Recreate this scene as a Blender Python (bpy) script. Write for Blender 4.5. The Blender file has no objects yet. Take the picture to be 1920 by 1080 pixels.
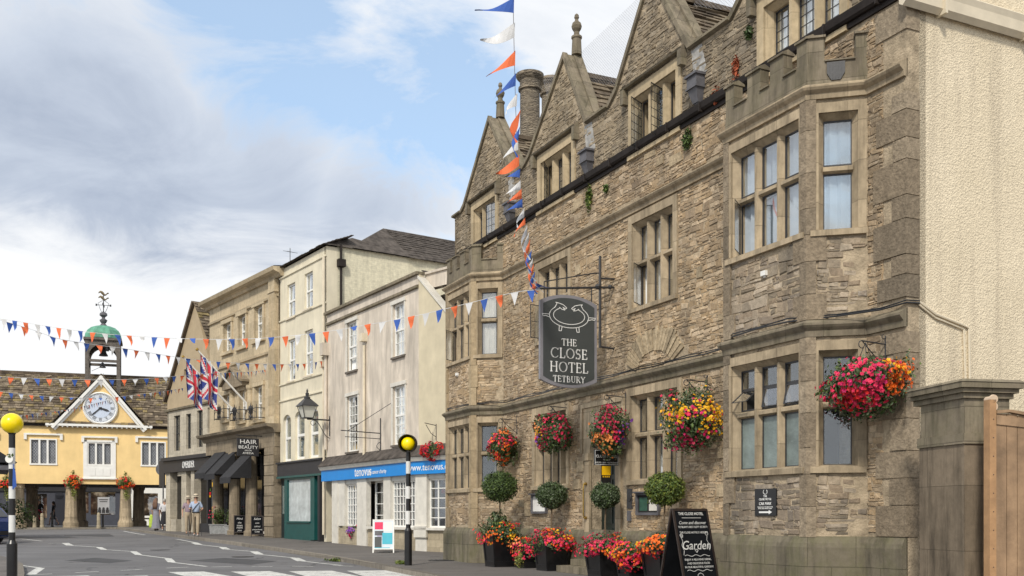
import bpy, bmesh, math, random
from mathutils import Vector, Matrix
from mathutils.geometry import tessellate_polygon
random.seed(7)
R = math.radians
scn = bpy.context.scene
COL = scn.collection

# ---------------------------------------------------------------- camera
CZ, F, HY, CX = 1.15, 1900.0, 968.0, 960.0
cam = bpy.data.cameras.new('camera'); cam_ob = bpy.data.objects.new('camera', cam); COL.objects.link(cam_ob)
cam_ob.location = (0, 0, CZ); cam_ob.rotation_euler = (R(90), 0, 0)
cam.sensor_width = 36; cam.lens = 36 * F / 1920; cam.shift_y = (HY - 540) / 1920
cam.clip_start = .1; cam.clip_end = 3000
scn.camera = cam_ob
scn.view_settings.view_transform = 'Standard'; scn.view_settings.look = 'None'
scn.view_settings.exposure = 0.18; scn.view_settings.gamma = 1
scn.render.engine = 'CYCLES'
scn.cycles.use_denoising = True
scn.cycles.max_bounces = 6; scn.cycles.transparent_max_bounces = 12
scn.cycles.use_adaptive_sampling = True

# ---------------------------------------------------------------- node helpers
class NT:
    def __init__(s, tree): s.t = tree; s.n = tree.nodes; s.l = tree.links
    def __call__(s, typ, ins=None, **kw):
        nd = s.n.new(typ)
        for k, v in kw.items(): setattr(nd, k, v)
        if ins:
            for k, v in ins.items():
                i = nd.inputs[k]
                if hasattr(v, 'outputs'): v = v.outputs[0]
                if isinstance(v, bpy.types.NodeSocket): s.l.new(v, i)
                else:
                    if isinstance(v, tuple) and len(v) == 3 and len(getattr(i, 'default_value', ())) == 4: v = (*v, 1)
                    i.default_value = v
        return nd
    def ramp(s, fac, stops, interp='LINEAR'):
        nd = s.n.new('ShaderNodeValToRGB'); cr = nd.color_ramp; cr.interpolation = interp
        while len(cr.elements) < len(stops): cr.elements.new(.5)
        for e, (p, c) in zip(cr.elements, stops):
            e.position = p; e.color = (*c, 1) if isinstance(c, tuple) else (c, c, c, 1)
        s.l.new(fac.outputs[0] if hasattr(fac, 'outputs') else fac, nd.inputs[0]); return nd
    def mix(s, f, a, b, mode='MIX'):
        nd = s.n.new('ShaderNodeMix'); nd.data_type = 'RGBA'; nd.blend_type = mode
        for k, v in ((0, f), (6, a), (7, b)):
            if hasattr(v, 'outputs'): v = v.outputs[2] if v.bl_idname == 'ShaderNodeMix' else v.outputs[0]
            if isinstance(v, bpy.types.NodeSocket): s.l.new(v, nd.inputs[k])
            else: nd.inputs[k].default_value = (*v, 1) if isinstance(v, tuple) and len(v) == 3 else v
        return nd.outputs[2]
    def math(s, op, a, b=0.0, c=0.0, clamp=False):
        nd = s.n.new('ShaderNodeMath'); nd.operation = op; nd.use_clamp = clamp
        for i, v in enumerate((a, b, c)):
            if hasattr(v, 'outputs'): v = v.outputs[0]
            if isinstance(v, bpy.types.NodeSocket): s.l.new(v, nd.inputs[i])
            else: nd.inputs[i].default_value = v
        return nd.outputs[0]

# ---------------------------------------------------------------- sky and sun
SUN_EL, SUN_DIR = 42.0, Vector((-.30, -.95, 0)).normalized()      # direction towards the sun (horizontal)
w = bpy.data.worlds.new('World'); scn.world = w; w.use_nodes = True
T = NT(w.node_tree); T.n.clear()
sky = T('ShaderNodeTexSky', sky_type='NISHITA', sun_disc=False, sun_elevation=R(SUN_EL),
        sun_rotation=math.atan2(SUN_DIR.x, SUN_DIR.y), altitude=100, air_density=1.0, dust_density=1.6, ozone_density=1.2)
tc = T('ShaderNodeTexCoord'); sep = T('ShaderNodeSeparateXYZ', {0: tc.outputs['Generated']})
# clouds lie on a flat layer: direction / height
hz_ = T.math('ADD', T.math('MAXIMUM', sep.outputs[2], 0.0), .16)
cx_ = T.math('DIVIDE', sep.outputs[0], hz_); cy_ = T.math('DIVIDE', sep.outputs[1], hz_)
cv = T('ShaderNodeCombineXYZ', {0: cx_, 1: cy_, 2: 0.37})
big = T('ShaderNodeTexNoise', {'Vector': cv, 'Scale': .75, 'Detail': 9.0, 'Roughness': .56, 'Distortion': .35})
sml = T('ShaderNodeTexNoise', {'Vector': cv, 'Scale': 2.4, 'Detail': 10.0, 'Roughness': .62, 'Distortion': .6})
def pdir(px, py): return Vector((px - CX, F, HY - py)).normalized()
def blob(px, py, r0, r1):
    d = T('ShaderNodeVectorMath', {0: tc.outputs['Generated'], 1: tuple(pdir(px, py))}, operation='DISTANCE')
    m = T('ShaderNodeMapRange', {'Value': d.outputs['Value'], 'From Min': r0, 'From Max': r1, 'To Min': 1.0, 'To Max': 0.0})
    m.interpolation_type = 'SMOOTHSTEP'; return m.outputs[0]
bank = T.math('MAXIMUM', T.math('MAXIMUM', blob(110, 330, .07, .24), blob(430, 400, .05, .17)), blob(680, 430, .02, .12))
gap = T.math('MAXIMUM', T.math('MAXIMUM', blob(540, 150, .03, .15), blob(440, 20, .02, .15)), blob(800, 230, .04, .17))
gap = T.math('MAXIMUM', gap, T.math('MULTIPLY', blob(100, -20, .02, .09), .55))
n1_ = T.math('SUBTRACT', big.outputs[0], .5); n2_ = T.math('SUBTRACT', sml.outputs[0], .5)
tex = T.math('ADD', T.math('MULTIPLY', n1_, 1.5), T.math('MULTIPLY', n2_, 1.7))
dens = T.math('ADD', T.math('ADD', .62, tex), T.math('SUBTRACT', T.math('MULTIPLY', bank, .45), T.math('MULTIPLY', gap, .50)))
cover = T.ramp(dens, [(.26, 0.04), (.56, 1.0)])
thk = T.math('ADD', T.math('MULTIPLY', bank, .62), T.math('ADD', .22, T.math('MULTIPLY', tex, .55)))
thick = T.ramp(thk, [(.22, (8.5, 8.7, 9.0)), (.45, (7.0, 7.4, 8.0)), (.74, (5.4, 6.0, 7.0)), (1.0, (4.0, 4.6, 5.7))])
low = T('ShaderNodeMapRange', {'Value': T.math('ADD', sep.outputs[2], T.math('MULTIPLY', tex, .10)), 'From Min': .20, 'From Max': .285, 'To Min': 1.0, 'To Max': 0.0}); low.interpolation_type = 'SMOOTHSTEP'
cl = T.mix(low.outputs[0], thick, (8.9, 9.0, 9.1))
cov = T.math('MAXIMUM', cover.outputs[0], low.outputs[0])
skyb = T.mix(.42, T.mix(1.0, sky, (1.45, 1.8, 1.95), 'MULTIPLY'), (6.6, 7.9, 9.1))
hz = T.mix(cov, skyb, cl)
bg = T('ShaderNodeBackground', {'Color': hz, 'Strength': .10})
T('ShaderNodeOutputWorld', {0: bg})
sun = bpy.data.lights.new('sun', 'SUN'); sun.energy = 2.7; sun.angle = R(7); sun.color = (1, .93, .82)
so = bpy.data.objects.new('sun', sun); COL.objects.link(so)
sd = Vector((SUN_DIR.x * math.cos(R(SUN_EL)), SUN_DIR.y * math.cos(R(SUN_EL)), math.sin(R(SUN_EL))))
so.rotation_euler = sd.to_track_quat('Z', 'Y').to_euler(); so.location = (0, -30, 40)

# ---------------------------------------------------------------- materials
MATS = {}
def base(name):
    m = bpy.data.materials.new(name); m.use_nodes = True; t = NT(m.node_tree); t.n.clear()
    t.p = t('ShaderNodeBsdfPrincipled'); t('ShaderNodeOutputMaterial', {0: t.p}); MATS[name] = m
    return m, t
def link(t, out, inp):
    if hasattr(out, 'outputs'): out = out.outputs[0]
    t.l.new(out, t.p.inputs[inp])
def coords(t, sc=(1, 1, 1), distort=0.0, dscale=2.0):
    tcn = t('ShaderNodeTexCoord'); v = tcn.outputs['Object']
    if distort:
        nz = t('ShaderNodeTexNoise', {'Vector': v, 'Scale': dscale, 'Detail': 3.0})
        a = t('ShaderNodeVectorMath', {0: nz.outputs['Color'], 1: (.5, .5, .5)}, operation='SUBTRACT')
        b = t('ShaderNodeVectorMath', {0: a, 3: distort}, operation='SCALE')
        v = t('ShaderNodeVectorMath', {0: v, 1: b.outputs[0]}, operation='ADD').outputs[0]
    return t('ShaderNodeMapping', {'Vector': v, 'Scale': sc}).outputs[0], tcn.outputs['Object']
def plain(name, col, rough=.7, var=.18, scale=3.0, bump=.15, bscale=30.0, metal=0.0, streak=0.0, spec=.5, bdist=.01, objrand=0.0):
    if name in MATS: return MATS[name]
    m, t = base(name)
    v, o = coords(t)
    n1 = t('ShaderNodeTexNoise', {'Vector': v, 'Scale': scale, 'Detail': 6.0, 'Roughness': .6})
    lo = tuple(c * (1 - var) for c in col); hi = tuple(min(1, c * (1 + var)) for c in col)
    c = t.ramp(n1, [(.3, lo), (.7, hi)]).outputs[0]
    if streak:
        mp = t('ShaderNodeMapping', {'Vector': o, 'Scale': (1.3, 1.3, .26)})
        n2 = t('ShaderNodeTexNoise', {'Vector': mp, 'Scale': 1.6, 'Detail': 9.0, 'Roughness': .68, 'Distortion': .5})
        f = t.ramp(n2, [(.40, 0.0), (.68, 1.0)])
        c = t.mix(t.math('MULTIPLY', f, streak), c, tuple(x * .45 for x in col))
    if objrand:
        oi = t('ShaderNodeObjectInfo'); c = t.mix(1.0, c, t.ramp(oi.outputs['Random'], [(0, (1 - objrand,) * 3), (.5, (1.0, .97, .93)), (1, (1 + objrand, 1 + objrand * .95, 1 + objrand * .85))]).outputs[0], 'MULTIPLY')
    link(t, c, 'Base Color')
    t.p.inputs['Roughness'].default_value = rough; t.p.inputs['Metallic'].default_value = metal
    t.p.inputs['Specular IOR Level'].default_value = spec
    if bump:
        n3 = t('ShaderNodeTexNoise', {'Vector': v, 'Scale': bscale, 'Detail': 5.0})
        b = t('ShaderNodeBump', {'Height': n3, 'Strength': bump, 'Distance': bdist}); link(t, b, 'Normal')
    return m
def rubble(name, cols, mortar, sc=(4.8, 4.8, 15), bump=1.0, stain=.5, dist=.035, green=0.0, tone=1.0, big_mix=True):
    m, t = base(name)
    v, o = coords(t, sc, .10, 2.6)
    vor = t('ShaderNodeTexVoronoi', {'Vector': v, 'Scale': 1.0, 'Randomness': .95}, feature='F1')
    edge = t('ShaderNodeTexVoronoi', {'Vector': v, 'Scale': 1.0, 'Randomness': .95}, feature='DISTANCE_TO_EDGE')
    v2, _ = coords(t, tuple(s_ * .42 for s_ in sc), .06, 2.0)
    vorB = t('ShaderNodeTexVoronoi', {'Vector': v2, 'Scale': 1.0, 'Randomness': .8}, feature='F1')
    edgeB = t('ShaderNodeTexVoronoi', {'Vector': v2, 'Scale': 1.0, 'Randomness': .8}, feature='DISTANCE_TO_EDGE')
    sB = t('ShaderNodeSeparateColor', {0: vorB.outputs['Color']})
    pick = t.math('GREATER_THAN', sB.outputs[2], .80 if big_mix else 2.0)
    sA = t('ShaderNodeSeparateColor', {0: vor.outputs['Color']})
    rnd = t.mix(pick, sA.outputs[0], sB.outputs[0])
    n = len(cols); stops = [((i + .5) / n, tuple(x * tone for x in c)) for i, c in enumerate(cols)]
    c = t.ramp(rnd, stops).outputs[0]
    nz = t('ShaderNodeTexNoise', {'Vector': o, 'Scale': 9.0, 'Detail': 8.0, 'Roughness': .7})
    c = t.mix(.75, c, t.ramp(nz, [(.25, .62), (.75, 1.38)]).outputs[0], 'MULTIPLY')
    e = t.mix(pick, edge.outputs['Distance'], edgeB.outputs['Distance'])
    ej = t.math('ADD', e, t.math('MULTIPLY', t.math('SUBTRACT', nz.outputs[0], .5), .10))
    em = t.ramp(ej, [(.02, 1.0), (.13, 0.0)])
    c = t.mix(t.math('MULTIPLY', em, .8), c, tuple(x * tone for x in mortar))
    # crevices are dark joints in places
    dj = t('ShaderNodeTexNoise', {'Vector': o, 'Scale': 3.5, 'Detail': 4.0})
    dm = t.math('MULTIPLY', t.ramp(ej, [(.0, 1.0), (.07, 0.0)]).outputs[0], t.ramp(dj, [(.46, 0.0), (.6, 1.0)]).outputs[0])
    c = t.mix(t.math('MULTIPLY', dm, .75), c, (.05 * tone, .04 * tone, .03 * tone))
    st = t('ShaderNodeMapping', {'Vector': o, 'Scale': (.9, .9, .30)})
    sn = t('ShaderNodeTexNoise', {'Vector': st, 'Scale': 1.3, 'Detail': 8.0, 'Roughness': .65})
    c = t.mix(t.math('MULTIPLY', t.ramp(sn, [(.46, 0.0), (.66, 1.0)]).outputs[0], stain), c, (.085, .078, .066))
    wn = t('ShaderNodeTexNoise', {'Vector': o, 'Scale': 5.0, 'Detail': 9.0, 'Roughness': .75})
    c = t.mix(t.math('MULTIPLY', t.ramp(wn, [(.60, 0.0), (.70, 1.0)]).outputs[0], .35), c, (.52, .50, .45))
    if green:
        gn = t('ShaderNodeTexNoise', {'Vector': o, 'Scale': 2.0, 'Detail': 7.0, 'Roughness': .7})
        c = t.mix(t.math('MULTIPLY', t.ramp(gn, [(.42, 0.0), (.62, 1.0)]).outputs[0], green), c, (.11, .12, .045))
    link(t, c, 'Base Color')
    t.p.inputs['Roughness'].default_value = .92; t.p.inputs['Specular IOR Level'].default_value = .25
    h = t.math('ADD', t.math('MULTIPLY', t.ramp(ej, [(.0, 0.0), (.25, 1.0)]).outputs[0], .6), t.math('MULTIPLY', nz.outputs[0], .75))
    h = t.math('ADD', h, t.math('MULTIPLY', rnd, .45))
    link(t, t('ShaderNodeBump', {'Height': h, 'Strength': bump, 'Distance': dist}), 'Normal')
    return m
def ashlar(name, col, bw=.9, bh=.36, bump=.4, joint=.65, stain=.3, var=.14, green=0.0, rough=.88):
    m, t = base(name)
    v, o = coords(t)
    s = t('ShaderNodeSeparateXYZ', {0: o}); cc = t('ShaderNodeCombineXYZ', {0: t.math('ADD', s.outputs[0], s.outputs[1]), 1: s.outputs[2], 2: 0.0})
    br = t('ShaderNodeTexBrick', {'Vector': cc, 'Color1': (.0, .0, .0), 'Color2': (1.0, 1.0, 1.0), 'Mortar': (.5, .5, .5), 'Scale': 1.0, 'Mortar Size': .006,
            'Mortar Smooth': .3, 'Brick Width': bw, 'Row Height': bh})
    c = t.ramp(br.outputs['Color'], [(0, tuple(x * (1 - var) for x in col)), (1, tuple(x * (1 + var) for x in col))]).outputs[0]
    c = t.mix(t.math('MULTIPLY', br.outputs['Fac'], joint), c, tuple(x * .45 for x in col))
    nz = t('ShaderNodeTexNoise', {'Vector': o, 'Scale': 7.0, 'Detail': 9.0, 'Roughness': .7})
    c = t.mix(.7, c, t.ramp(nz, [(.3, .72), (.7, 1.25)]).outputs[0], 'MULTIPLY')
    st = t('ShaderNodeMapping', {'Vector': o, 'Scale': (2.5, 2.5, .35)})
    sn = t('ShaderNodeTexNoise', {'Vector': st, 'Scale': 2.2, 'Detail': 8.0, 'Roughness': .68})
    c = t.mix(t.math('MULTIPLY', t.ramp(sn, [(.45, 0.0), (.68, 1.0)]).outputs[0], stain), c, tuple(x * .28 for x in col))
    if green:
        gn = t('ShaderNodeTexNoise', {'Vector': o, 'Scale': 2.6, 'Detail': 7.0, 'Roughness': .7})
        c = t.mix(t.math('MULTIPLY', t.ramp(gn, [(.42, 0.0), (.60, 1.0)]).outputs[0], green), c, (.13, .135, .05))
    link(t, c, 'Base Color'); t.p.inputs['Roughness'].default_value = rough; t.p.inputs['Specular IOR Level'].default_value = .3
    h = t.math('SUBTRACT', t.math('MULTIPLY', nz.outputs[0], .8), t.math('MULTIPLY', br.outputs['Fac'], .8))
    link(t, t('ShaderNodeBump', {'Height': h, 'Strength': bump, 'Distance': .012}), 'Normal')
    return m
def glassmat(name, tint=(.96, .97, .97), boost=1.0, rough=.02):
    m = bpy.data.materials.new(name); m.use_nodes = True; t = NT(m.node_tree); t.n.clear()
    lw = t('ShaderNodeLayerWeight', {'Blend': .5})
    tcn = t('ShaderNodeTexCoord'); nz = t('ShaderNodeTexNoise', {'Vector': tcn.outputs['Object'], 'Scale': 1.6, 'Detail': 2.0})
    bp = t('ShaderNodeBump', {'Height': nz, 'Strength': .12, 'Distance': .02})
    gl = t('ShaderNodeBsdfGlossy', {'Color': (.95, .97, 1.0), 'Roughness': rough, 'Normal': bp}); tr = t('ShaderNodeBsdfTransparent', {'Color': tint})
    f = t.math('ADD', .05 * boost, t.math('MULTIPLY', t.math('POWER', lw.outputs['Facing'], 3.5), .95), clamp=True)
    mx = t('ShaderNodeMixShader', {0: f, 1: tr, 2: gl}); t('ShaderNodeOutputMaterial', {0: mx}); MATS[name] = m
    return m

def stonemat(name, cols, stain=.5, bump=.8, pale=.3, stained=(.085, .078, .066)):
    m, t = base(name); v, o = coords(t)
    at_ = t('ShaderNodeAttribute', attribute_name='stone'); n = len(cols)
    c = t.ramp(at_.outputs['Fac'], [((i + .5) / n, x) for i, x in enumerate(cols)]).outputs[0]
    nz = t('ShaderNodeTexNoise', {'Vector': o, 'Scale': 17.0, 'Detail': 10.0, 'Roughness': .76})
    c = t.mix(.8, c, t.ramp(nz, [(.28, .58), (.72, 1.42)]).outputs[0], 'MULTIPLY')
    lg = t('ShaderNodeTexNoise', {'Vector': o, 'Scale': .55, 'Detail': 4.0}); c = t.mix(.8, c, t.ramp(lg, [(.3, (.80, .80, .82)), (.7, (1.16, 1.13, 1.06))]).outputs[0], 'MULTIPLY')
    st = t('ShaderNodeMapping', {'Vector': o, 'Scale': (.9, .9, .30)})
    sn = t('ShaderNodeTexNoise', {'Vector': st, 'Scale': 1.3, 'Detail': 9.0, 'Roughness': .68})
    c = t.mix(t.math('MULTIPLY', t.ramp(sn, [(.44, 0.0), (.60, 1.0)]).outputs[0], stain), c, stained)
    wn = t('ShaderNodeTexNoise', {'Vector': o, 'Scale': 6.0, 'Detail': 9.0, 'Roughness': .78})
    c = t.mix(t.math('MULTIPLY', t.ramp(wn, [(.58, 0.0), (.68, 1.0)]).outputs[0], pale), c, (.54, .51, .44))
    link(t, c, 'Base Color'); t.p.inputs['Roughness'].default_value = .93; t.p.inputs['Specular IOR Level'].default_value = .2
    link(t, t('ShaderNodeBump', {'Height': nz, 'Strength': bump, 'Distance': .022}), 'Normal'); return m
ST1 = stonemat('honey_rubble', [(0.393, 0.287, 0.176), (0.532, 0.401, 0.260), (0.266, 0.197, 0.131), (0.634, 0.502, 0.351), (0.419, 0.305, 0.186), (0.330, 0.251, 0.169), (0.508, 0.401, 0.277)], stain=.45)
ST2 = stonemat('dark_weathered_rubble', [(0.308, 0.242, 0.176), (0.396, 0.325, 0.244), (0.220, 0.182, 0.136), (0.484, 0.407, 0.317), (0.297, 0.231, 0.164), (0.264, 0.220, 0.176)], stain=.6, pale=.35)
ST3 = stonemat('grey_gable_rubble', [(0.287, 0.229, 0.158), (0.356, 0.290, 0.201), (0.218, 0.178, 0.131), (0.322, 0.262, 0.185), (0.402, 0.335, 0.246)], stain=.5)
MORT = plain('lime_mortar', (.37, .30, .21), .95, .4, 5, .9, 30, bdist=.02, spec=.1)
RUB = rubble('rubble_stone', [(.33, .235, .135), (.235, .17, .105), (.42, .32, .20), (.28, .20, .12), (.36, .27, .165), (.20, .155, .105)], (.34, .27, .185))
RUBD = rubble('weathered_rubble', [(.20, .15, .10), (.16, .125, .09), (.26, .205, .14), (.18, .135, .09), (.30, .24, .165), (.13, .105, .08)], (.22, .18, .13), stain=.6, tone=1.05)
RUBG = rubble('grey_rubble_gable', [(.25, .205, .15), (.19, .155, .115), (.30, .25, .185), (.22, .18, .13), (.17, .14, .11)], (.24, .205, .155), sc=(6, 6, 19), stain=.55)
DRESS = ashlar('dressed_stone', (.40, .32, .215), .7, .55, .6, .6, .62, var=.2)
DRESSL = ashlar('clean_dressed_stone', (.47, .375, .24), 1.4, .8, .35, .4, .3)
DRESSD = ashlar('dark_dressed_stone', (.215, .18, .13), .75, .4, .7, .55, .7, green=.16, var=.2)
PLN = ashlar('mossy_plinth_stone', (.185, .16, .115), .9, .45, .9, .8, .7, green=.3)
PIER = ashlar('pier_stone', (.215, .17, .12), 1.4, .75, .6, .6, .9)
QUO = plain('quoin_stone', (.25, .205, .15), .92, .32, 16, .8, 30, bdist=.02, spec=.2, streak=.35, objrand=.28)
VOU = plain('voussoir_stone', (.36, .29, .195), .92, .35, 14, .6, 26, bdist=.02, spec=.2, objrand=.25)
TILE = plain('stone_tile', (.20, .165, .12), .95, .55, 5, .7, 26, bdist=.02, spec=.2, objrand=.25)
TILEM = plain('mossy_stone_tile', (.115, .09, .065), .95, .6, 2.2, .7, 14, bdist=.03, spec=.2)
TILEO = plain('ochre_stone_tile', (.20, .155, .075), .95, .6, 3, .7, 14, bdist=.03, spec=.2)
SLATE = plain('slate', (.085, .073, .064), .9, .5, 4, .6, 20, spec=.15, bdist=.02)
RENDERC = None
def roughcast(name, col):
    m, t = base(name); v, o = coords(t)
    n1 = t('ShaderNodeTexNoise', {'Vector': o, 'Scale': 15.0, 'Detail': 10.0, 'Roughness': .78, 'Distortion': .0})
    vo = t('ShaderNodeTexVoronoi', {'Vector': o, 'Scale': 42.0, 'Randomness': 1.0}, feature='F1')
    h = t.math('ADD', n1.outputs[0], t.math('MULTIPLY', vo.outputs['Distance'], .6))
    lg = t('ShaderNodeTexNoise', {'Vector': o, 'Scale': .9, 'Detail': 5.0}); c = t.ramp(n1, [(.34, tuple(x * .80 for x in col)), (.56, col)]).outputs[0]; c = t.mix(.9, c, t.ramp(lg, [(.3, (.90, .89, .86)), (.7, (1.04, 1.04, 1.04))]).outputs[0], 'MULTIPLY')
    sp_ = t('ShaderNodeMapping', {'Vector': o, 'Scale': (2.6, 2.6, .16)}); sk_ = t('ShaderNodeTexNoise', {'Vector': sp_, 'Scale': 1.5, 'Detail': 8.0, 'Roughness': .65}); c = t.mix(t.math('MULTIPLY', t.ramp(sk_, [(.50, 0.0), (.70, 1.0)]).outputs[0], .45), c, (.38, .32, .24))
    # grime rising from the pier below
    s = t('ShaderNodeSeparateXYZ', {0: o}); n2 = t('ShaderNodeTexNoise', {'Vector': o, 'Scale': 3.0, 'Detail': 7.0, 'Roughness': .7})
    g = t.math('SUBTRACT', n2.outputs[0], t.math('MULTIPLY', t.math('SUBTRACT', s.outputs[2], 2.6), .14))
    g = t.math('ADD', g, t.math('MULTIPLY', s.outputs[1], .10))
    gm = t.math('MULTIPLY', t.ramp(g, [(.40, 0.0), (.60, 1.0)]).outputs[0], t.ramp(n1, [(.48, 1.0), (.56, .15)]).outputs[0])
    c = t.mix(t.math('MULTIPLY', gm, .8), c, (.16, .145, .12))
    link(t, c, 'Base Color'); t.p.inputs['Roughness'].default_value = .9; t.p.inputs['Specular IOR Level'].default_value = .25
    link(t, t('ShaderNodeBump', {'Height': h, 'Strength': .8, 'Distance': .022}), 'Normal'); return m
RENDERC = roughcast('cream_roughcast', (.79, .685, .51))
CREAMP = plain('cream_paint', (.66, .58, .44), .6, .1, 3, .1)
METAL = plain('dark_metal', (.035, .035, .038), .45, .2, 6, .1)
GUTM = plain('gutter_paint', (.026, .021, .019), .7, .3, 5, .15, spec=.2)
LEAD = plain('lead_grey', (.10, .098, .108), .6, .3, 5, .3, 12)
LEADSTREAK = plain('lead_flashing', (.34, .33, .31), .75, .45, 6, .5, 12)
BRASS = plain('brass', (.55, .36, .10), .3, .1, 5, .0, metal=1.0)
BLACKP = plain('black_paint', (.010, .010, .011), .32, .3, 5, .06)
SIGNG = plain('sign_grey', (.055, .062, .062), .5, .08, 3, .03)
SIGNB = plain('sign_border', (.22, .215, .235), .45, .1, 4, .05)
WHITE = plain('white_paint', (.78, .77, .73), .5, .06, 4, .05)
WHITED = plain('weathered_white_paint', (.66, .63, .56), .6, .12, 4, .1, streak=.15)
LETW = plain('letter_white', (.82, .82, .80), .6, .03, 4, 0)
CURT = plain('net_curtain', (.80, .81, .80), .9, .15, 3, .1)
CURTC = plain('cream_curtain', (.68, .65, .58), .9, .15, 3, .1)
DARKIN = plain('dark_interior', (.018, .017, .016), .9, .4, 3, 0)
WARMIN = plain('shop_interior', (.10, .07, .05), .9, .7, 5, 0)
GLASS = glassmat('window_glass', boost=3.0)
GLASSD = glassmat('shop_glass', (.82, .86, .88), 2.2)
FROST = plain('whitewashed_glass', (.50, .54, .54), .35, .25, 3, .1, streak=.3)
OBSC = plain('obscure_glass', (.17, .21, .20), .25, .35, 3, .4, 40)
ASPH = None
def asphalt(name, col, patch):
    m, t = base(name); v, o = coords(t)
    n1 = t('ShaderNodeTexNoise', {'Vector': o, 'Scale': .35, 'Detail': 7.0, 'Roughness': .6})
    n2 = t('ShaderNodeTexNoise', {'Vector': o, 'Scale': 70.0, 'Detail': 3.0})
    mp = t('ShaderNodeMapping', {'Vector': o, 'Scale': (.12, 1.3, 1), 'Rotation': (0, 0, .35)})
    n3 = t('ShaderNodeTexNoise', {'Vector': mp, 'Scale': 1.0, 'Detail': 6.0, 'Roughness': .6})
    c = t.ramp(n1, [(.3, tuple(x * .8 for x in col)), (.7, tuple(x * 1.15 for x in col))]).outputs[0]
    c = t.mix(t.math('MULTIPLY', t.ramp(n3, [(.45, 0.0), (.62, 1.0)]).outputs[0], .35), c, patch)
    c = t.mix(.5, c, t.ramp(n2, [(.3, .7), (.7, 1.3)]).outputs[0], 'MULTIPLY')
    dz = t('ShaderNodeTexNoise', {'Vector': o, 'Scale': 1.2, 'Detail': 5.0}); dv_ = t('ShaderNodeVectorMath', {0: o, 1: dz.outputs['Color']}, operation='ADD')
    ck = t('ShaderNodeTexVoronoi', {'Vector': dv_, 'Scale': .22}, feature='DISTANCE_TO_EDGE'); cn = t('ShaderNodeTexNoise', {'Vector': o, 'Scale': .3, 'Detail': 2.0})
    c = t.mix(t.math('MULTIPLY', t.ramp(ck, [(.003, 1.0), (.008, 0.0)]).outputs[0], t.ramp(cn, [(.45, 0.0), (.55, .8)]).outputs[0]), c, (.03, .03, .03))
    sp = t('ShaderNodeTexNoise', {'Vector': o, 'Scale': 1.1, 'Detail': 6.0, 'Roughness': .6}); c = t.mix(t.math('MULTIPLY', t.ramp(sp, [(.62, 0.0), (.70, 1.0)]).outputs[0], .4), c, (.05, .048, .046))
    link(t, c, 'Base Color'); t.p.inputs['Roughness'].default_value = .85; t.p.inputs['Specular IOR Level'].default_value = .3
    link(t, t('ShaderNodeBump', {'Height': n2, 'Strength': .5, 'Distance': .01}), 'Normal'); return m
ASPH = asphalt('asphalt', (.15, .148, .152), (.085, .085, .09))
PAVE = asphalt('pavement_asphalt', (.14, .128, .118), (.085, .08, .074))
KERB = ashlar('kerb_stone', (.23, .205, .17), .9, 2, .5, .7, .4)
ROADW, t_ = base('road_paint')
_v, _o = coords(t_); _n = t_('ShaderNodeTexNoise', {'Vector': _o, 'Scale': 5.0, 'Detail': 9.0, 'Roughness': .8}); _n2 = t_('ShaderNodeTexNoise', {'Vector': _o, 'Scale': 60.0, 'Detail': 3.0})
_f = t_.math('ADD', t_.math('MULTIPLY', _n, .7), t_.math('MULTIPLY', _n2, .3))
link(t_, t_.ramp(_f, [(.40, (.15, .15, .15)), (.50, (.60, .60, .57))]), 'Base Color'); t_.p.inputs['Roughness'].default_value = .75
def leafm(name, col, var=.5):
    m, t = base(name); v, o = coords(t)
    n1 = t('ShaderNodeTexNoise', {'Vector': o, 'Scale': 14.0, 'Detail': 4.0})
    link(t, t.ramp(n1, [(.3, tuple(x * (1 - var) for x in col)), (.7, tuple(x * (1 + var) for x in col))]), 'Base Color')
    t.p.inputs['Roughness'].default_value = .5; t.p.inputs['Specular IOR Level'].default_value = .35
    return m
LEAF = leafm('dark_leaf', (.040, .068, .018)); LEAF2 = leafm('mid_leaf', (.085, .13, .03)); LEAFY = leafm('yellow_green_leaf', (.13, .16, .025))
LEAFG = leafm('grey_green_leaf', (.10, .13, .07)); CHAL = 0; LIME = leafm('lime_trailing_leaf', (.22, .24, .06))
BARK = plain('bark', (.14, .10, .06), .9, .3, 20, .5)
FC = {k: leafm('petal_' + k, c, .22) for k, c in dict(pink=(.75, .035, .11), red=(.66, .025, .025), orange=(.85, .17, .02), yellow=(.85, .48, .02),
      purple=(.25, .07, .42), peach=(.85, .30, .08), crimson=(.42, .02, .06), magenta=(.60, .015, .13)).items()}
BUNT = {'blue': plain('bunting_blue', (.035, .10, .38), .8, .12, 4, .1), 'white': plain('bunting_white', (.60, .60, .60), .8, .1, 4, .1),
        'orange': plain('bunting_orange', (.72, .15, .05), .8, .12, 4, .1)}
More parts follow.
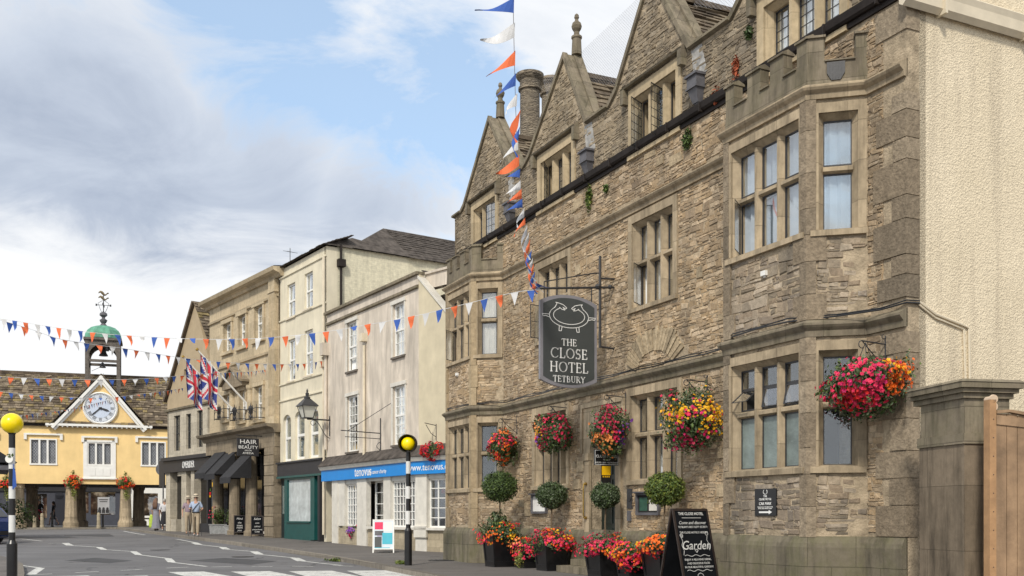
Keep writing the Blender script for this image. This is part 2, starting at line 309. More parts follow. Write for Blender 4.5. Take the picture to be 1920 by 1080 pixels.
# ---------------------------------------------------------------- mesh helpers
class MB:
    def __init__(s): s.v = []; s.f = []; s.m = []
    def face(s, pts, mi=0):
        b = len(s.v); s.v += [tuple(p) for p in pts]; s.f.append(tuple(range(b, b + len(pts)))); s.m.append(mi)
    def add(s, vs, fs, mi=0):
        b = len(s.v); s.v += [tuple(p) for p in vs]
        for f in fs: s.f.append(tuple(b + i for i in f)); s.m.append(mi)
    def box(s, x0, x1, y0, y1, z0, z1, mi=0, fr=None):
        vs = [(x, y, z) for z in (z0, z1) for y in (y0, y1) for x in (x0, x1)]
        if fr: vs = [fr.map(x, y, z) for x, y, z in vs]
        s.add(vs, [(0, 2, 3, 1), (4, 5, 7, 6), (0, 1, 5, 4), (2, 6, 7, 3), (0, 4, 6, 2), (1, 3, 7, 5)], mi)
    def hull8(s, vs, mi=0):
        s.add(vs, [(0, 2, 3, 1), (4, 5, 7, 6), (0, 1, 5, 4), (2, 6, 7, 3), (0, 4, 6, 2), (1, 3, 7, 5)], mi)
    def prism(s, poly, fn, a, b, mi=0):
        """poly 2-D points, fn(p, q, h) -> 3-D point, extruded between h=a and h=b"""
        n = len(poly); vs = [fn(p[0], p[1], a) for p in poly] + [fn(p[0], p[1], b) for p in poly]
        tri = tessellate_polygon([[Vector((p[0], p[1], 0)) for p in poly]])
        fs = [tuple(t) for t in tri] + [tuple(n + i for i in reversed(t)) for t in tri]
        fs += [(i, (i + 1) % n, n + (i + 1) % n, n + i) for i in range(n)]
        s.add(vs, fs, mi)
    def tube(s, pts, r, seg=8, mi=0, closed=False):
        pts = [Vector(p) for p in pts]; n = len(pts); rs = r if isinstance(r, (list, tuple)) else [r] * n
        vs = []; prev = None
        for i, p in enumerate(pts):
            d = (pts[min(i + 1, n - 1)] - pts[max(i - 1, 0)]).normalized()
            if prev is None or abs(prev.dot(d)) > .99: a = d.orthogonal().normalized()
            else: a = (prev - d * prev.dot(d)).normalized()
            prev = a; b = d.cross(a)
            for k in range(seg):
                t = 2 * math.pi * k / seg; vs.append(p + (a * math.cos(t) + b * math.sin(t)) * rs[i])
        fs = [(i * seg + k, i * seg + (k + 1) % seg, (i + 1) * seg + (k + 1) % seg, (i + 1) * seg + k) for i in range(n - 1) for k in range(seg)]
        fs += [tuple(reversed(range(seg))), tuple(range((n - 1) * seg, n * seg))]
        s.add(vs, fs, mi)
    def lathe(s, c, prof, seg=16, mi=0, sx=1, sy=1, axis=None):
        vs = []
        for r, z in prof:
            for k in range(seg):
                t = 2 * math.pi * k / seg; p = Vector((r * math.cos(t) * sx, r * math.sin(t) * sy, z))
                if axis: p = axis @ p
                vs.append(Vector(c) + p)
        n = len(prof)
        fs = [(i * seg + k, i * seg + (k + 1) % seg, (i + 1) * seg + (k + 1) % seg, (i + 1) * seg + k) for i in range(n - 1) for k in range(seg)]
        fs += [tuple(reversed(range(seg))), tuple(range((n - 1) * seg, n * seg))]
        s.add(vs, fs, mi)
    def ball(s, c, r, seg=12, mi=0, sx=1, sy=1, sz=1):
        n = max(4, seg // 2); s.lathe(c, [(max(.001, r * math.sin(math.pi * i / n)), -r * math.cos(math.pi * i / n) * sz) for i in range(n + 1)], seg, mi, sx, sy)
    def build(s, name, mats, parent=None, recalc=True, smooth=False, loc=None):
        me = bpy.data.meshes.new(name); me.from_pydata(s.v, [], s.f)
        mats = mats if isinstance(mats, (list, tuple)) else [mats]
        for m in mats: me.materials.append(m)
        me.polygons.foreach_set('material_index', s.m)
        if recalc:
            bm = bmesh.new(); bm.from_mesh(me); bmesh.ops.recalc_face_normals(bm, faces=bm.faces); bm.to_mesh(me); bm.free()
        if smooth:
            me.shade_smooth() if hasattr(me, 'shade_smooth') else None
            for p in me.polygons: p.use_smooth = True
        me.update(); o = bpy.data.objects.new(name, me); COL.objects.link(o)
        if parent: o.parent = parent
        if loc: o.location = loc
        return o
def each(mb, name, mats, parent):
    """one part per loose piece"""
    par = list(range(len(mb.v)))
    def find(i):
        while par[i] != i: par[i] = par[par[i]]; i = par[i]
        return i
    for f in mb.f:
        r = find(f[0])
        for k in f[1:]: par[find(k)] = r
    G = {}
    for f, m in zip(mb.f, mb.m): G.setdefault(find(f[0]), []).append((f, m))
    for fs in G.values():
        ids = sorted({i for f, _ in fs for i in f}); mp = {i: k for k, i in enumerate(ids)}
        b = MB(); b.v = [mb.v[i] for i in ids]; b.f = [tuple(mp[i] for i in f) for f, _ in fs]; b.m = [m for _, m in fs]; b.build(name, mats, parent)
def thing(name, label, cat, loc=(0, 0, 0), rotz=0.0, group=None):
    o = bpy.data.objects.new(name, None); COL.objects.link(o); o.location = loc; o.rotation_euler = (0, 0, rotz); o.empty_display_size = .3
    return tag(o, label, cat, group)
def tag(o, label, cat, group=None):
    o['label'] = label; o['category'] = cat
    if group: o['group'] = group
    return o
def struct(o, kind='structure'): o['kind'] = kind; return o
class Fr:
    """2-D frame standing on a plan: origin, direction, outward normal"""
    def __init__(s, o, d, m): s.o = Vector((*o, 0)); s.d = Vector((*d, 0)).normalized(); s.m = Vector((*m, 0)).normalized()
    def map(s, a, b, z): p = s.o + s.d * a + s.m * b; return (p.x, p.y, z)
def g_(Y):
    if Y < 25: return 0.0
    if Y < 45: return .0165 * (Y - 25)
    return .33 + .0076 * (min(Y, 70) - 45)
def ground(px, py, h=0.0):
    Y = 20.0
    for _ in range(60): Y = .5 * Y + .5 * (CZ - g_(Y) - h) * F / (py - HY)
    return Vector(((px - CX) / F * Y, Y, g_(Y) + h))
def at(px, py, Y): return Vector(((px - CX) / F * Y, Y, CZ + (HY - py) / F * Y))
class Facade:
    """plane through two plan points; local x runs from C towards D, local y outward (to the viewer), z up"""
    def __init__(s, C, D):
        s.C = Vector(C[:2]); s.t = (Vector(D[:2]) - s.C).normalized(); s.n = Vector((-s.t.y, s.t.x))
        if s.n.dot(-s.C) < 0: s.n = -s.n
        s.flip = s.t.x * s.n.y - s.t.y * s.n.x < 0
        s.rot = math.atan2(s.t.y, s.t.x); s.len = (Vector(D[:2]) - s.C).length
    def P(s, px, py, n=0.0):
        k = (px - CX) / F; o = s.C + s.n * n
        # o.x + t.x u = k (o.y + t.y u)
        u = (k * o.y - o.x) / (s.t.x - k * s.t.y); Y = o.y + s.t.y * u
        return u, CZ + (HY - py) / F * Y
    def U(s, px, n=0.0): return s.P(px, HY, n)[0]
    def Z(s, px, py, n=0.0): return s.P(px, py, n)[1]
    def N(s, px, Y):
        x = (px - CX) / F * Y; return (Vector((x, Y)) - s.C).dot(s.n)
def wall(mb, fr, poly, holes, yf, yb, mi=0, back=False):
    """a flat wall with openings: outline and holes as (s, z), yf front, yb back of the reveals"""
    loops = [[Vector((p[0], p[1], 0)) for p in poly]] + [[Vector((p[0], p[1], 0)) for p in h] for h in holes]
    flat = [p for l in loops for p in l]; tri = tessellate_polygon(loops)
    n = len(flat)
    mb.add([fr.map(p.x, yf, p.y) for p in flat], [tuple(t) for t in tri], mi)
    for l in loops:
        k = len(l); mb.add([fr.map(p.x, yf, p.y) for p in l] + [fr.map(p.x, yb, p.y) for p in l], [(i, (i + 1) % k, k + (i + 1) % k, k + i) for i in range(k)], mi)
def rect(s0, s1, z0, z1): return [(s0, z0), (s1, z0), (s1, z1), (s0, z1)]
def sweep(mb, path, prof, mi=0, side=1):
    """profile of (outward, z) swept along a plan polyline with mitres"""
    P = [Vector(p) for p in path]; n = len(P); N = []
    for i in range(n):
        ds = []
        if i > 0: ds.append((P[i] - P[i - 1]).normalized())
        if i < n - 1: ds.append((P[i + 1] - P[i]).normalized())
        ns = [Vector((-d.y, d.x)) * side for d in ds]
        if len(ns) == 1: N.append(ns[0])
        else:
            a = ns[0] + ns[1]; N.append(a / max(.3, a.dot(ns[0])))
    k = len(prof); vs = [(P[i].x + N[i].x * o, P[i].y + N[i].y * o, z) for i in range(n) for o, z in prof]
    fs = [(i * k + j, i * k + (j + 1) % k, (i + 1) * k + (j + 1) % k, (i + 1) * k + j) for i in range(n - 1) for j in range(k)]
    fs += [tuple(range(k)), tuple(reversed(range((n - 1) * k, n * k)))]
    mb.add(vs, fs, mi)
def tiles(mb, o, du, dv, lu, lv, course=.22, tw=.28, th=.03, mi=(0,), rnd=None, jitter=.25):
    rnd = rnd or random.Random(3)
    o = Vector(o); du = Vector(du).normalized(); dv = Vector(dv).normalized(); nn = du.cross(dv).normalized()
    if nn.z < 0: nn = -nn
    j = 0; v = 0.0
    while v < lv:
        c = course * (1 - .35 * v / lv); u = -rnd.random() * tw
        while u < lu:
            w_ = tw * (1 + rnd.uniform(-.35, .45)); a, b = max(0, u), min(lu, u + w_ - .012)
            if b - a > .03:
                dz = rnd.uniform(0, th * .6); t0 = th * (1 + rnd.uniform(-.3, .5)); v0 = v - rnd.uniform(0, .03); v1 = min(lv + .05, v + c * 1.25)
                p = [o + du * a + dv * v0 + nn * (dz + .015), o + du * b + dv * v0 + nn * (dz * .8 + .015), o + du * a + dv * v1, o + du * b + dv * v1]
                q = [p[0] + nn * t0, p[1] + nn * t0, p[2] + nn * t0 * .6, p[3] + nn * t0 * .6]
                mb.hull8([p[0], p[1], p[2], p[3], q[0], q[1], q[2], q[3]], rnd.choice(mi))
            u += w_
        v += c
def backing(mb, corners): mb.face(corners)
def text(name, body, origin, xdir, updir, size, m, parent=None, extrude=.004, align='CENTER', sx=1.0, shear=0.0, bold=0.0, spacing=1.0):
    cu = bpy.data.curves.new(name, 'FONT'); cu.body = body; cu.size = size; cu.align_x = align; cu.align_y = 'CENTER'; cu.extrude = extrude; cu.shear = shear
    cu.offset = bold; cu.resolution_u = 3; cu.space_character = spacing
    o = bpy.data.objects.new(name, cu); COL.objects.link(o)
    bpy.context.view_layer.update()
    me = bpy.data.meshes.new_from_object(o); COL.objects.unlink(o); bpy.data.objects.remove(o)
    x = Vector(xdir).normalized(); u = Vector(updir).normalized(); z = x.cross(u)
    M = Matrix(((x.x * sx, u.x, z.x, origin[0]), (x.y * sx, u.y, z.y, origin[1]), (x.z * sx, u.z, z.z, origin[2]), (0, 0, 0, 1)))
    me.transform(M); me.materials.clear(); me.materials.append(m); me.name = name
    ob = bpy.data.objects.new(name, me); COL.objects.link(ob)
    if parent: ob.parent = parent
    return ob

def inpoly(poly, x, y):
    c = False; n = len(poly)
    for i in range(n):
        (x0, y0), (x1, y1) = poly[i], poly[i - 1]
        if (y0 > y) != (y1 > y) and x < (x1 - x0) * (y - y0) / (y1 - y0) + x0: c = not c
    return c
def stonework(parent, fr, poly, keep_out, m, y0=0.0, seed=1, rh=(.045, .11), ln=(.08, .26), prot=(.002, .018), gap=.008, big=.03, name='rubble_facing'):
    """every rubble stone of a wall face, laid in rough random courses inside an outline and clear of the openings"""
    rr = random.Random(seed); xs = [p[0] for p in poly]; zs = [p[1] for p in poly]; V, Fc, A = [], [], []
    ko = [(a - gap * .3, b + gap * .3, c - gap * .3, d + gap * .3) for a, b, c, d in keep_out]
    def clear(x0, x1, z0, z1):
        for a, b, c, d in ko:
            if x0 < b and x1 > a and z0 < d and z1 > c: return False
        return True
    def stone(x0, x1, z0, z1):
        # trim against openings instead of leaving holes
        for a, b, c, d in ko:
            if x0 < b and x1 > a and z0 < d and z1 > c:
                opts = [(a - x0, 0), (x1 - b, 1), (c - z0, 2), (z1 - d, 3)]; o_ = max(opts)
                if o_[0] < .03: return
                if o_[1] == 0: x1 = a
                elif o_[1] == 1: x0 = b
                elif o_[1] == 2: z1 = c
                else: z0 = d
        if x1 - x0 < .03 or z1 - z0 < .022: return
        if not clear(x0 + 1e-4, x1 - 1e-4, z0 + 1e-4, z1 - 1e-4): return
        g = gap * rr.uniform(.25, .9); j = lambda k: rr.uniform(-k, k); jx, jz = min(.03, (x1 - x0) * .16), min(.018, (z1 - z0) * .22); tl = rr.gauss(0, .03)
        q = [(x0 + g + j(jx), z0 + g + j(jz)), (x1 - g + j(jx), z0 + g + j(jz)), (x1 - g + j(jx), z1 - g + j(jz)), (x0 + g + j(jx), z1 - g + j(jz))]
        q = [(a_, b_ + (a_ - x0) * tl) for a_, b_ in q]
        if not all(inpoly(poly, *p) for p in q): return
        cx, cz = sum(p[0] for p in q) / 4, sum(p[1] for p in q) / 4; e = rr.uniform(*prot); ins = min(.012, (z1 - z0) * .18)
        def sh(p): d = Vector((cx - p[0], cz - p[1])); L_ = d.length or 1; d = d / L_ * ins * 1.5; return (p[0] + d.x, p[1] + d.y)
        b = len(V)
        for p in q: V.append(fr.map(p[0], y0 - .004, p[1]))
        for p in q: V.append(fr.map(p[0], y0 + e * .55, p[1]))
        for p in q: s_ = sh(p); V.append(fr.map(s_[0], y0 + e + rr.uniform(-.004, .006), s_[1]))
        c = rr.random()
        for f in [(8, 9, 10, 11)] + [(4 + i, 4 + (i + 1) % 4, 8 + (i + 1) % 4, 8 + i) for i in range(4)] + [(i, (i + 1) % 4, 4 + (i + 1) % 4, 4 + i) for i in range(4)]:
            Fc.append(tuple(b + k for k in f)); A.append(c)
    z = min(zs)
    while z < max(zs):
        h = rr.uniform(*rh) * (1.5 if rr.random() < .12 else 1); x = min(xs) - rr.uniform(0, .2)
        while x < max(xs):
            w_ = rr.uniform(*ln) * (1.3 if h > rh[1] else 1); r = rr.random()
            if r < .42 or h < .075: stone(x, x + w_, z, z + h)
            elif r < .82:
                k = rr.uniform(.35, .65) * h
                if rr.random() < .5: stone(x, x + w_, z, z + k); stone(x, x + w_, z + k, z + h)
                else: t_ = rr.uniform(.35, .65) * w_; stone(x, x + t_, z, z + k); stone(x + t_, x + w_, z, z + k); stone(x, x + w_, z + k, z + h)
            else:
                stone(x, x + w_, z, z + h * .3); stone(x, x + w_ * .55, z + h * .3, z + h); stone(x + w_ * .55, x + w_, z + h * .3, z + h * .68); stone(x + w_ * .55, x + w_, z + h * .68, z + h)
            x += w_
        z += h
    me = bpy.data.meshes.new(name); me.from_pydata(V, [], Fc); me.materials.append(m)
    at_ = me.attributes.new('stone', 'FLOAT', 'FACE'); at_.data.foreach_set('value', A)
    o = bpy.data.objects.new(name, me); COL.objects.link(o); o.parent = parent; return o
# ---------------------------------------------------------------- windows
def cwindow(parent, fr, s0, s1, z0, z1, lights, trans=(), stone=None, yb=-.22, surround=.13, curtain=0.6, leads=None, mull=.11, proud=.032,
            glass=None, cur_mat=None, frame_m=None, open_lights=(), sill=.09, label=None, paneb=.02, curtain_y=-.13, seed=0):
    """stone mullioned window in an opening (s0..s1, z0..z1): surround, mullions, transoms, panes, leads and curtain"""
    rr = random.Random(seed + int(s0 * 100)); stone = stone or DRESS; mb = MB()
    B = surround
    # surround blocks round the opening, butted end to end
    mb.box(s0 - B, s0, -.02, proud, z0, z1, fr=fr); mb.box(s1, s1 + B, -.02, proud, z0, z1, fr=fr)
    mb.box(s0 - B, s1 + B, -.02, proud, z1, z1 + B * 1.2, fr=fr)
    vs = lambda a, b, c: fr.map(a, b, c)
    # chamfered jambs: splay from the face to the light
    ch = .075; dp = .12
    for a, sgn in ((s0, 1), (s1, -1)):
        mb.prism([(0, 0), (ch, -dp), (ch, yb - .06), (0, yb - .06)], lambda p, q, h, a=a, sgn=sgn: vs(a + sgn * (p - .004), q, h), z0, z1 - .003)
    mb.prism([(0, 0), (ch, -dp), (ch, yb - .06), (0, yb - .06)], lambda p, q, h: vs(h, q - .002, z1 + .004 - p), s0 + .002, s1 - .002)
    # sloping sill
    mb.prism([(yb - .06, z0 + .05), (-.02, z0 + .012), (proud + .03, z0 - .012), (proud + .03, z0 - sill), (yb - .06, z0 - sill)], lambda p, q, h: vs(h, p, q), s0 - B, s1 + B)
    sa, sb = s0 + ch - .01, s1 - ch + .01; W = (sb - sa + mull) / lights
    zt = [z0 + .02] + list(trans) + [z1 - ch]
    ms = [sa - mull / 2 + W * i for i in range(lights + 1)]
    for c in ms[1:-1]:
        h = mull / 2
        mb.prism([(-h * .45, -.035), (h * .45, -.035), (h, -.13), (h, yb - .04), (-h, yb - .04), (-h, -.13)], lambda p, q, hh, c=c: vs(c + p, q, hh), z0 + .01, z1 - ch + .01)
    for z in trans:
        h = mull / 2
        for i in range(lights):
            a, b = ms[i] + mull / 2 - .004, ms[i + 1] - mull / 2 + .004
            mb.prism([(-.045, -h * .6), (-.045, h * .3), (-.13, h), (yb - .04, h), (yb - .04, -h), (-.13, -h)], lambda p, q, hh, z=z: vs(hh, p, z + q), a, b)
    root = mb.build('window', stone, parent)
    if label: root['label'] = label
    gl = MB(); fb = MB(); ld = MB()
    y = yb + .05
    for i in range(lights):
        a, b = ms[i] + mull / 2, ms[i + 1] - mull / 2
        for j in range(len(zt) - 1):
            c, d = zt[j] + (mull / 2 if j else 0), zt[j + 1] - (mull / 2 if j < len(zt) - 2 else 0)
            op = (i, j) in open_lights
            if not op:
                gl.box(a + paneb, b - paneb, y - .004, y, c + paneb, d - paneb, fr=fr)
            for bx in ((a, a + paneb, c, d), (b - paneb, b, c, d), (a + paneb, b - paneb, c, c + paneb), (a + paneb, b - paneb, d - paneb, d)):
                fb.box(bx[0], bx[1], y - .012, y + .012, bx[2], bx[3], fr=fr)
            if leads and not op:
                nx, nz = leads; nz = max(1, round((d - c) / .2)) if nz == 0 else nz
                for k in range(1, nx): x = a + (b - a) * k / nx; ld.box(x - .006, x + .006, y + .001, y + .009, c, d, fr=fr)
                for k in range(1, nz): z = c + (d - c) * k / nz; ld.box(a, b, y + .0015, y + .0085, z - .006, z + .006, fr=fr)
    if gl.v: gl.build('pane', glass or GLASS, root)
    fb.build('casement_frame', frame_m or METAL, root)
    if ld.v: ld.build('lead_bars', METAL, root)
    if curtain:
        cu = MB(); yc = yb + curtain_y
        for i in range(lights):
            a, b = ms[i], ms[i + 1]; wd = (b - a) * curtain; left = (i % 2 == 0) if lights > 1 else rr.random() < .5
            spans = [(a, a + wd)] if curtain >= .99 else ([(a, a + wd)] if left else [(b - wd, b)])
            for (p, q) in spans:
                n = 10; ps = [(p + (q - p) * k / n, yc + .03 * math.sin(k * 2.1 + i)) for k in range(n + 1)]
                for k in range(n):
                    cu.face([vs(ps[k][0], ps[k][1], z0), vs(ps[k + 1][0], ps[k + 1][1], z0), vs(ps[k + 1][0], ps[k + 1][1], z1), vs(ps[k][0], ps[k][1], z1)])
        cu.build('curtain', cur_mat or CURT, root, recalc=False)
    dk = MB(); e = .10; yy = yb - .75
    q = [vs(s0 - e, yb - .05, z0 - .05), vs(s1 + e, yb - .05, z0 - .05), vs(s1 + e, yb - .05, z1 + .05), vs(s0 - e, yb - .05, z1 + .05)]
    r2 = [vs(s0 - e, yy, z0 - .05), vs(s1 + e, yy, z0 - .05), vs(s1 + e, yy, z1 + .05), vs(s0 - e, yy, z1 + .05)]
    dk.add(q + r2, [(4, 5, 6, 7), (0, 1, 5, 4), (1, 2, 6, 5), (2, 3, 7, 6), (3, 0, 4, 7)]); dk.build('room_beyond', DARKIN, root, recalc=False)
    return root
def sash(parent, fr, s0, s1, z0, z1, yb=-.16, cols=2, rows=4, fm=None, glass=None, curtain=0, arch=False, split=True, bar=.022, fw=.05, sill=None, cur_mat=None, opened=0.0, back=None):
    """timber sash window set back in a rendered opening"""
    fm = fm or WHITE; fb = MB(); y = yb
    def rail(a, b, c, d, yy=0.0, th=.05): fb.box(a, b, y + yy - th, y + yy, c, d, fr=fr)
    rail(s0, s0 + fw, z0, z1); rail(s1 - fw, s1, z0, z1); rail(s0 + fw, s1 - fw, z1 - fw, z1); rail(s0 + fw, s1 - fw, z0, z0 + fw)
    zm = (z0 + z1) / 2
    if split: rail(s0 + fw, s1 - fw, zm - fw * .5, zm + fw * .5, .012)
    root = fb.build('window', fm, parent)
    g = MB(); g.box(s0 + fw, s1 - fw, y - .035, y - .03, z0 + fw + opened, z1 - fw, fr=fr); g.build('pane', glass or GLASS, root)
    bb = MB()
    for k in range(1, cols): x = s0 + fw + (s1 - s0 - 2 * fw) * k / cols; bb.box(x - bar / 2, x + bar / 2, y - .03, y - .008, z0 + fw + opened, z1 - fw, fr=fr)
    for k in range(1, rows):
        z = z0 + fw + (z1 - z0 - 2 * fw) * k / rows
        if split and k * 2 == rows: continue
        bb.box(s0 + fw, s1 - fw, y - .029, y - .009, z - bar / 2, z + bar / 2, fr=fr)
    if bb.v: bb.build('glazing_bars', fm, root)
    if opened:
        o2 = MB(); o2.box(s0 + fw, s1 - fw, y - .04, y + .004, z0 + fw + opened - .03, z0 + fw + opened + .03, fr=fr); o2.build('bottom_rail', fm, root)
    if sill is not None:
        sm = MB(); sm.box(s0 - .06, s1 + .06, yb - .02, .07, z0 - .07, z0 - .004, fr=fr); sm.build('sill', sill, root)
    if curtain:
        cu = MB(); n = 14; a, b = s0, s1
        wd = (b - a) * curtain
        for (p, q) in ([(a, b)] if curtain >= .99 else [(a, a + wd / 2), (b - wd / 2, b)]):
            ps = [(p + (q - p) * k / n, yb - .12 + .02 * math.sin(k * 1.9)) for k in range(n + 1)]
            for k in range(n): cu.face([fr.map(ps[k][0], ps[k][1], z0), fr.map(ps[k + 1][0], ps[k + 1][1], z0), fr.map(ps[k + 1][0], ps[k + 1][1], z1), fr.map(ps[k][0], ps[k][1], z1)])
        cu.build('curtain', cur_mat or CURT, root, recalc=False)
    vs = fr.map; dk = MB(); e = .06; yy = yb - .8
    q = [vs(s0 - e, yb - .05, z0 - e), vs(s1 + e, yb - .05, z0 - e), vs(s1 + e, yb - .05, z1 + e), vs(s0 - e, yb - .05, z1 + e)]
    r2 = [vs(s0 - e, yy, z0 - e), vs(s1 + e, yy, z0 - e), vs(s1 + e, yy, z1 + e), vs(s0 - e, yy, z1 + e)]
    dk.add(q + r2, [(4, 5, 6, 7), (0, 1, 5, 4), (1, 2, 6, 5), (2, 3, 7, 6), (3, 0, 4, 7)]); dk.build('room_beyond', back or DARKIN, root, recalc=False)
    return root
def casement_leaf(parent, fr, hinge, z0, z1, wd, ang, y=-.13, leads=(2, 5), hopper=False, label='casement standing open'):
    """an opened metal casement: hinged at side 'hinge', swung outwards by ang (radians)"""
    fb = MB(); g = MB(); ca, sa = math.cos(ang), math.sin(ang)
    if not hopper: mp = lambda a, d, z: fr.map(hinge + a * ca + d * sa, y + abs(a) * sa - d * ca, z)
    else: mp = lambda a, d, z: fr.map(hinge + a, y + (z1 - z) * sa + d, z1 - (z1 - z) * ca)
    def bx(a0, a1, c0, c1, th, m):
        m.hull8([mp(a, d, z) for z in (c0, c1) for d in (-th, th) for a in (a0, a1)])
    lo, hi = min(0, wd), max(0, wd); e = .015
    bx(lo, lo + e, z0, z1, .012, fb); bx(hi - e, hi, z0, z1, .012, fb); bx(lo + e, hi - e, z0, z0 + e, .012, fb); bx(lo + e, hi - e, z1 - e, z1, .012, fb)
    if leads:
        for k in range(1, leads[0]): x = lo + (hi - lo) * k / leads[0]; bx(x - .005, x + .005, z0, z1, .006, fb)
        for k in range(1, leads[1]): z = z0 + (z1 - z0) * k / leads[1]; bx(lo, hi, z - .005, z + .005, .006, fb)
    bx(lo + e, hi - e, z0 + e, z1 - e, .002, g)
    o = fb.build('open_casement', METAL, parent); o['label'] = label; g.build('pane', GLASS, o); return o

# ---------------------------------------------------------------- foliage
def lumpf(d, sd): return 1 + .20 * math.sin(d.x * 3.1 + sd) * math.cos(d.y * 2.7 + sd * 2) + .16 * math.sin(d.z * 4.2 + sd * 3 + d.x * 2)
def leafcloud(mb, c, rad, n, size, rnd, mis=(0,), shell=.72, lumps=None, flat=.0, zs=1.0, lf=None):
    c = Vector(c)
    for _ in range(n):
        d = Vector((rnd.gauss(0, 1), rnd.gauss(0, 1), rnd.gauss(0, 1))).normalized()
        k = rnd.uniform(shell, 1.0) if rnd.random() < .85 else rnd.uniform(.3, 1.12)
        if lf is not None: k *= lumpf(d, lf)
        if lumps: k *= 1 + lumps * math.sin(d.x * 5 + 1.3) * math.sin(d.y * 6 + .5) * math.cos(d.z * 5)
        p = c + Vector((d.x * rad[0], d.y * rad[1], d.z * rad[2])) * k
        nr = (d + Vector((rnd.gauss(0, .6), rnd.gauss(0, .6), rnd.gauss(0, .6)))).normalized()
        a = nr.orthogonal().normalized(); a.rotate(Matrix.Rotation(rnd.uniform(0, 6.28), 3, nr)); b = nr.cross(a)
        s_ = size * rnd.uniform(.6, 1.3)
        mb.face([p - a * s_, p + b * s_ * .45 + nr * s_ * .15, p + a * s_, p - b * s_ * .45 + nr * s_ * .15], rnd.choice(mis))
def bloom(mb, p, nr, r, rnd, mi, petals=5, double=True):
    nr = nr.normalized(); a = nr.orthogonal().normalized(); a.rotate(Matrix.Rotation(rnd.uniform(0, 6.28), 3, nr)); b = nr.cross(a)
    for ring in range(2 if double else 1):
        rr_ = r * (1 - .42 * ring); up = .25 + .35 * ring
        for k in range(petals):
            t = 6.2832 * (k + .5 * ring) / petals; d = a * math.cos(t) + b * math.sin(t); e = nr.cross(d)
            q = p + nr * (ring * r * .18)
            mb.face([q, q + d * rr_ * .62 + e * rr_ * .42 + nr * rr_ * up * .5, q + d * rr_ + nr * rr_ * up * rnd.uniform(.3, 1.1), q + d * rr_ * .62 - e * rr_ * .42 + nr * rr_ * up * .5], mi)
def flowers(parent, c, rad, spec, rnd, r=.04, up=(0, 0, 0), name='blossoms', lf=None):
    """spec: list of (colour, count, direction bias, spread)"""
    c = Vector(c)
    for col, n, bias, spread in spec:
        mb = MB(); bias = Vector(bias); cl = []
        for _ in range(max(3, n // 8)):
            d = Vector((rnd.gauss(0, 1), rnd.gauss(0, 1), rnd.gauss(0, 1))).normalized() * spread + bias
            if d.length > .01: cl.append(d.normalized())
        for _ in range(n):
            d = (rnd.choice(cl) + Vector((rnd.gauss(0, 1), rnd.gauss(0, 1), rnd.gauss(0, 1))) * .16).normalized(); k = rnd.uniform(.84, 1.10) * (lumpf(d, lf) if lf is not None else 1)
            p = c + Vector((d.x * rad[0], d.y * rad[1], d.z * rad[2])) * k
            bloom(mb, p, d + Vector((rnd.gauss(0, .4), rnd.gauss(0, .4), rnd.gauss(0, .4))), r * rnd.uniform(.65, 1.3), rnd, 0)
        o = mb.build(name, FC[col], parent, recalc=False); o['label'] = col + ' flowers'
# ================================================================= GROUND
def slab(name, pts, top, thick, m, mi_side=None, steps=True, kind='structure'):
    """flat polygon following the rising ground, given as dense outline; triangulated"""
    mb = MB(); n = len(pts)
    tri = tessellate_polygon([[Vector((p[0], p[1], 0)) for p in pts]])
    vs = [(p[0], p[1], g_(p[1]) + top) for p in pts] + [(p[0], p[1], g_(p[1]) + top - thick) for p in pts]
    mb.add(vs, [tuple(t) for t in tri] + [(i, (i + 1) % n, n + (i + 1) % n, n + i) for i in range(n)])
    o = mb.build(name, m); struct(o, kind); return o
RH = -.11        # road level below the pavement
gm = MB(); ys = [-60, -20, 0, 10, 20] + [25 + i for i in range(0, 47)] + [80, 100, 150, 300, 900, 2400]
xs = [-900, -200, -60, -30, 0, 30, 60, 200, 900]
for j, y in enumerate(ys):
    for x in xs: gm.v.append((x, y, g_(y) + RH))
for j in range(len(ys) - 1):
    for i in range(len(xs) - 1):
        a = j * len(xs) + i; gm.f.append((a, a + 1, a + 1 + len(xs), a + len(xs))); gm.m.append(0)
struct(gm.build('road', ASPH))
# kerb line of the right-hand pavement (bottom of the kerb, photo points put down on the road)
kp = [ground(x, y, RH) for x, y in ((214, 991.5), (236, 994.5), (262, 998), (330, 1007.5), (430, 1021), (520, 1034), (600, 1046.5), (660, 1057), (700, 1065), (745, 1074), (800, 1085), (870, 1100))]
kp = [Vector((kp[0].x + 1.6, kp[0].y + 9, 0)), Vector((kp[0].x + .3, kp[0].y + 2.5, 0))] + kp
d_ = (kp[-1] - kp[-2]).normalized(); kp += [kp[-1] + d_ * 3, kp[-1] + d_ * 9, kp[-1] + d_ * 30]
def dense(P, st=1.0):
    out = []
    for a, b in zip(P[:-1], P[1:]):
        n = max(1, int((b - a).length / st)); out += [a.lerp(b, i / n) for i in range(n)]
    return out + [P[-1]]
kd = dense([Vector((p.x, p.y, 0)) for p in kp], .8)
def offset(P, o):
    out = []
    for i, p in enumerate(P):
        d = (P[min(i + 1, len(P) - 1)] - P[max(i - 1, 0)]).normalized(); out.append(p + Vector((-d.y, d.x, 0)) * o)
    return out
ki = offset(kd, .14)       # inner edge of kerb stones
mb = MB()
for i in range(len(kd) - 1):
    a, b, c, d = kd[i], kd[i + 1], ki[i + 1], ki[i]
    z = [g_(p.y) for p in (a, b, c, d)]
    vs = [(a.x, a.y, z[0] + RH - .1), (b.x, b.y, z[1] + RH - .1), (d.x, d.y, z[3] + RH - .1), (c.x, c.y, z[2] + RH - .1), (a.x, a.y, z[0] + .004), (b.x, b.y, z[1] + .004), (d.x, d.y, z[3] + .004), (c.x, c.y, z[2] + .004)]
    mb.hull8(vs)
struct(mb.build('kerb', KERB))
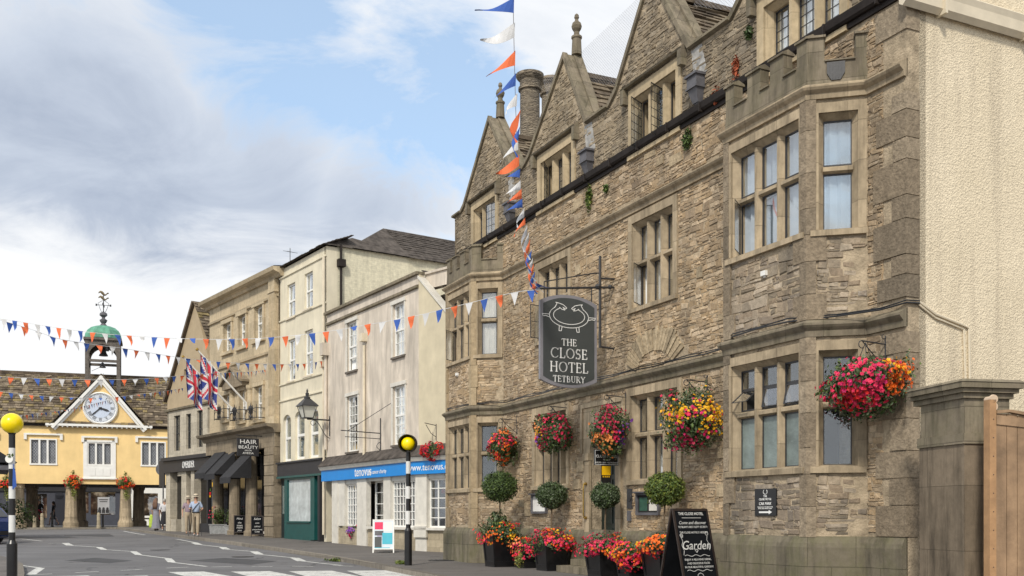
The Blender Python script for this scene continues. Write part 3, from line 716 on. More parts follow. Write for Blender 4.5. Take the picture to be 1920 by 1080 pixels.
# pavement strips from the kerb to well under the buildings
mb = MB(); K = len(ki)
for i in range(K - 1):
    a, b = ki[i], ki[i + 1]
    w0, w1 = 16 + max(0, 40 - a.y) * .2, 16 + max(0, 40 - b.y) * .2
    for k in range(6):
        p = [Vector((a.x + w0 * k / 6, a.y, 0)), Vector((b.x + w1 * k / 6, b.y, 0)), Vector((b.x + w1 * (k + 1) / 6, b.y, 0)), Vector((a.x + w0 * (k + 1) / 6, a.y, 0))]
        mb.face([(q.x, q.y, g_(q.y)) for q in p])
struct(mb.build('pavement', PAVE, recalc=False))
# left-hand pavement by the near beacon
lp = [ground(x, y, RH) for x, y in ((-160, 1040), (0, 1049), (30, 1056), (43, 1066), (46, 1085), (40, 1130))]
lp = [Vector((p.x, p.y, 0)) for p in lp] + [Vector((-8.2, 8, 0)), Vector((-9, -10, 0)), Vector((-30, -10, 0)), Vector((-30, lp[0].y + .5, 0))]
slab('left_pavement', lp, 0.0, .3, PAVE)
kk = dense(lp[:8], .5); ko = offset(kk, -.13); mb = MB()
for i in range(len(kk) - 1):
    a, b, c, d = kk[i], kk[i + 1], ko[i + 1], ko[i]; z0, z1 = RH - .1, .005
    mb.hull8([(a.x, a.y, z0), (b.x, b.y, z0), (d.x, d.y, z0), (c.x, c.y, z0), (a.x, a.y, z1), (b.x, b.y, z1), (d.x, d.y, z1), (c.x, c.y, z1)])
struct(mb.build('left_kerb', KERB))
# painted markings
def mark(mb, pts, h=RH + .004):
    P = [ground(x, y, h) for x, y in pts]
    mb.face([(p.x, p.y, p.z) for p in P])
def line(mb, pts, w=.11):
    P = [ground(x, y, RH + .004) for x, y in pts]
    for a, b in zip(P[:-1], P[1:]):
        d = (b - a); d.z = 0; d.normalize(); n = Vector((-d.y, d.x, 0)) * w / 2
        mb.face([tuple(a + n), tuple(b + n), tuple(b - n), tuple(a - n)])
mb = MB()
line(mb, [(28, 1009), (79, 1014.5)]); line(mb, [(90, 1019), (122, 1018)])
zz = [(122, 1018), (131, 1022.5), (185, 1026), (195, 1030.5), (250, 1034), (260, 1040), (315, 1047), (322, 1054), (387, 1062)]
line(mb, zz[:1] + zz[1:2], .25); line(mb, [zz[1], zz[2]]); line(mb, [zz[2], zz[3]], .2); line(mb, [zz[3], zz[4]]); line(mb, [zz[4], zz[5]], .2); line(mb, [zz[5], zz[6]]); line(mb, [zz[6], zz[7]], .2); line(mb, [zz[7], zz[8]])
line(mb, [(232, 996), (262, 1001.5), (338, 1012), (370, 1018)]); line(mb, [(335, 1017), (364, 1017.5)]); line(mb, [(364, 1017.5), (373, 1021)], .25); line(mb, [(373, 1021), (417, 1026)])
line(mb, [(417, 1026), (425, 1030)], .25); line(mb, [(425, 1030), (476, 1034)]); line(mb, [(476, 1034), (487, 1039.5)], .25); line(mb, [(487, 1039.5), (552, 1046)]); line(mb, [(552, 1046), (566, 1052)], .25); line(mb, [(566, 1052), (640, 1060)])
line(mb, [(-30, 1049), (8, 1049.5)]); line(mb, [(28, 1058.5), (76, 1065)]); line(mb, [(76, 1065), (58, 1077)], .2); line(mb, [(50, 1077.5), (98, 1076)])
for a, b in (((141, 1073.5), (185, 1071.5)), ((227, 1069.5), (270, 1067)), ((312, 1065), (354, 1063.2)), ((395, 1063), (435, 1062.3)), ((472, 1062), (511, 1062)), ((548, 1061.7), (588, 1062)), ((624, 1060.5), (662, 1061.5))): line(mb, [a, b], .10)
struct(mb.build('road_marking', ROADW, recalc=False))
mb = MB()
for x0, x1 in ((315, 382), (433, 506), (541, 622), (650, 734)):
    mark(mb, [(x0, 1072.5 - (x0 - 315) * .007), (x1, 1071.5 - (x0 - 315) * .007), (x1 + 100, 1090), (x1 + 330, 1130), (x0 + 300, 1130), (x0 + 62, 1090)][0:2] + [(x1 + 55, 1081), (x1 + 200, 1110), (x0 + 160, 1110), (x0 + 34, 1081)])
for x0, x1 in ((85, 165), (200, 275)): mark(mb, [(x0, 1081), (x1, 1079), (x1 + 90, 1110), (x0 + 70, 1112)])
struct(mb.build('zebra_crossing', ROADW, recalc=False))

# repairs and ironwork in the road
mb = MB()
for pts in (((420, 1046), (520, 1052), (470, 1059), (352, 1051)), ((120, 1003), (205, 1001), (215, 1006), (122, 1009)), ((180, 1046), (250, 1051), (205, 1056), (120, 1051))): mark(mb, pts, RH + .0025)
struct(mb.build('road_repair', asphalt('fresh_asphalt', (.07, .07, .074), (.05, .05, .053)), recalc=False))
for px, py, lab in ((300, 1031, 'round iron drain cover in the road left of the zig zag line'), (455, 1044, 'round iron drain cover in the road near the kerb')):
    p_ = ground(px, py, RH + .003); mb = MB(); mb.lathe((0, 0, 0), [(.32, 0), (.32, .006), (.27, .004)], 20); o = mb.build('drain_cover', METAL); o.location = p_; tag(o, lab, 'drain cover')
# ================================================================= HOTEL
KH = 21700.0; V0 = 68.0
def mainpt(px): Y = KH / (px - V0); return ((px - CX) / F * Y, Y)
HC = mainpt(1700); H = Facade(HC, mainpt(853)); HL = H.len
H.C = Vector(HC)
def HW(u, n, z): p = H.C + H.t * u + H.n * n; return (p.x, p.y, z)
hotel = thing('stone_hotel', 'long rubble stone hotel with four gables, two battlemented bays and tall mullioned windows', 'hotel', (HC[0], HC[1], 0), H.rot)
MAIN = Fr((0, 0), (1, 0), (0, 1))
EAVE = 9.30
# gables: left foot, apex, right foot (u, z)
GAB = [((3.70, EAVE), (3.42, EAVE + .22), (2.02, 11.2), (.62, EAVE + .22), (.40, EAVE)),
       ((7.62, EAVE), (7.30, EAVE + .22), (6.08, 11.18), (4.95, EAVE + .12), (4.86, EAVE)),
       ((11.55, EAVE), (11.18, EAVE + .18), (9.50, 11.06), (8.60, EAVE + .10), (8.52, EAVE)),
       ((15.35, EAVE), (15.12, EAVE + .12), (13.50, 11.12), (12.15, EAVE + .12), (12.02, EAVE))]
out = [(0, -.4), (HL, -.4), (HL, EAVE)]
for gb in reversed(GAB): out += [gb[0], gb[1], gb[2], gb[3], gb[4]]
out += [(0, EAVE)]
AW = [(1.20, 2.86), (5.27, 6.70), (9.16, 10.62), (13.12, 14.50)]          # attic windows
UW = [(5.36, 6.74), (9.32, 10.74)]; GW = [(5.22, 6.80), (9.40, 10.92)]
ZU, ZG, ZA = (5.12, 6.74, 5.98), (1.84, 3.45, 2.70), (8.06, 9.12)
holes = [rect(a, b, ZA[0], ZA[1]) for a, b in AW] + [rect(a, b, ZU[0], ZU[1]) for a, b in UW] + [rect(a, b, ZG[0], ZG[1]) for a, b in GW]
DU0, DU1 = 7.32, 8.36
arch = [(DU0, -.35), (DU1, -.35), (DU1, 2.45)] + [(DU0 + (DU1 - DU0) * (.5 + .5 * math.cos(R(a))), 2.45 + .42 * math.sin(R(a))) for a in range(15, 180, 15)] + [(DU0, 2.45)]
mb = MB()
# split at the eave string: below rubble, gables grey
lower = [(0, -.4), (HL, -.4), (HL, 8.02), (0, 8.02)]
wall(mb, MAIN, lower, [h for h in holes if h[0][1] < 8] + [arch], 0, -.34)
mb.build('front_wall', MORT, hotel, recalc=False)
KO = [(a - .135, b + .135, ZU[0] - .10, ZU[1] + .16) for a, b in UW] + [(a - .135, b + .135, ZG[0] - .10, ZG[1] + .16) for a, b in GW] + [(DU0 - .36, DU1 + .36, -.4, 3.48)]
BX = [(.686, 3.53), (12.67, 15.38)]
KO += [(a, b, -.4, 7.16) for a, b in BX] + [(0, .40, .8, 8)]
RA = [(5.98 + 1.12 * 1.07 * math.cos(R(t_)), 3.62 + 1.07 * .98 * math.sin(R(t_))) for t_ in range(10, 171, 10)]
for t_ in range(16, 165, 8):
    x_, z_ = 5.98 + 1.12 * .84 * math.cos(R(t_)), 3.62 + .84 * .98 * math.sin(R(t_))
    if z_ > 3.9: KO.append((x_ - .17, x_ + .17, z_ - .15, z_ + .15))
stonework(hotel, MAIN, [(0, .88), (HL, .88), (HL, 3.645), (0, 3.645)], KO, ST1, seed=1)
stonework(hotel, MAIN, [(0, 3.88), (HL, 3.88), (HL, 6.935), (0, 6.935)], KO, ST1, seed=2)
stonework(hotel, MAIN, [(0, 7.16), (HL, 7.16), (HL, 8.0), (0, 8.0)], [(0, .4, 7, 8)], ST1, seed=3)
mb = MB()
up = [(0, 8.02), (HL, 8.02)] + out[2:]
wall(mb, MAIN, up, [h for h in holes if h[0][1] > 8], 0, -.34)
mb.build('attic_wall', MORT, hotel, recalc=False)
stonework(hotel, MAIN, [(0, 8.2)] + [(HL, 8.2)] + [(p[0], p[1] - .012) for p in out[2:]], [(a - .17, b + .17, ZA[0] - .1, ZA[1] + .20) for a, b in AW], ST3, seed=4, rh=(.045, .095), ln=(.09, .28))
# attic copings, finials and roofs
for gi, gb in enumerate(GAB):
    mb = MB(); pts = [Vector((p[0], p[1])) for p in gb]
    top = []; th = .075
    for i, p in enumerate(pts):
        if i == 0: n = Vector((.25, 1))
        elif i == 4: n = Vector((-.25, 1))
        elif i == 2: n = Vector((0, 1.55))
        else:
            a, b = pts[i - 1], pts[i + 1]; d = (b - a).normalized(); n = Vector((d.y, -d.x)) * -1
            n = Vector((-d.y, d.x)); n = n if n.y > 0 else -n
            n *= 1.05
        top.append(p + n * th)
    for i in range(4):
        a, b, c, d = pts[i], pts[i + 1], top[i + 1], top[i]
        for (y0, y1, e) in ((-.06, .055, .0), (-.40, -.20, .05), (-.20, -.06, -.03)):
            q = [a, b, c + Vector((0, e)), d + Vector((0, e))]
            mb.hull8([(q[0].x, y0, q[0].y - .02), (q[1].x, y0, q[1].y - .02), (q[0].x, y1, q[0].y - .02), (q[1].x, y1, q[1].y - .02), (q[3].x, y0, q[3].y), (q[2].x, y0, q[2].y), (q[3].x, y1, q[3].y), (q[2].x, y1, q[2].y)])
    cp = mb.build('gable_coping', DRESSD, hotel)
    if gi in (2, 3):
        mb = MB(); ax, az = gb[2]; s_ = .078
        mb.lathe((ax - .02, -.28, az + .1), [(s_ * 1.45, 0), (s_ * 1.25, .34), (s_ * 1.5, .36), (s_ * 1.5, .40), (s_ * .8, .44), (s_ * .75, .50), (s_ * 1.25, .56), (s_ * 1.45, .62), (s_ * 1.2, .69), (s_ * .6, .73), (s_ * .45, .77), (s_ * .7, .81), (s_ * .55, .87), (.01, .90)], 12)
        mb.build('finial', DRESSD, cp, smooth=False)
    # stone-tiled roof running back from the gable
    ax, az = gb[2]; fz = EAVE - .12; dep = 7.0
    for sg, fx in ((-1, gb[4][0] - .32), (1, gb[0][0] + .15)):
        mb = MB(); rz = az - .38; L = math.hypot(ax - fx, rz - fz)
        mb.face([(fx, -.38, fz), (ax, -.38, rz), (ax, -.38 - dep, rz), (fx, -.38 - dep, fz)], 0)
        tiles(mb, (fx, -.38, fz), (0, -1, 0), (ax - fx, 0, rz - fz), dep, L, .25, .34, .035, (0, 0, 1), random.Random(gi * 3 + sg))
        if sg < 0: mb.box(ax - .1, ax + .1, -.38 - dep, -.40, rz + .02, rz + .12, 1)
        mb.build('roof_slope', [TILE, TILEM], hotel)
# window label mould and pale surround, attic
for i, (a, b) in enumerate(AW):
    cwindow(hotel, MAIN, a, b, ZA[0], ZA[1], 3, (), DRESSL, surround=.16, leads=(3, 6), curtain=(.6 if i else .99), seed=i, open_lights={0: (), 1: ((0, 0), (2, 0)), 2: ((2, 0),), 3: ((0, 0),)}[i],
            glass=GLASS, cur_mat=(CURTC if i else CURT), curtain_y=-.04, mull=.13)
    mb = MB(); z = ZA[1] + .235
    mb.prism([(0, 0), (.10, -.0), (.12, .03), (.0, .11)], lambda p, q, h: (h, p + .017, z + q), a - .30, b + .30)
    for x in (a - .30, b + .19): mb.box(x, x + .11, .0, .13, z - .28, z - .003)
    mb.build('label_mould', DRESSD, hotel)
casement_leaf(hotel, MAIN, AW[1][1] - .10, ZA[0] + .05, ZA[1] - .1, -.42, R(62) * 1, leads=(3, 6), y=-.12)
casement_leaf(hotel, MAIN, AW[1][0] + .62, ZA[0] + .05, ZA[1] - .1, -.42, R(65), leads=(3, 6), y=-.12)
casement_leaf(hotel, MAIN, AW[2][1] - .08, ZA[0] + .05, ZA[1] - .1, -.42, R(38), leads=(3, 6), y=-.12)
casement_leaf(hotel, MAIN, AW[3][0] + .10, ZA[0] + .05, ZA[1] - .1, .45, R(14), leads=(2, 5), y=-.08)
# first floor and ground floor windows in the flat wall
cwindow(hotel, MAIN, *UW[0], ZU[0], ZU[1], 3, (ZU[2],), DRESS, curtain=.99, seed=11, open_lights=((2, 0),), curtain_y=-.04)
casement_leaf(hotel, MAIN, UW[0][1] - .10, ZU[0] + .05, ZU[2] - .06, -.38, R(55), leads=None)
cwindow(hotel, MAIN, *UW[1], ZU[0], ZU[1], 3, (ZU[2],), DRESS, curtain=.9, seed=12, open_lights=((2, 0),))
casement_leaf(hotel, MAIN, UW[1][1] - .05, ZU[0] + .05, ZU[2] - .06, -.42, R(80), leads=(1, 2))
cwindow(hotel, MAIN, *GW[0], ZG[0], ZG[1], 3, (ZG[2],), DRESS, curtain=.35, seed=13)
cwindow(hotel, MAIN, *GW[1], ZG[0], ZG[1], 4, (ZG[2],), DRESS, curtain=.5, seed=14, cur_mat=CURTC)
# bays
SKYCURT = plain('sky_reflection_curtain', (.40, .45, .50), .9, .25, 1.5, .05)  # curtain colour stands in for blue-grey sky reflected in the panes
CORN = plain('corner_post_stone', (.36, .285, .185), .9, .25, 10, .5, 26, bdist=.015, spec=.2, streak=.35, objrand=.15)
A0, A1, BP = .686, 1.19, .62
BAYS = [(.686, 1.19, 3.03, 3.53), (12.67, 13.17, 14.86, 15.38)]
path = [(0, 0)]
for b0, b1, b2, b3 in BAYS: path += [(b0, 0), (b1, BP), (b2, BP), (b3, 0)]
path += [(HL, 0)]
for bi, (b0, b1, b2, b3) in enumerate(BAYS):
    frs = [Fr((b0, 0), (b1 - b0, BP), (-BP, b1 - b0)), Fr((b1, BP), (1, 0), (0, 1)), Fr((b2, BP), (b3 - b2, -BP), (BP, b3 - b2))]
    Ls = [math.hypot(b1 - b0, BP), b2 - b1, math.hypot(b3 - b2, BP)]
    S = [(.13, .65), (.14, Ls[1] - .16), (.13, .65)]
    mb = MB()
    for k, (f_, L) in enumerate(zip(frs, Ls)):
        s0, s1 = S[k]
        wall(mb, f_, rect(0, L, -.4, 7.14), [rect(s0, s1, ZU[0], ZU[1]), rect(s0, s1, ZG[0], ZG[1])], 0, -.24)
    mb.build('bay_wall', MORT, hotel, recalc=False)
    for k, (f_, L) in enumerate(zip(frs, Ls)):
        s0, s1 = S[k]; e0 = .10
        for z0_, z1_ in ((.88, ZG[0] - .1), (ZG[1] + .14, 3.645), (3.88, ZU[0] - .1)):
            stonework(hotel, f_, rect(.05 if k else .0, L - (.05 if k < 2 else 0), z0_, z1_), [(s0 - .112, s1 + .112, ZU[0] - .1, ZU[1] + .14), (s0 - .112, s1 + .112, ZG[0] - .1, ZG[1] + .14)] + ([(-.1, .12, 0, 8)] if k else []) + ([(L - .12, L + .1, 0, 8)] if k < 2 else []),
                      ST2 if bi == 0 else ST1, seed=50 + bi * 9 + k, rh=(.06, .17) if bi == 0 else (.045, .11), ln=(.12, .42) if bi == 0 else (.08, .26))
    for k, f_ in enumerate(frs):
        s0, s1 = S[k]; nl = 3 if k == 1 else 1
        op = ((2, 0),) if k == 1 else ()
        cwindow(hotel, f_, s0, s1, ZU[0], ZU[1], nl, (ZU[2],), DRESS, surround=.11, curtain=(.99 if bi == 0 else .8), curtain_y=-.03, seed=20 + bi * 5 + k, open_lights=op, yb=-.18, cur_mat=SKYCURT if bi == 0 else CURTC)
        og = () if k != 1 or bi else ((2, 1), (0, 1), (1, 1))
        cwindow(hotel, f_, s0, s1, ZG[0], ZG[1], nl, (ZG[2],), DRESS, surround=.11, curtain=0, seed=30 + bi * 5 + k, yb=-.18,
                glass=(OBSC if (bi == 0 and k == 1) else GLASSD), open_lights=og)
        if k == 1:
            casement_leaf(hotel, f_, s1 - .08, ZU[0] + .04, ZU[2] - .06, -.42, R(50), y=-.10, leads=None)
            if bi == 0:
                W = (s1 - s0 - .15 + .11) / 3
                for j in range(3):
                    a = s0 + .065 + W * j + .02; ww = W - .15
                    g = MB(); g.box(a, a + ww, -.145, -.14, 3.10, 3.36, fr=f_); g.box(a - .01, a + ww + .01, -.15, -.135, 3.06, 3.10, mi=1, fr=f_)
                    g.build('upper_pane', [GLASSD, METAL], hotel)
                    casement_leaf(hotel, f_, a, 2.77, 3.06, ww, R((12, 10, 50)[j]), y=-.13, leads=None, hopper=True, label='top-hung vent standing open')
    # corner posts in dressed stone
    mb = MB(); P = [Vector(p) for p in ((b0, 0), (b1, BP), (b2, BP), (b3, 0))]
    for i in (1, 2):
        d0 = (P[i - 1] - P[i]).normalized() * .115; d1 = (P[i + 1] - P[i]).normalized() * .115
        for z0, z1 in ((.86, 3.66), (3.88, 6.94)):
            z = z0; k = 0
            while z < z1 - .02:
                zz_ = min(z1, z + random.uniform(.35, .6)); e = 1.0 + (.0 if ZU[0] - .2 < z < ZU[1] or ZG[0] - .2 < z < ZG[1] else random.choice((0, 1.2, .3)))
                sweep(mb, [P[i] + d0 * e, P[i], P[i] + d1 * e], [(-.02, z), (.038, z), (.038, zz_ - .008), (-.02, zz_ - .008)], side=1); z = zz_
    each(mb, 'corner_stone', CORN if bi else QUO, hotel)
    # parapet
    mb = MB(); pb, pm, pt = 7.13, 7.45, 7.84
    for f_, L in zip(frs, Ls):
        mb.prism([(.0, pb), (.015, pb), (.0, pm), (-.17, pm), (-.17, pb)], lambda p, q, h, f_=f_: f_.map(h, p, q), .0, L)
    mer = [[(0, .16), (.57, Ls[0] + .01)], [(-.01, .22), (.50, .80), (1.02, 1.32), (Ls[1] - .20, Ls[1] + .01)], [(-.01, .23), (.64, Ls[2])]]
    for f_, ms in zip(frs, mer):
        for a, b in ms:
            mb.box(a, b, -.165, -.004, pm, pt - .05, fr=f_)
            mb.prism([(.03, pt - .05), (.03, pt - .02), (-.08, pt + .03), (-.2, pt - .02), (-.2, pt - .05)], lambda p, q, h, f_=f_: f_.map(h, p, q), a - .015, b + .015)
        for (a, b), (c, d) in zip(ms[:-1], ms[1:]):
            mb.prism([(.03, pm), (.03, pm + .02), (-.08, pm + .055), (-.2, pm + .02), (-.2, pm)], lambda p, q, h, f_=f_: f_.map(h, p, q), b + .002, c - .002)
    pr = mb.build('parapet', DRESSD, hotel)
    mb = MB(); mb.face([(b0, 0, 7.16), (b1, BP - .1, 7.16), (b2, BP - .1, 7.16), (b3, 0, 7.16)]); mb.build('bay_roof', LEAD, hotel)
    if bi == 0:
        mb = MB(); f_ = frs[0]; mb.prism([(-.12, .13), (.12, .13), (.12, -.02), (.06, -.12), (-.06, -.12), (-.12, -.02)], lambda p, q, h: f_.map(.42 + p, h, 7.30 + q), .01, .03)
        for k in range(5): mb.box(.34 + k * .04, .345 + k * .04, .03, .036, 7.2, 7.42, fr=f_)
        mb.build('vent_grille', METAL, hotel)
# plinth, string courses
mb = MB(); sweep(mb, path, [(-.02, -.4), (.09, -.4), (.09, .72), (.075, .78), (.03, .86), (-.02, .88)]); mb.build('plinth', PLN, hotel)
mb = MB(); sweep(mb, path, [(-.02, 3.64), (.045, 3.64), (.055, 3.72), (.10, 3.76), (.125, 3.79), (.125, 3.82), (-.02, 3.90)]); mb.build('string_course', DRESSD, hotel)
mb = MB(); sweep(mb, path, [(-.02, 6.93), (.045, 6.93), (.055, 7.0), (.11, 7.04), (.13, 7.07), (.13, 7.09), (-.02, 7.17)]); mb.build('string_course', DRESS, hotel)
# eaves stone between gables
mb = MB(); ed = [0] + [v for gb in GAB for v in (gb[4][0], gb[0][0])] + [HL + .06]
for i in range(0, len(ed), 2):
    if ed[i + 1] - ed[i] > .05: mb.prism([(-.05, 9.27), (.09, 9.30), (.09, 9.345), (-.3, 9.42)], lambda p, q, h: (h, p, q), ed[i] + .003, ed[i + 1] - .003)
each(mb, 'eaves_stone', DRESSD, hotel)
# gutter
mb = MB(); mb.prism([(.0, 8.06), (.08, 8.06), (.11, 8.09), (.13, 8.19), (.115, 8.19), (.095, 8.11), (.02, 8.09), (.0, 8.19)], lambda p, q, h: (h, p + .004, q), -.12, HL - .05)
mb.box(-.1, HL - .1, .0, .04, 7.985, 8.056)
gt = mb.build('gutter', GUTM, hotel)
mb = MB()
for k in range(16): mb.box(.4 + k, .43 + k, .01, .142, 8.04, 8.20)
each(mb, 'gutter_bracket', GUTM, gt)
# rainwater heads
for u, z in ((4.56, 8.60), (8.36, 8.54), (12.12, 8.52)):
    mb = MB(); z += .12
    def ring(w0, y1, zz): return [(u - w0 * .85, .01, zz), (u + w0 * .85, .01, zz), (u - w0 * .85, y1 * .9, zz), (u + w0 * .85, y1 * .9, zz)]
    for (a, b) in (((.20, .25, z), (.20, .25, z - .04)), ((.165, .21, z - .04), (.165, .21, z - .22)), ((.18, .23, z - .22), (.18, .23, z - .25)), ((.155, .2, z - .25), (.085, .12, z - .48)), ((.06, .10, z - .48), (.06, .10, 8.16))):
        mb.hull8(ring(b[0], b[1], b[2]) + ring(a[0], a[1], a[2]))
    rh = mb.build('rainwater_head', LEAD, hotel)
    fl = MB(); fl.hull8([(u - .2, .004, z + .01), (u + .17, .004, z + .01), (u - .2, .012, z + .01), (u + .17, .012, z + .01), (u - .05, .004, 9.26), (u + .26, .004, 9.26), (u - .05, .012, 9.26), (u + .26, .012, 9.26)])
    fl.build('lead_flashing', LEADSTREAK, rh)
# quoins at the near corner
for cu_, sgn, nm in ((0, 1, 'near'), (HL, -1, 'far')):
    mb = MB(); z = .88; k = 0
    while z < 7.95:
        h = random.uniform(.24, .5); z1 = min(z + h, 7.99); long = random.uniform(.42, .58) if k % 2 == 0 else random.uniform(.2, .28)
        if not (3.60 < z1 and z < 3.92) and not (6.9 < z1 and z < 7.18):
            e = random.uniform(.018, .036); x0, x1 = (cu_ - .015, cu_ + long) if sgn > 0 else (cu_ - long, cu_ + .01)
            mb.box(x0, x1, -.22, e, z, z1 - .012)
        z = z1; k += 1
    each(mb, 'quoin', QUO, hotel)
# end wall in cream roughcast with its own gutter, cables
END = Fr((0, 0), (0, -1), (-1, 0))
mb = MB(); wall(mb, END, rect(.22, 8.5, -.4, 12.0), [], 0, -.2); mb.build('end_wall', RENDERC, hotel, recalc=False)
mb = MB(); mb.prism([(0, 7.84), (.06, 7.80), (.13, 7.86), (.14, 8.0), (.165, 8.08), (.15, 8.1), (.0, 8.1)], lambda p, q, h: (-p - .004, h, q), .14, -8.4)
for k in range(5): mb.box(-.18, -.002, -.55 - k * 1.6, -.51 - k * 1.6, 7.79, 8.11)
mb.build('end_gutter', CREAMP, hotel)
mb = MB(); mb.tube([(-.02, -.2, 3.98), (-.02, -.5, 3.84), (-.02, -1.0, 3.74), (-.02, -1.12, 3.70), (-.02, -1.14, 2.6)], .018, 6)
mb.tube([(-.02, -.2, 3.94), (-.02, -.5, 3.79), (-.02, -1.02, 3.68), (-.02, -1.07, 2.6)], .014, 6); mb.build('painted_cable', CREAMP, hotel)
mb = MB(); off = .115
cp = [(p[0], p[1]) for p in path]
for dz, r_ in ((.0, .013), (.03, .010)):
    pts = []
    for i, (a, b) in enumerate(zip(cp[:-1], cp[1:])):
        a, b = Vector(a), Vector(b); n = max(1, int((b - a).length / .5)); nn = Vector((-(b - a).y, (b - a).x)).normalized()
        for k in range(n):
            q = a.lerp(b, (k + .5) / n) + nn * off * .9; pts.append((q.x, q.y, 3.905 + dz + .012 * math.sin(q.x * 4 + dz * 50)))
    mb.tube([(-.03, -.2, 3.96 + dz), (-.03, .03, 3.95 + dz)] + pts, r_, 5)
mb.build('black_cable', BLACKP, hotel)
# relieving arch of thin stones
mb = MB(); uc, zc, r0, r1 = 5.98, 3.62, .62, 1.03; rr = random.Random(5)
a = 18
while a < 162:
    da = rr.uniform(4.0, 6.0); e = rr.uniform(.018, .036); ra, rb = r0 + rr.uniform(-.02, .02), r1 + rr.uniform(-.06, .05)
    q = [(uc + 1.12 * r * math.cos(R(t)), zc + r * .98 * math.sin(R(t))) for r, t in ((ra, a), (rb, a), (rb, a + da - .7), (ra, a + da - .7))]
    if min(p[1] for p in q) > 3.9: mb.prism(q, lambda p, q_, h: (p, h, q_), -.02, e)
    a += da
each(mb, 'arch_voussoir', VOU, hotel)
mb = MB(); rr = random.Random(9)
for _ in range(34):
    u, z = rr.uniform(3.8, 12.4), rr.uniform(1.0, 7.9); w_, h_ = rr.uniform(.07, .2), rr.uniform(.05, .11)
    if any(a - .3 < u < b + .3 and ZU[0] - .3 < z < ZU[1] + .3 for a, b in UW) or any(a - .3 < u < b + .3 and ZG[0] - .3 < z < ZG[1] + .4 for a, b in GW) or 7.0 < u < 8.7 and z < 3.6 or abs(z - 3.77) < .25 or abs(z - 7.05) < .25 or (4.7 < u < 7.3 and 3.5 < z < 4.8): continue
    q = [(u - w_ + rr.uniform(-.02, .02), z - h_), (u + w_, z - h_ + rr.uniform(-.02, .02)), (u + w_ * .9, z + h_), (u - w_ * .85, z + h_ + rr.uniform(-.02, .02))]
    mb.prism(q, lambda p, q_, h: (p, h, q_), -.02, rr.uniform(.020, .034))
each(mb, 'patch_stone', VOU, hotel)
# doorway
mb = MB()
mb.box(DU0 - .20, DU0, -.03, .05, -.1, 2.45); mb.box(DU1, DU1 + .20, -.03, .05, -.1, 2.45)
mb.box(DU0 - .23, DU0 + .01, -.03, .075, 2.30, 2.45); mb.box(DU1 - .01, DU1 + .23, -.03, .075, 2.30, 2.45)
ot = [(DU0 - .26, 2.452), (DU0 - .26, 3.38), (DU1 + .26, 3.38), (DU1 + .26, 2.452)] 
ai = [(DU1 + .0, 2.452)] + [(DU0 + (DU1 - DU0) * (.5 + .5 * math.cos(R(a))), 2.45 + .44 * math.sin(R(a))) for a in range(15, 180, 15)] + [(DU0, 2.452)]
mb.prism(ot + ai[:], lambda p, q, h: (p, h, q), -.03, .04) if False else mb.prism(ot + ai, lambda p, q, h: (p, h, q), -.03, .035)
mb.box(DU0 - .34, DU1 + .34, -.02, .07, 3.385, 3.47); mb.box(DU0 - .34, DU0 - .26, -.02, .07, 2.452, 3.382); mb.box(DU1 + .26, DU1 + .34, -.02, .07, 2.452, 3.382)
mb.build('door_surround', DRESS, hotel)
DOORM = plain('green_black_door', (.008, .018, .016), .3, .2, 3, .05)
mb = MB(); mb.box(DU0 + .004, DU1 - .004, -.30, -.25, .16, 2.9)
for a, b in ((DU0 + .1, DU0 + .46), (DU0 + .58, DU1 - .1)):
    for c, d in ((.3, .9), (1.0, 1.9), (2.0, 2.5)): mb.box(a, b, -.25, -.232, c, d)
dr = mb.build('door', DOORM, hotel)
hb = MB(); x = DU1 + .09
hb.tube([(x, .05, 1.82), (x, .12, 1.82), (x, .13, 1.72), (x, .13, 1.22), (x, .12, 1.12), (x, .05, 1.12)], .014, 8)
for z in (1.82, 1.12): hb.ball((x, .08, z), .035, 10)
hb.build('door_handle', BRASS, dr)
mb = MB(); mb.box(DU0 - .35, DU1 + .35, .10, .62, -.1, .14); mb.box(DU0 - .22, DU1 + .22, .095, .36, .145, .27); mb.box(DU0 + .0, DU1 - .0, -.33, .09, -.1, .30)
mb.build('door_step', DRESSD, hotel)
# unseen core block added to keep daylight out of the rooms, then party wall
mb = MB(); mb.box(.25, HL - .05, -7.5, -1.05, -.3, EAVE - .05); mb.build('light_block_core', RUBG, hotel)
mb = MB(); wall(mb, Fr((HL, 0), (0, -1), (1, 0)), rect(0, 8, -.4, EAVE), [], 0, -.2); mb.build('party_wall', RUB, hotel, recalc=False)
# chimneys
for (px, py, wd, n_) in ((993.5, 139.5, 38, -3.2), (1034, 150, 38, -4.4)):
    u, zt = H.P(px, py, n_); Yd = HW(u, n_, 0)[1]; r_ = wd / 2 * Yd / F; mb = MB(); zb = 9.2
    mb.lathe((u, n_, 0), [(r_ * 1.1, zb), (r_ * 1.08, 9.9), (r_, 10.0), (r_ * .97, zt - .52), (r_ * 1.15, zt - .50), (r_ * 1.15, zt - .42), (r_ * .99, zt - .40), (r_ * 1.0, zt - .22), (r_ * 1.2, zt - .16), (r_ * 1.36, zt - .10), (r_ * 1.38, zt - .02), (r_ * 1.22, zt), (r_ * .8, zt), (r_ * .75, zt - .3)], 24)
    mb.build('chimney', RUBG, hotel)
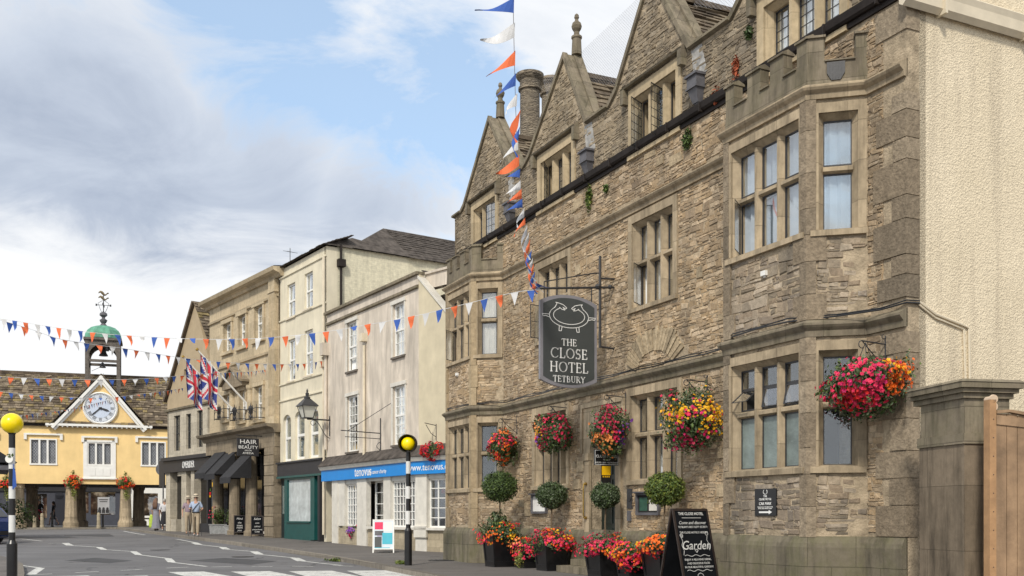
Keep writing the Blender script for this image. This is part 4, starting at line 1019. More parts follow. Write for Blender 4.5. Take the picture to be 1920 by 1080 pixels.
# bird netting over the roof valley
m, t = base('bird_netting_mesh'); tcn = t('ShaderNodeTexCoord'); s3 = t('ShaderNodeSeparateXYZ', {0: tcn.outputs['Object']})
fx_ = t.math('ABSOLUTE', t.math('SUBTRACT', t.math('FRACT', t.math('MULTIPLY', t.math('ADD', s3.outputs[0], s3.outputs[2]), 15.0)), .5)); fy_ = t.math('ABSOLUTE', t.math('SUBTRACT', t.math('FRACT', t.math('MULTIPLY', t.math('SUBTRACT', s3.outputs[2], s3.outputs[0]), 15.0)), .5))
al = t.math('LESS_THAN', t.math('MINIMUM', fx_, fy_), .09); al = t.math('MULTIPLY', al, .55); t.p.inputs['Base Color'].default_value = (.3, .3, .32, 1); link(t, al, 'Alpha'); m.blend_method = 'HASHED' if hasattr(m, 'blend_method') else m.blend_method
mb = MB()
for pts in (((1082, 104), (1215, -22), (1170, 165), (1096, 152)), ((1018, 150), (1080, 106), (1066, 128), (1030, 200)), ((1310, -30), (1400, -30), (1372, 20), (1300, 12))):
    mb.face([(H.P(x, y, -.5)[0], -.5, H.P(x, y, -.5)[1]) for x, y in pts])
each(mb, 'bird_netting', m, hotel)
# small white sensor boxes
for px, py, n_ in ((1436, 513, .62), (859, 702, .62)):
    u, z = H.P(px, py, n_); mb = MB(); mb.box(u - .05, u + .05, n_, n_ + .06, z - .035, z + .035); mb.box(u - .02, u + .02, n_, n_ + .03, z - .06, z - .036)
    mb.build('sensor_box', WHITE, hotel)
# ================================================================= THE OTHER HOUSES OF THE STREET
def pt(px, Y): return ((px - CX) / F * Y, Y)
def wr(Fc, xl, yt, xr, yb): return (Fc.U(xr), Fc.U(xl), Fc.Z(xl, yb), Fc.Z(xr, yt))
PINKR = plain('stained_pink_render', (.68, .60, .50), .85, .16, 1.1, .35, 14, streak=.75)
CREAMR = plain('cream_render', (.72, .655, .50), .8, .10, 1.5, .3, 14, streak=.28)
YELBR = ashlar('painted_yellow_brick', (.68, .635, .48), .23, .075, .35, .18, .22, var=.05)
BATH = ashlar('honey_ashlar', (.50, .41, .275), .9, .38, .25, .4, .26)
BATHD = ashlar('dark_ashlar', (.27, .22, .155), .9, .42, .4, .6, .5)
OVR = ashlar('pale_ashlar', (.47, .42, .33), .8, .36, .25, .5, .34)
BEIGE = plain('beige_render', (.42, .33, .21), .85, .1, 2, .15, 25, streak=.15)
TEAL = plain('teal_paint', (.010, .075, .070), .4, .15, 4, .08)
TEALD = plain('dark_teal_paint', (.008, .022, .026), .4, .15, 4, .08)
BLUEF = plain('blue_fascia', (.0, .23, .66), .4, .06, 3, .03)
CHARC = plain('charcoal_paint', (.022, .022, .026), .5, .15, 4, .08)
AWN = plain('awning_cloth', (.022, .022, .025), .85, .2, 4, .1)
ZINC = plain('galvanised_zinc', (.40, .41, .41), .5, .25, 14, .1, metal=.1)
YELW = plain('yellow_limewash', (.84, .61, .28), .85, .10, .9, .3, 9, streak=.14)

# ---- cream three-storey house
CR = Facade(pt(612, 37.5), pt(525.5, 41.3)); L = CR.len
cream = thing('tall_cream_house', 'tall narrow cream rendered house with three storeys of sash windows above a teal shopfront', 'house', (*CR.C, 0), CR.rot)
wins = [wr(CR, 538.5, 528, 553.5, 598), wr(CR, 571, 507, 586.5, 581), wr(CR, 540, 633, 553.5, 716), wr(CR, 571, 615.6, 586.5, 706)]
archs = [wr(CR, 531, 776, 545.5, 866), wr(CR, 553, 768, 571, 862), wr(CR, 579, 763.5, 597, 859)]
ZE = CR.Z(608, 463); ZS = CR.Z(600, 862)
def archpoly(u0, u1, z0, z1, r=.28):
    return [(u0, z0), (u1, z0), (u1, z1 - r)] + [(u0 + (u1 - u0) * (.5 + .5 * math.cos(R(a))), z1 - r + r * math.sin(R(a))) for a in range(15, 180, 15)] + [(u0, z1 - r)]
mb = MB(); wall(mb, MAIN, rect(0, L, ZS, ZE), [rect(*w_) for w_ in wins] + [archpoly(*w_) for w_ in archs], 0, -.2); mb.build('front_wall', CREAMR, cream, recalc=False)
for i, w_ in enumerate(wins): sash(cream, MAIN, *w_, yb=-.08, cols=1, rows=2, curtain=.5, fw=.07, sill=CREAMP)
for w_ in archs:
    sash(cream, MAIN, *w_, yb=-.10, cols=1, rows=2, curtain=.99, fw=.10, cur_mat=plain('grey_blind', (.30, .34, .33), .7, .1, 3, .05))
mb = MB()
for z in (CR.Z(608, 571), CR.Z(607, 702), CR.Z(607, 735), CR.Z(608, 483)): mb.prism([(0, 0), (.05, .02), (.05, .07), (0, .09)], lambda p, q, h, z=z: (h, p + .002, z + q), -.02, L)
each(mb, 'string_band', CREAMR, cream)
ER = Fr((0, 0), (0, -1), (-1, 0)); SL = 13
mb = MB(); wall(mb, ER, [(0.45, -.2), (SL, -.2), (SL, ZE + .05), (.45, ZE + .05)], [], 0, -.2); mb.build('side_wall', YELBR, cream, recalc=False)
mb = MB(); wall(mb, ER, [(0, -.2), (.45, -.2), (.45, ZE), (0, ZE)], [], .004, -.2); mb.build('corner_strip', CREAMR, cream, recalc=False)
mb = MB(); mb.box(.2, L, -SL, -.9, 0, ZE - .1); mb.build('rear_wall', YELBR, cream)
def hip(mb, x0, x1, y0, y1, z, rz, rx0, rx1, ry0, ry1, mi=0, ov=.15):
    a, b, c, d = (x0 - ov, y1 + ov, z), (x1 + ov, y1 + ov, z), (x1 + ov, y0, z), (x0 - ov, y0, z)
    e, f = (rx0, ry1, rz), (rx1, ry0, rz)
    return a, b, c, d, e, f
rf = MB(); zr = ZE + .62; xm = .9
A, B, C_, D = (-.12, .14, ZE + .03), (L + .1, .14, ZE + .03), (L + .1, -4.6, ZE + .03), (-.12, -4.6, ZE + .03)
E1, E2 = (.55, -1.3, zr), (L - .4, -1.6, zr)
for q in ((A, B, E2, E1), (B, C_, E2), (C_, D, E1, E2), (D, A, E1)): rf.face(q)
tiles(rf, A, (1, 0, 0), Vector(E1) - Vector((.55, .14, ZE + .03)), L + .2, 1.25, .2, .3, .02, (0,), random.Random(2))
rf.build('front_roof', SLATE, cream)
rf = MB(); z2 = ZE + 1.45
z2 = ZE + 1.62; a, b, c, d = (-.15, -1.0, ZE + .05), (L, -1.0, ZE + .05), (L, -SL, ZE + .05), (-.15, -SL, ZE + .05); e, f = (1.9, -3.3, z2), (1.9, -SL, z2)
for q in ((a, b, e), (b, c, f, e), (d, a, e, f)): rf.face(q)
tiles(rf, (-.15, -SL, ZE), (0, 1, 0), Vector((2.05, 0, z2 - ZE)), SL - 3.4, 2.5, .24, .36, .022, (0,), random.Random(4))
rf.build('rear_roof', SLATE, cream)
mb = MB(); mb.tube([(-.0 + .02, .10, ZE - .4), (.02, .10, ZS - 2.8)], .055, 8); mb.box(-.12, .14, .03, .22, CR.Z(608, 690), CR.Z(608, 672)); mb.build('drainpipe', CREAMP, cream)
mb = MB(); yy = -.55; zz_ = ZE
mb.tube([(-.08, yy, ZE + .1), (-.08, yy, CR.Z(612, 590))], .05, 8); mb.box(-.22, -.01, yy - .14, yy + .14, zz_ - .72, zz_ - .45); mb.build('black_drainpipe', GUTM, cream)
mb = MB(); x = L - .3
mb.tube([(x, -.3, ZE + .1), (x, -.3, ZE + .9)], .015, 5); mb.tube([(x - .35, -.3, ZE + .65), (x + .35, -.3, ZE + .85)], .012, 5)
for k in range(5): mb.tube([(x - .3 + k * .14, -.5, ZE + .66 + k * .04), (x - .3 + k * .14, -.1, ZE + .66 + k * .04)], .008, 4)
mb.build('television_aerial', METAL, cream)
# teal shopfront
zt, zb = CR.Z(600, 862), -.1
zf = CR.Z(600, 889)
mb = MB(); mb.box(.05, L - .03, -.1, .14, zf, zt - .02); mb.box(.0, L, -.1, .2, zt - .018, zt + .05); mb.build('fascia', CHARC, cream)
mb = MB(); mb.box(.05, L, .142, .17, zf - .06, zf + .02)
u = CR.U
gz_ = .25
mb.box(u(594), u(586.5), -.05, .10, gz_, zf); mb.box(u(542.5), u(537.5), -.05, .10, gz_, zf); mb.box(u(586.5), u(542.5), -.05, .10, CR.Z(586, 897), zf)
mb.box(u(586.5), u(542.5), -.05, .10, gz_ - .2, CR.Z(543, 977)); mb.box(u(586.5) - .0, u(542.5), .10, .15, CR.Z(543, 977) - .06, CR.Z(543, 977)); mb.box(u(603), u(600), -.05, .10, gz_, zf)
sf = mb.build('shopfront', TEAL, cream)
mb = MB(); mb.box(u(586.5), u(542.5), -.0, .01, CR.Z(543, 977), CR.Z(586, 897)); mb.build('whitewashed_pane', FROST, sf)
for (xr, xl, m_) in ((600, 594, TEAL), (537.5, 525.5, TEALD)):
    mb = MB(); mb.box(u(xr), u(xl), -.12, -.05, gz_ - .2, zf); w2 = u(xl) - u(xr)
    g = MB(); g.box(u(xr) + w2 * .22, u(xl) - w2 * .22, -.05, -.04, 1.25, zf - .35)
    mb.box(u(xr) + w2 * .2, u(xl) - w2 * .2, -.05, -.035, .5, 1.1); d0 = mb.build('shop_door', m_, cream); g.build('door_glass', OBSC, d0)
mb = MB(); mb.box(u(606.5), u(603), -.05, .16, gz_ - .2, zf); mb.build('corner_post', CHARC, cream)

# ---- pink stained house with charity shop
PK = Facade(pt(785, 31), pt(613, 37.3)); L = PK.len
pink = thing('stained_pink_house', 'streaky pale pink rendered house with a bright blue shop fascia and white shopfront', 'house', (*PK.C, 0), PK.rot)
ZE = PK.Z(785, 514.5); ZS = PK.Z(700, 873)
wins = [wr(PK, 651, 599, 669.5, 698), wr(PK, 737, 564, 758.5, 671), wr(PK, 651, 739, 671.5, 848), wr(PK, 737, 720, 760, 835)]
mb = MB(); wall(mb, MAIN, rect(0, L, 2.6, ZE), [rect(*w_) for w_ in wins], 0, -.2); mb.build('front_wall', PINKR, pink, recalc=False)
SILLM = plain('dark_sill_stone', (.13, .11, .09), .9, .3, 6, .4)
sash(pink, MAIN, *wins[0], yb=-.07, cols=2, rows=4, curtain=.8, opened=.42, sill=SILLM, fw=.06)
sash(pink, MAIN, *wins[1], yb=-.07, cols=2, rows=4, curtain=.9, sill=SILLM, fw=.06)
sash(pink, MAIN, *wins[2], yb=-.07, cols=2, rows=6, curtain=.3, sill=SILLM, fw=.06)
sash(pink, MAIN, *wins[3], yb=-.07, cols=2, rows=6, curtain=.99, sill=SILLM, fw=.06)
# window surrounds
for w_ in wins:
    mb = MB(); a, b, c, d = w_
    mb.box(a - .09, a, -.02, .03, c, d); mb.box(b, b + .09, -.02, .03, c, d); mb.box(a - .12, b + .12, -.02, .05, d, d + .12); mb.build('window_surround', WHITED, pink)
mb = MB(); mb.prism([(0, 0), (.07, .02), (.07, .10), (0, .12)], lambda p, q, h: (h, p + .002, ZE - .42 + q), .0, L); mb.box(-.02, L + .1, -.2, .10, ZE, ZE + .09); mb.build('parapet_coping', DRESSD, pink)
mb = MB(); x = PK.U(686); mb.tube([(x, .07, PK.Z(686, 648)), (x, .07, ZS + .1)], .05, 8); mb.box(x - .12, x + .12, .0, .2, PK.Z(686, 641), PK.Z(686, 626)); mb.build('drainpipe', CREAMP, pink)
mb = MB(); x = PK.U(612); mb.tube([(x - .1, .07, PK.Z(612, 668)), (x - .1, .07, 3.6)], .06, 8); mb.box(x - .25, x + .02, .0, .25, PK.Z(612, 668), PK.Z(612, 645)); mb.build('cast_drainpipe', PINKR, pink)
FT = Facade((PK.C.x + .70 * 2.7, PK.C.y - .714 * 2.7), tuple(PK.C))
facet = bpy.data.objects.new('corner_facet', None); COL.objects.link(facet); facet.parent = pink
# facet expressed in the pink house's local plan
def toloc(Fc, p): q = Vector(p) - Fc.C; return (q.dot(Fc.t), q.dot(Fc.n))
o_, d_, = toloc(PK, FT.C), toloc(PK, PK.C)
dv = (Vector(d_) - Vector(o_)).normalized(); FFR = Fr(o_, tuple(dv), (-dv.y, dv.x)); LF = FT.len
bpy.data.objects.remove(facet)
z_in, z_out = PK.Z(785, 534), FT.Z(826, 577)
wc = (FT.U(835.5), FT.U(808), FT.Z(808, 985), FT.Z(835, 898))
mb = MB(); wall(mb, FFR, [(0, 2.6), (LF, 2.6), (LF, ZE), (LF - .02, ZE), (LF - .05, z_in + .2), (FT.U(826), z_out), (0, z_out - 1.0)], [], 0, -.2); mb.build('corner_wall', plain('ochre_render', (.60, .53, .38), .85, .1, 2, .2, 25, streak=.2), pink, recalc=False)
mb = MB(); mb.hull8([FFR.map(a, b, z) for (z, e) in ((0, 0), (.16, 0)) for b in (-.25, .05) for a in (FT.U(826), LF)][:0] or [FFR.map(FT.U(826) - .4, -.25, z_out - .3), FFR.map(LF, -.25, z_in + .2), FFR.map(FT.U(826) - .4, .05, z_out - .3), FFR.map(LF, .05, z_in + .2),
          FFR.map(FT.U(826) - .4, -.25, z_out - .22), FFR.map(LF, -.25, z_in + .28), FFR.map(FT.U(826) - .4, .05, z_out - .22), FFR.map(LF, .05, z_in + .28)])
mb.box(.0, LF, -.3, .02, ZE - .43, ZE, fr=FFR) if False else None
mb.build('verge_coping', WHITED, pink)
mb = MB(); mb.box(LF - 1.35, LF, -.5, -.26, ZE - .42, ZE + .02, fr=FFR); mb.box(LF - 1.4, LF + .0, -.55, -.2, ZE + .022, ZE + .09, fr=FFR); mb.build('parapet_return', PINKR, pink)
rf = MB(); a = Vector(FFR.map(LF + .2, -.3, z_in + .5)); b = Vector(FFR.map(-.4, -.3, z_out - .75)); bk = Vector((.6, -5, 0))
tiles(rf, b, bk, a - b, 4, (a - b).length, .25, .3, .03, (0, 1), random.Random(8)); rf.face([tuple(b), tuple(a), tuple(a + bk), tuple(b + bk)]); rf.build('side_roof', [SLATE, TILEM], pink)
rf = MB(); o = Vector((.4, -.6, ZE - .3)); tiles(rf, o, (1, 0, 0), (0, -1.3, 1.0), L - .6, 1.5, .25, .34, .03, (0, 1), random.Random(5)); rf.face([(.4, -.6, ZE - .35), (L - .2, -.6, ZE - .35), (L - .2, -2.0, ZE + .75), (.4, -2.0, ZE + .75)])
rf.build('main_roof', [SLATE, TILEM], pink)
mb = MB(); mb.box(.3, L - .05, -6, -1.1, 0, ZE - .4); mb.build('rear_wall', PINKR, pink)
# shop: plan path of the front
sp = [FFR.map(.0, 0, 0)[:2], (0, 0), (L, 0)]
zf1, zf0 = PK.Z(745, 870), PK.Z(745, 893)
mb = MB(); sweep(mb, sp, [(-.1, zf0), (.22, zf0), (.22, zf1), (-.1, zf1)]); mb.build('fascia', BLUEF, pink)
mb = MB(); sweep(mb, sp, [(-.1, zf1 + .002), (.27, zf1 + .002), (.33, zf1 + .10), (.33, zf1 + .13), (-.1, zf1 + .13)]); mb.build('cornice', WHITED, pink)
mb = MB(); sweep(mb, sp, [(-.02, zf1 + .132), (.37, zf1 + .132), (.37, zf1 + .16), (.02, zf1 + .50), (-.02, zf1 + .52)]); mb.build('pentice_roof', SLATE, pink)
STR = ashlar('shop_riser_stone', (.40, .34, .24), .5, .22, .3, .5, .3)
zsill = PK.Z(745, 988)
mb = MB(); sweep(mb, [sp[0], sp[1], (PK.U(695), 0)], [(-.1, -.1), (.10, -.1), (.10, zsill - .08), (-.1, zsill - .08)]); mb.build('stall_riser', STR, pink)
mb = MB(); mb.box(PK.U(676), PK.U(640), -.1, .10, -.1, zsill - .08); mb.build('stall_riser', STR, pink)
mb = MB(); sweep(mb, [sp[0], sp[1], (PK.U(695), 0)], [(-.1, zsill - .078), (.2, zsill - .078), (.2, zsill), (-.1, zsill)]); mb.build('shop_sill', WHITED, pink)
mb = MB()
for xr, xl in ((797, 783), (738, 725), (693, 675), (652, 640)):
    if xr == 797: continue
    mb.box(PK.U(xr), PK.U(xl), -.05, .12, zsill + .002 if xr != 693 else .0, zf0 - .002)
mb.box(PK.U(783), PK.U(738), -.05, .06, zf0 - .16, zf0 - .002); mb.box(PK.U(675), PK.U(652), -.05, .06, zf0 - .16, zf0 - .002); mb.box(PK.U(725), PK.U(693), -.25, .05, zf0 - .10, zf0 - .002)
mb.box(PK.U(640), PK.U(629), -.05, .14, -.1, zf0 - .002)
mb.box(FT.U(806), FT.U(787) + .05, -.05, .13, .0, zf0 - .002, fr=FFR); mb.box(FT.U(837), FT.U(806), -.05, .06, zf0 - .14, zf0 - .002, fr=FFR)
mb.box(FT.U(808), FT.U(785), .13, .2, zsill - .3, zsill + .05, fr=FFR)
each(mb, 'shop_pilaster', WHITED, pink)
def bars(fr, u0, u1, z0, z1, cols, rows, nm='shop_window', m_=WHITE, glass=GLASSD, y=0.0, back=WARMIN):
    mb = MB(); e = .05
    mb.box(u0, u0 + e, y - .06, y, z0, z1, fr=fr); mb.box(u1 - e, u1, y - .06, y, z0, z1, fr=fr); mb.box(u0 + e, u1 - e, y - .06, y, z0, z0 + e, fr=fr); mb.box(u0 + e, u1 - e, y - .06, y, z1 - e, z1, fr=fr)
    for k in range(1, cols): x = u0 + (u1 - u0) * k / cols; mb.box(x - .02, x + .02, y - .05, y - .006, z0 + e, z1 - e, fr=fr)
    for k in range(1, rows): z = z0 + (z1 - z0) * k / rows; mb.box(u0 + e, u1 - e, y - .049, y - .007, z - .013, z + .013, fr=fr)
    r_ = mb.build(nm, m_, pink if nm == 'shop_window' else None)
    g = MB(); g.box(u0 + e, u1 - e, y - .035, y - .03, z0 + e, z1 - e, fr=fr); g.build('pane', glass, r_)
    if back:
        dk = MB(); vs = fr.map; yy = y - .9
        q = [vs(u0, y - .07, z0), vs(u1, y - .07, z0), vs(u1, y - .07, z1), vs(u0, y - .07, z1)]; r2 = [vs(u0, yy, z0), vs(u1, yy, z0), vs(u1, yy, z1), vs(u0, yy, z1)]
        dk.add(q + r2, [(4, 5, 6, 7), (0, 1, 5, 4), (1, 2, 6, 5), (2, 3, 7, 6), (3, 0, 4, 7)]); dk.build('shop_interior', back, r_, recalc=False)
    return r_
bars(MAIN, PK.U(783), PK.U(761), zsill + .0, zf0 - .16, 4, 6, back=DARKIN); bars(MAIN, PK.U(761), PK.U(738), zsill + .0, zf0 - .16, 4, 6, back=DARKIN)
bars(MAIN, PK.U(675), PK.U(652), zsill + .0, zf0 - .16, 5, 6, back=DARKIN)
bars(MAIN, PK.U(725), PK.U(693), .05, zf0 - .10, 2, 6, y=-.2)
bars(FFR, FT.U(837), FT.U(806), zsill + .0, zf0 - .14, 2, 5)
# goods in the shop windows
mb = MB(); rr = random.Random(4); cm = [FC['red'], FC['peach'], BLUEF, WHITE, LEAF2, CURTC]
for k in range(16):
    a = rr.uniform(PK.U(722), PK.U(697)); z = rr.uniform(.9, 2.5); mb.box(a, a + rr.uniform(.1, .3), -.75, -.6 + rr.uniform(-.05, .05), z, z + rr.uniform(.1, .35), mi=rr.randrange(6))
for k in range(12):
    a = rr.uniform(FT.U(834), FT.U(812)); z = rr.uniform(1.0, 2.4); mb.box(a, a + rr.uniform(.08, .2), -.6, -.45 + rr.uniform(-.03, .05), z, z + rr.uniform(.08, .3), mi=rr.randrange(6), fr=FFR)
mb.build('window_display', cm, pink)
u0 = PK.U(692)
text('fascia_lettering', 'tenovus', (u0, .226, (zf0 + zf1) / 2 + .02), (-1, 0, 0), (0, 0, 1), .46, LETW, pink, .004, sx=.95)
text('fascia_lettering', 'the cancer charity', (PK.U(719), .226, (zf0 + zf1) / 2 - .02), (-1, 0, 0), (0, 0, 1), .19, LETW, pink, .003)
fx = Vector(FFR.map(-1, 0, 0)) - Vector(FFR.map(0, 0, 0)); o = FFR.map(FT.U(815), .226, (zf0 + zf1) / 2)
text('fascia_lettering', 'www.tenovus.co', o, fx, (0, 0, 1), .30, LETW, pink, .003)
mb = MB(); x = PK.U(706)
p0 = Vector((x - .35, .02, PK.Z(700, 815)))
mb.tube([p0 + Vector((0, 0, .5)), p0 + Vector((0, 0, -.6))], .018, 6); mb.tube([p0, p0 + Vector((0.1, 1.35, .05))], .016, 6); mb.tube([p0 + Vector((0, 0, -.18)), p0 + Vector((.1, 1.2, -.15))], .012, 6); mb.tube([p0 + Vector((0, 0, .75)) * 0 + Vector((-.9, .05, .9)), p0 + Vector((.1, 1.1, .05))], .01, 5)
mb.tube([p0 + Vector((0, .02 + .12 * math.sin(a * .6), -.55 + a * .05)) for a in range(10)], .012, 5)
mb.build('sign_bracket', METAL, pink)

# ---- honey ashlar classical building with the salon
NC = Facade(pt(523, 41.35), pt(393, 47.9)); L = NC.len
neo = thing('classical_stone_building', 'honey coloured classical stone building with heavy cornice and three dark shop awnings', 'building', (*NC.C, 0), NC.rot)
ZE = NC.Z(523, 521); ZG1 = NC.Z(523.6, 794)
wins = [wr(NC, 420, 603, 434.5, 662), wr(NC, 448, 588, 462, 652), wr(NC, 478, 570, 494, 639), wr(NC, 420, 739, 432, 788), wr(NC, 450, 731, 461, 790), wr(NC, 479, 722, 493.5, 788)]
mb = MB(); wall(mb, MAIN, rect(0, L, ZG1, ZE), [rect(*w_) for w_ in wins], 0, -.25); mb.build('front_wall', BATH, neo, recalc=False)
for i, w_ in enumerate(wins):
    s_ = sash(neo, MAIN, *w_, yb=-.14, cols=2, rows=4, curtain=.5, fw=.07)
    mb = MB(); a, b, c, d = w_
    mb.box(a - .16, a, -.02, .06, c, d); mb.box(b, b + .16, -.02, .06, c, d); mb.box(a - .2, b + .2, -.02, .09, d, d + .18); mb.box(a - .22, b + .22, -.02, .12, c - .14, c - .01); mb.build('window_surround', BATH, neo)
mb = MB(); mb.prism([(-.1, ZE), (.10, ZE), (.18, ZE + .1), (.42, ZE + .2), (.48, ZE + .34), (-.1, ZE + .38)], lambda p, q, h: (h, p, q), -.45, L + .3)
mb.prism([(0, 0), (.08, .02), (.1, .10), (0, .12)], lambda p, q, h: (h, p + .002, ZE - .75 + q), -.0, L); mb.prism([(0, 0), (.08, .02), (.1, .10), (0, .12)], lambda p, q, h: (h, p + .002, NC.Z(500, 666) + q), .85, L)
mb.build('cornice', BATH, neo)
rf = MB(); rf.face([(-.4, .4, ZE + .38), (L + .2, .4, ZE + .38), (L - .6, -2.5, ZE + 1.0), (.6, -2.5, ZE + 1.0)]); rf.build('roof', LEAD, neo, recalc=False)
mb = MB(); mb.box(.1, .74, -.02, .16, ZG1, ZE - .02); mb.box(.04, .80, .0, .2, ZE - .55, ZE - .42); mb.box(.04, .8, .0, .2, ZG1 + .0, ZG1 + .25)
for k in range(4): mb.box(.18 + k * .14, .24 + k * .14, .16, .185, ZG1 + .35, ZE - .62)
mb.build('pilaster', BATH, neo)
mb = MB(); a, b = NC.U(466), NC.U(428); z0 = NC.Z(445, 722); mb.prism([(a, z0), (b, z0), ((a + b) / 2, z0 + .62)], lambda p, q, h: (p, h, q), .0, .3); mb.prism([(a - .1, z0 + .0), (a - .1, z0 + .1), ((a + b) / 2, z0 + .78), (b + .1, z0 + .1), (b + .1, z0), ((a + b) / 2, z0 + .66)], lambda p, q, h: (p, h, q), .02, .42)
mb.box(a, b, .0, .3, z0 - .16, z0 - .004); mb.build('pediment', BATHD, neo)
# half-columns by the middle windows, iron window guards
mb = MB()
for px in (437, 470): x = NC.U(px); mb.lathe((x, .02, 0), [(.2, ZG1), (.2, ZG1 + .2), (.15, ZG1 + .25), (.13, z0 - .4), (.18, z0 - .3), (.18, z0 - .17)], 12)
each(mb, 'half_column', BATH, neo)
for w_ in wins[3:]:
    mb = MB(); a, b, c, d = w_; a -= .2; b += .2; y = .38; c -= .02
    mb.tube([(a, .02, c + .45), (a, y, c + .45), (b, y, c + .45), (b, .02, c + .45)], .018, 5); mb.tube([(a, .02, c + .05), (a, y, c + .05), (b, y, c + .05), (b, .02, c + .05)], .018, 5)
    for k in range(4): x = a + (b - a) * k / 3; mb.tube([(x, y, c), (x, y, c + .6)], .015, 5)
    x = (a + b) / 2; mb.lathe((x, y, c), [(.02, 0), (.07, .1), (.04, .2), (.11, .42), (.12, .48), (.02, .6), (.01, .7)], 8)
    mb.tube([(a, y, c + .25), ((a + x) / 2, y + .04, c + .38), (x, y, c + .2), ((b + x) / 2, y + .04, c + .38), (b, y, c + .25)], .013, 5)
    mb.build('window_guard', METAL, neo)
# ground floor: entablature, rusticated pier, columns, dark glass
zc0 = NC.Z(500, 838)
mb = MB(); mb.prism([(-.1, ZG1 - .35), (.22, ZG1 - .35), (.3, ZG1 - .2), (.55, ZG1 - .12), (.6, ZG1 - .02), (-.1, ZG1 + .0)], lambda p, q, h: (h, p, q), -.12, L + .2); mb.box(.0, L, -.1, .18, zc0 - .05, ZG1 - .352); mb.build('entablature', BATHD, neo)
mb = MB(); z = -.1; k = 0
while z < zc0 - .1: mb.box(.02 + .012 * (k % 2), .98, -.6, .24 - .012 * (k % 2), z, min(z + .42, zc0 - .06) - .03); z += .42; k += 1
mb.box(.02, .96, -.55, .2, -.1, zc0 - .06); mb.build('rusticated_pier', BATHD, neo)
for xl, xr in ((433, 448), (463, 481), (404, 414)):
    mb = MB(); x = (NC.U(xl) + NC.U(xr)) / 2; mb.lathe((x, .0, 0), [(.34, -.1), (.34, .5), (.27, .55), (.26, 1.4), (.23, zc0 - .3), (.3, zc0 - .2), (.3, zc0 - .06)], 14); mb.build('shop_column', BATHD, neo)
mb = MB(); mb.box(.98, L - .05, -.42, -.36, -.1, zc0 - .052); gd = mb.build('shop_glazing', plain('dark_shop_glass', (.012, .012, .013), .06, .2, 2, 0), neo)
mb = MB()
for px in (424, 456, 487, 497): x = NC.U(px); mb.box(x, x + .08, -.358, -.28, -.1, zc0 - .052)
mb.box(1.0, L - .1, -.357, -.3, .4, .5); mb.build('glazing_frame', WHITED, gd)
for xl, xr, yt, yb in ((381, 431, 847, 893), (403, 449, 848, 888), (432, 480, 853, 886)):
    mb = MB(); b_, a_ = NC.U(xr - 1), NC.U(xr - 20)
    wd = a_ - b_; z1 = NC.Z(xr, yt); p1 = 1.15
    zb_ = z1 - 1.0
    b_ -= .1
    mb.hull8([(b_, .22, z1), (a_, .22, z1), (b_, .22, z1 - .03), (a_, .22, z1 - .03), (b_, p1, zb_ + .03), (a_, p1, zb_ + .03), (b_, p1, zb_), (a_, p1, zb_)])
    mb.box(b_, a_, p1 - .015, p1, zb_ - .22, zb_ + .0)
    for s_ in (b_, a_ - .02): mb.add([(s_, .22, z1 - .02), (s_, p1, zb_), (s_, .22, zb_)] + [(s_ + .015, .22, z1 - .02), (s_ + .015, p1, zb_), (s_ + .015, .22, zb_)], [(0, 1, 2), (3, 5, 4), (0, 3, 4, 1)])
    aw = mb.build('awning', AWN, neo)
mb = MB(); mb.box(.6, L, -6, -1.2, -.2, ZE); mb.build('rear_wall', BATHD, neo)
mb = MB(); wall(mb, Fr((0, 0), (0, -1), (-1, 0)), rect(.0, 6, 9, ZE + .3), [], 0, -.2); mb.build('side_wall', BATHD, neo, recalc=False)

# ---- gabled shop building
OV = Facade(pt(400, 48.1), pt(314, 52.5)); L = OV.len
ov = thing('gabled_corner_building', 'pale stone corner building with a tall pointed beige gable above a black shop fascia', 'building', (*OV.C, 0), OV.rot)
zstr = OV.Z(399, 753); ga = OV.P(366, 569)
wins = [wr(OV, 326, 778, 337.5, 846), wr(OV, 348.6, 775, 358, 842), wr(OV, 369, 768, 380, 839), wr(OV, 389, 763, 397, 812)]
zf1, zf0 = OV.Z(398, 852), OV.Z(398, 880)
mb = MB(); wall(mb, MAIN, rect(0, L, zf1, zstr), [rect(*w_) for w_ in wins], 0, -.25); mb.build('front_wall', OVR, ov, recalc=False)
DKF = plain('dark_window_frame', (.03, .03, .032), .5, .1, 3, .03)
for w_ in wins: sash(ov, MAIN, *w_, yb=-.12, cols=1, rows=4, fm=DKF, glass=GLASSD, fw=.06)
lf, rfx = OV.P(316, 741), OV.P(400, 728)
gw = wr(OV, 345, 690, 356, 706)
mb = MB(); wall(mb, MAIN, [(0, zstr), (L, zstr), (L, lf[1] - .3), (ga[0] + .0, ga[1]), (OV.U(389), OV.Z(389, 664)), (0, OV.Z(396, 700))], [rect(*gw)], 0.003, -.25); mb.build('gable_wall', BEIGE, ov, recalc=False)
sash(ov, MAIN, *gw, yb=-.12, cols=2, rows=2, fm=DKF, glass=GLASSD, fw=.06)
mb = MB(); mb.prism([(0, 0), (.10, .03), (.12, .12), (0, .16)], lambda p, q, h: (h, p + .004, zstr - .08 + q), -.05, L + .08); mb.build('string_course', DRESSD, ov)
rf = MB(); A = Vector((ga[0], .1, ga[1] + .05)); Bv = Vector((L + .15, .1, lf[1] - .35)); Cv = Vector((-1.6, .1, OV.Z(400, 735)))
bk = Vector((0, -7, 0))
Rt = Cv - A; tiles(rf, Cv, (0, -1, 0), -Rt, 6, Rt.length, .28, .34, .04, (0, 1, 1, 2), random.Random(6)); rf.face([tuple(A), tuple(Cv), tuple(Cv + bk), tuple(A + bk)])
Lt = A - Bv; tiles(rf, Bv, (0, -1, 0), Lt, 6, Lt.length, .28, .34, .04, (0, 1), random.Random(7)); rf.face([tuple(A), tuple(Bv), tuple(Bv + bk), tuple(A + bk)])
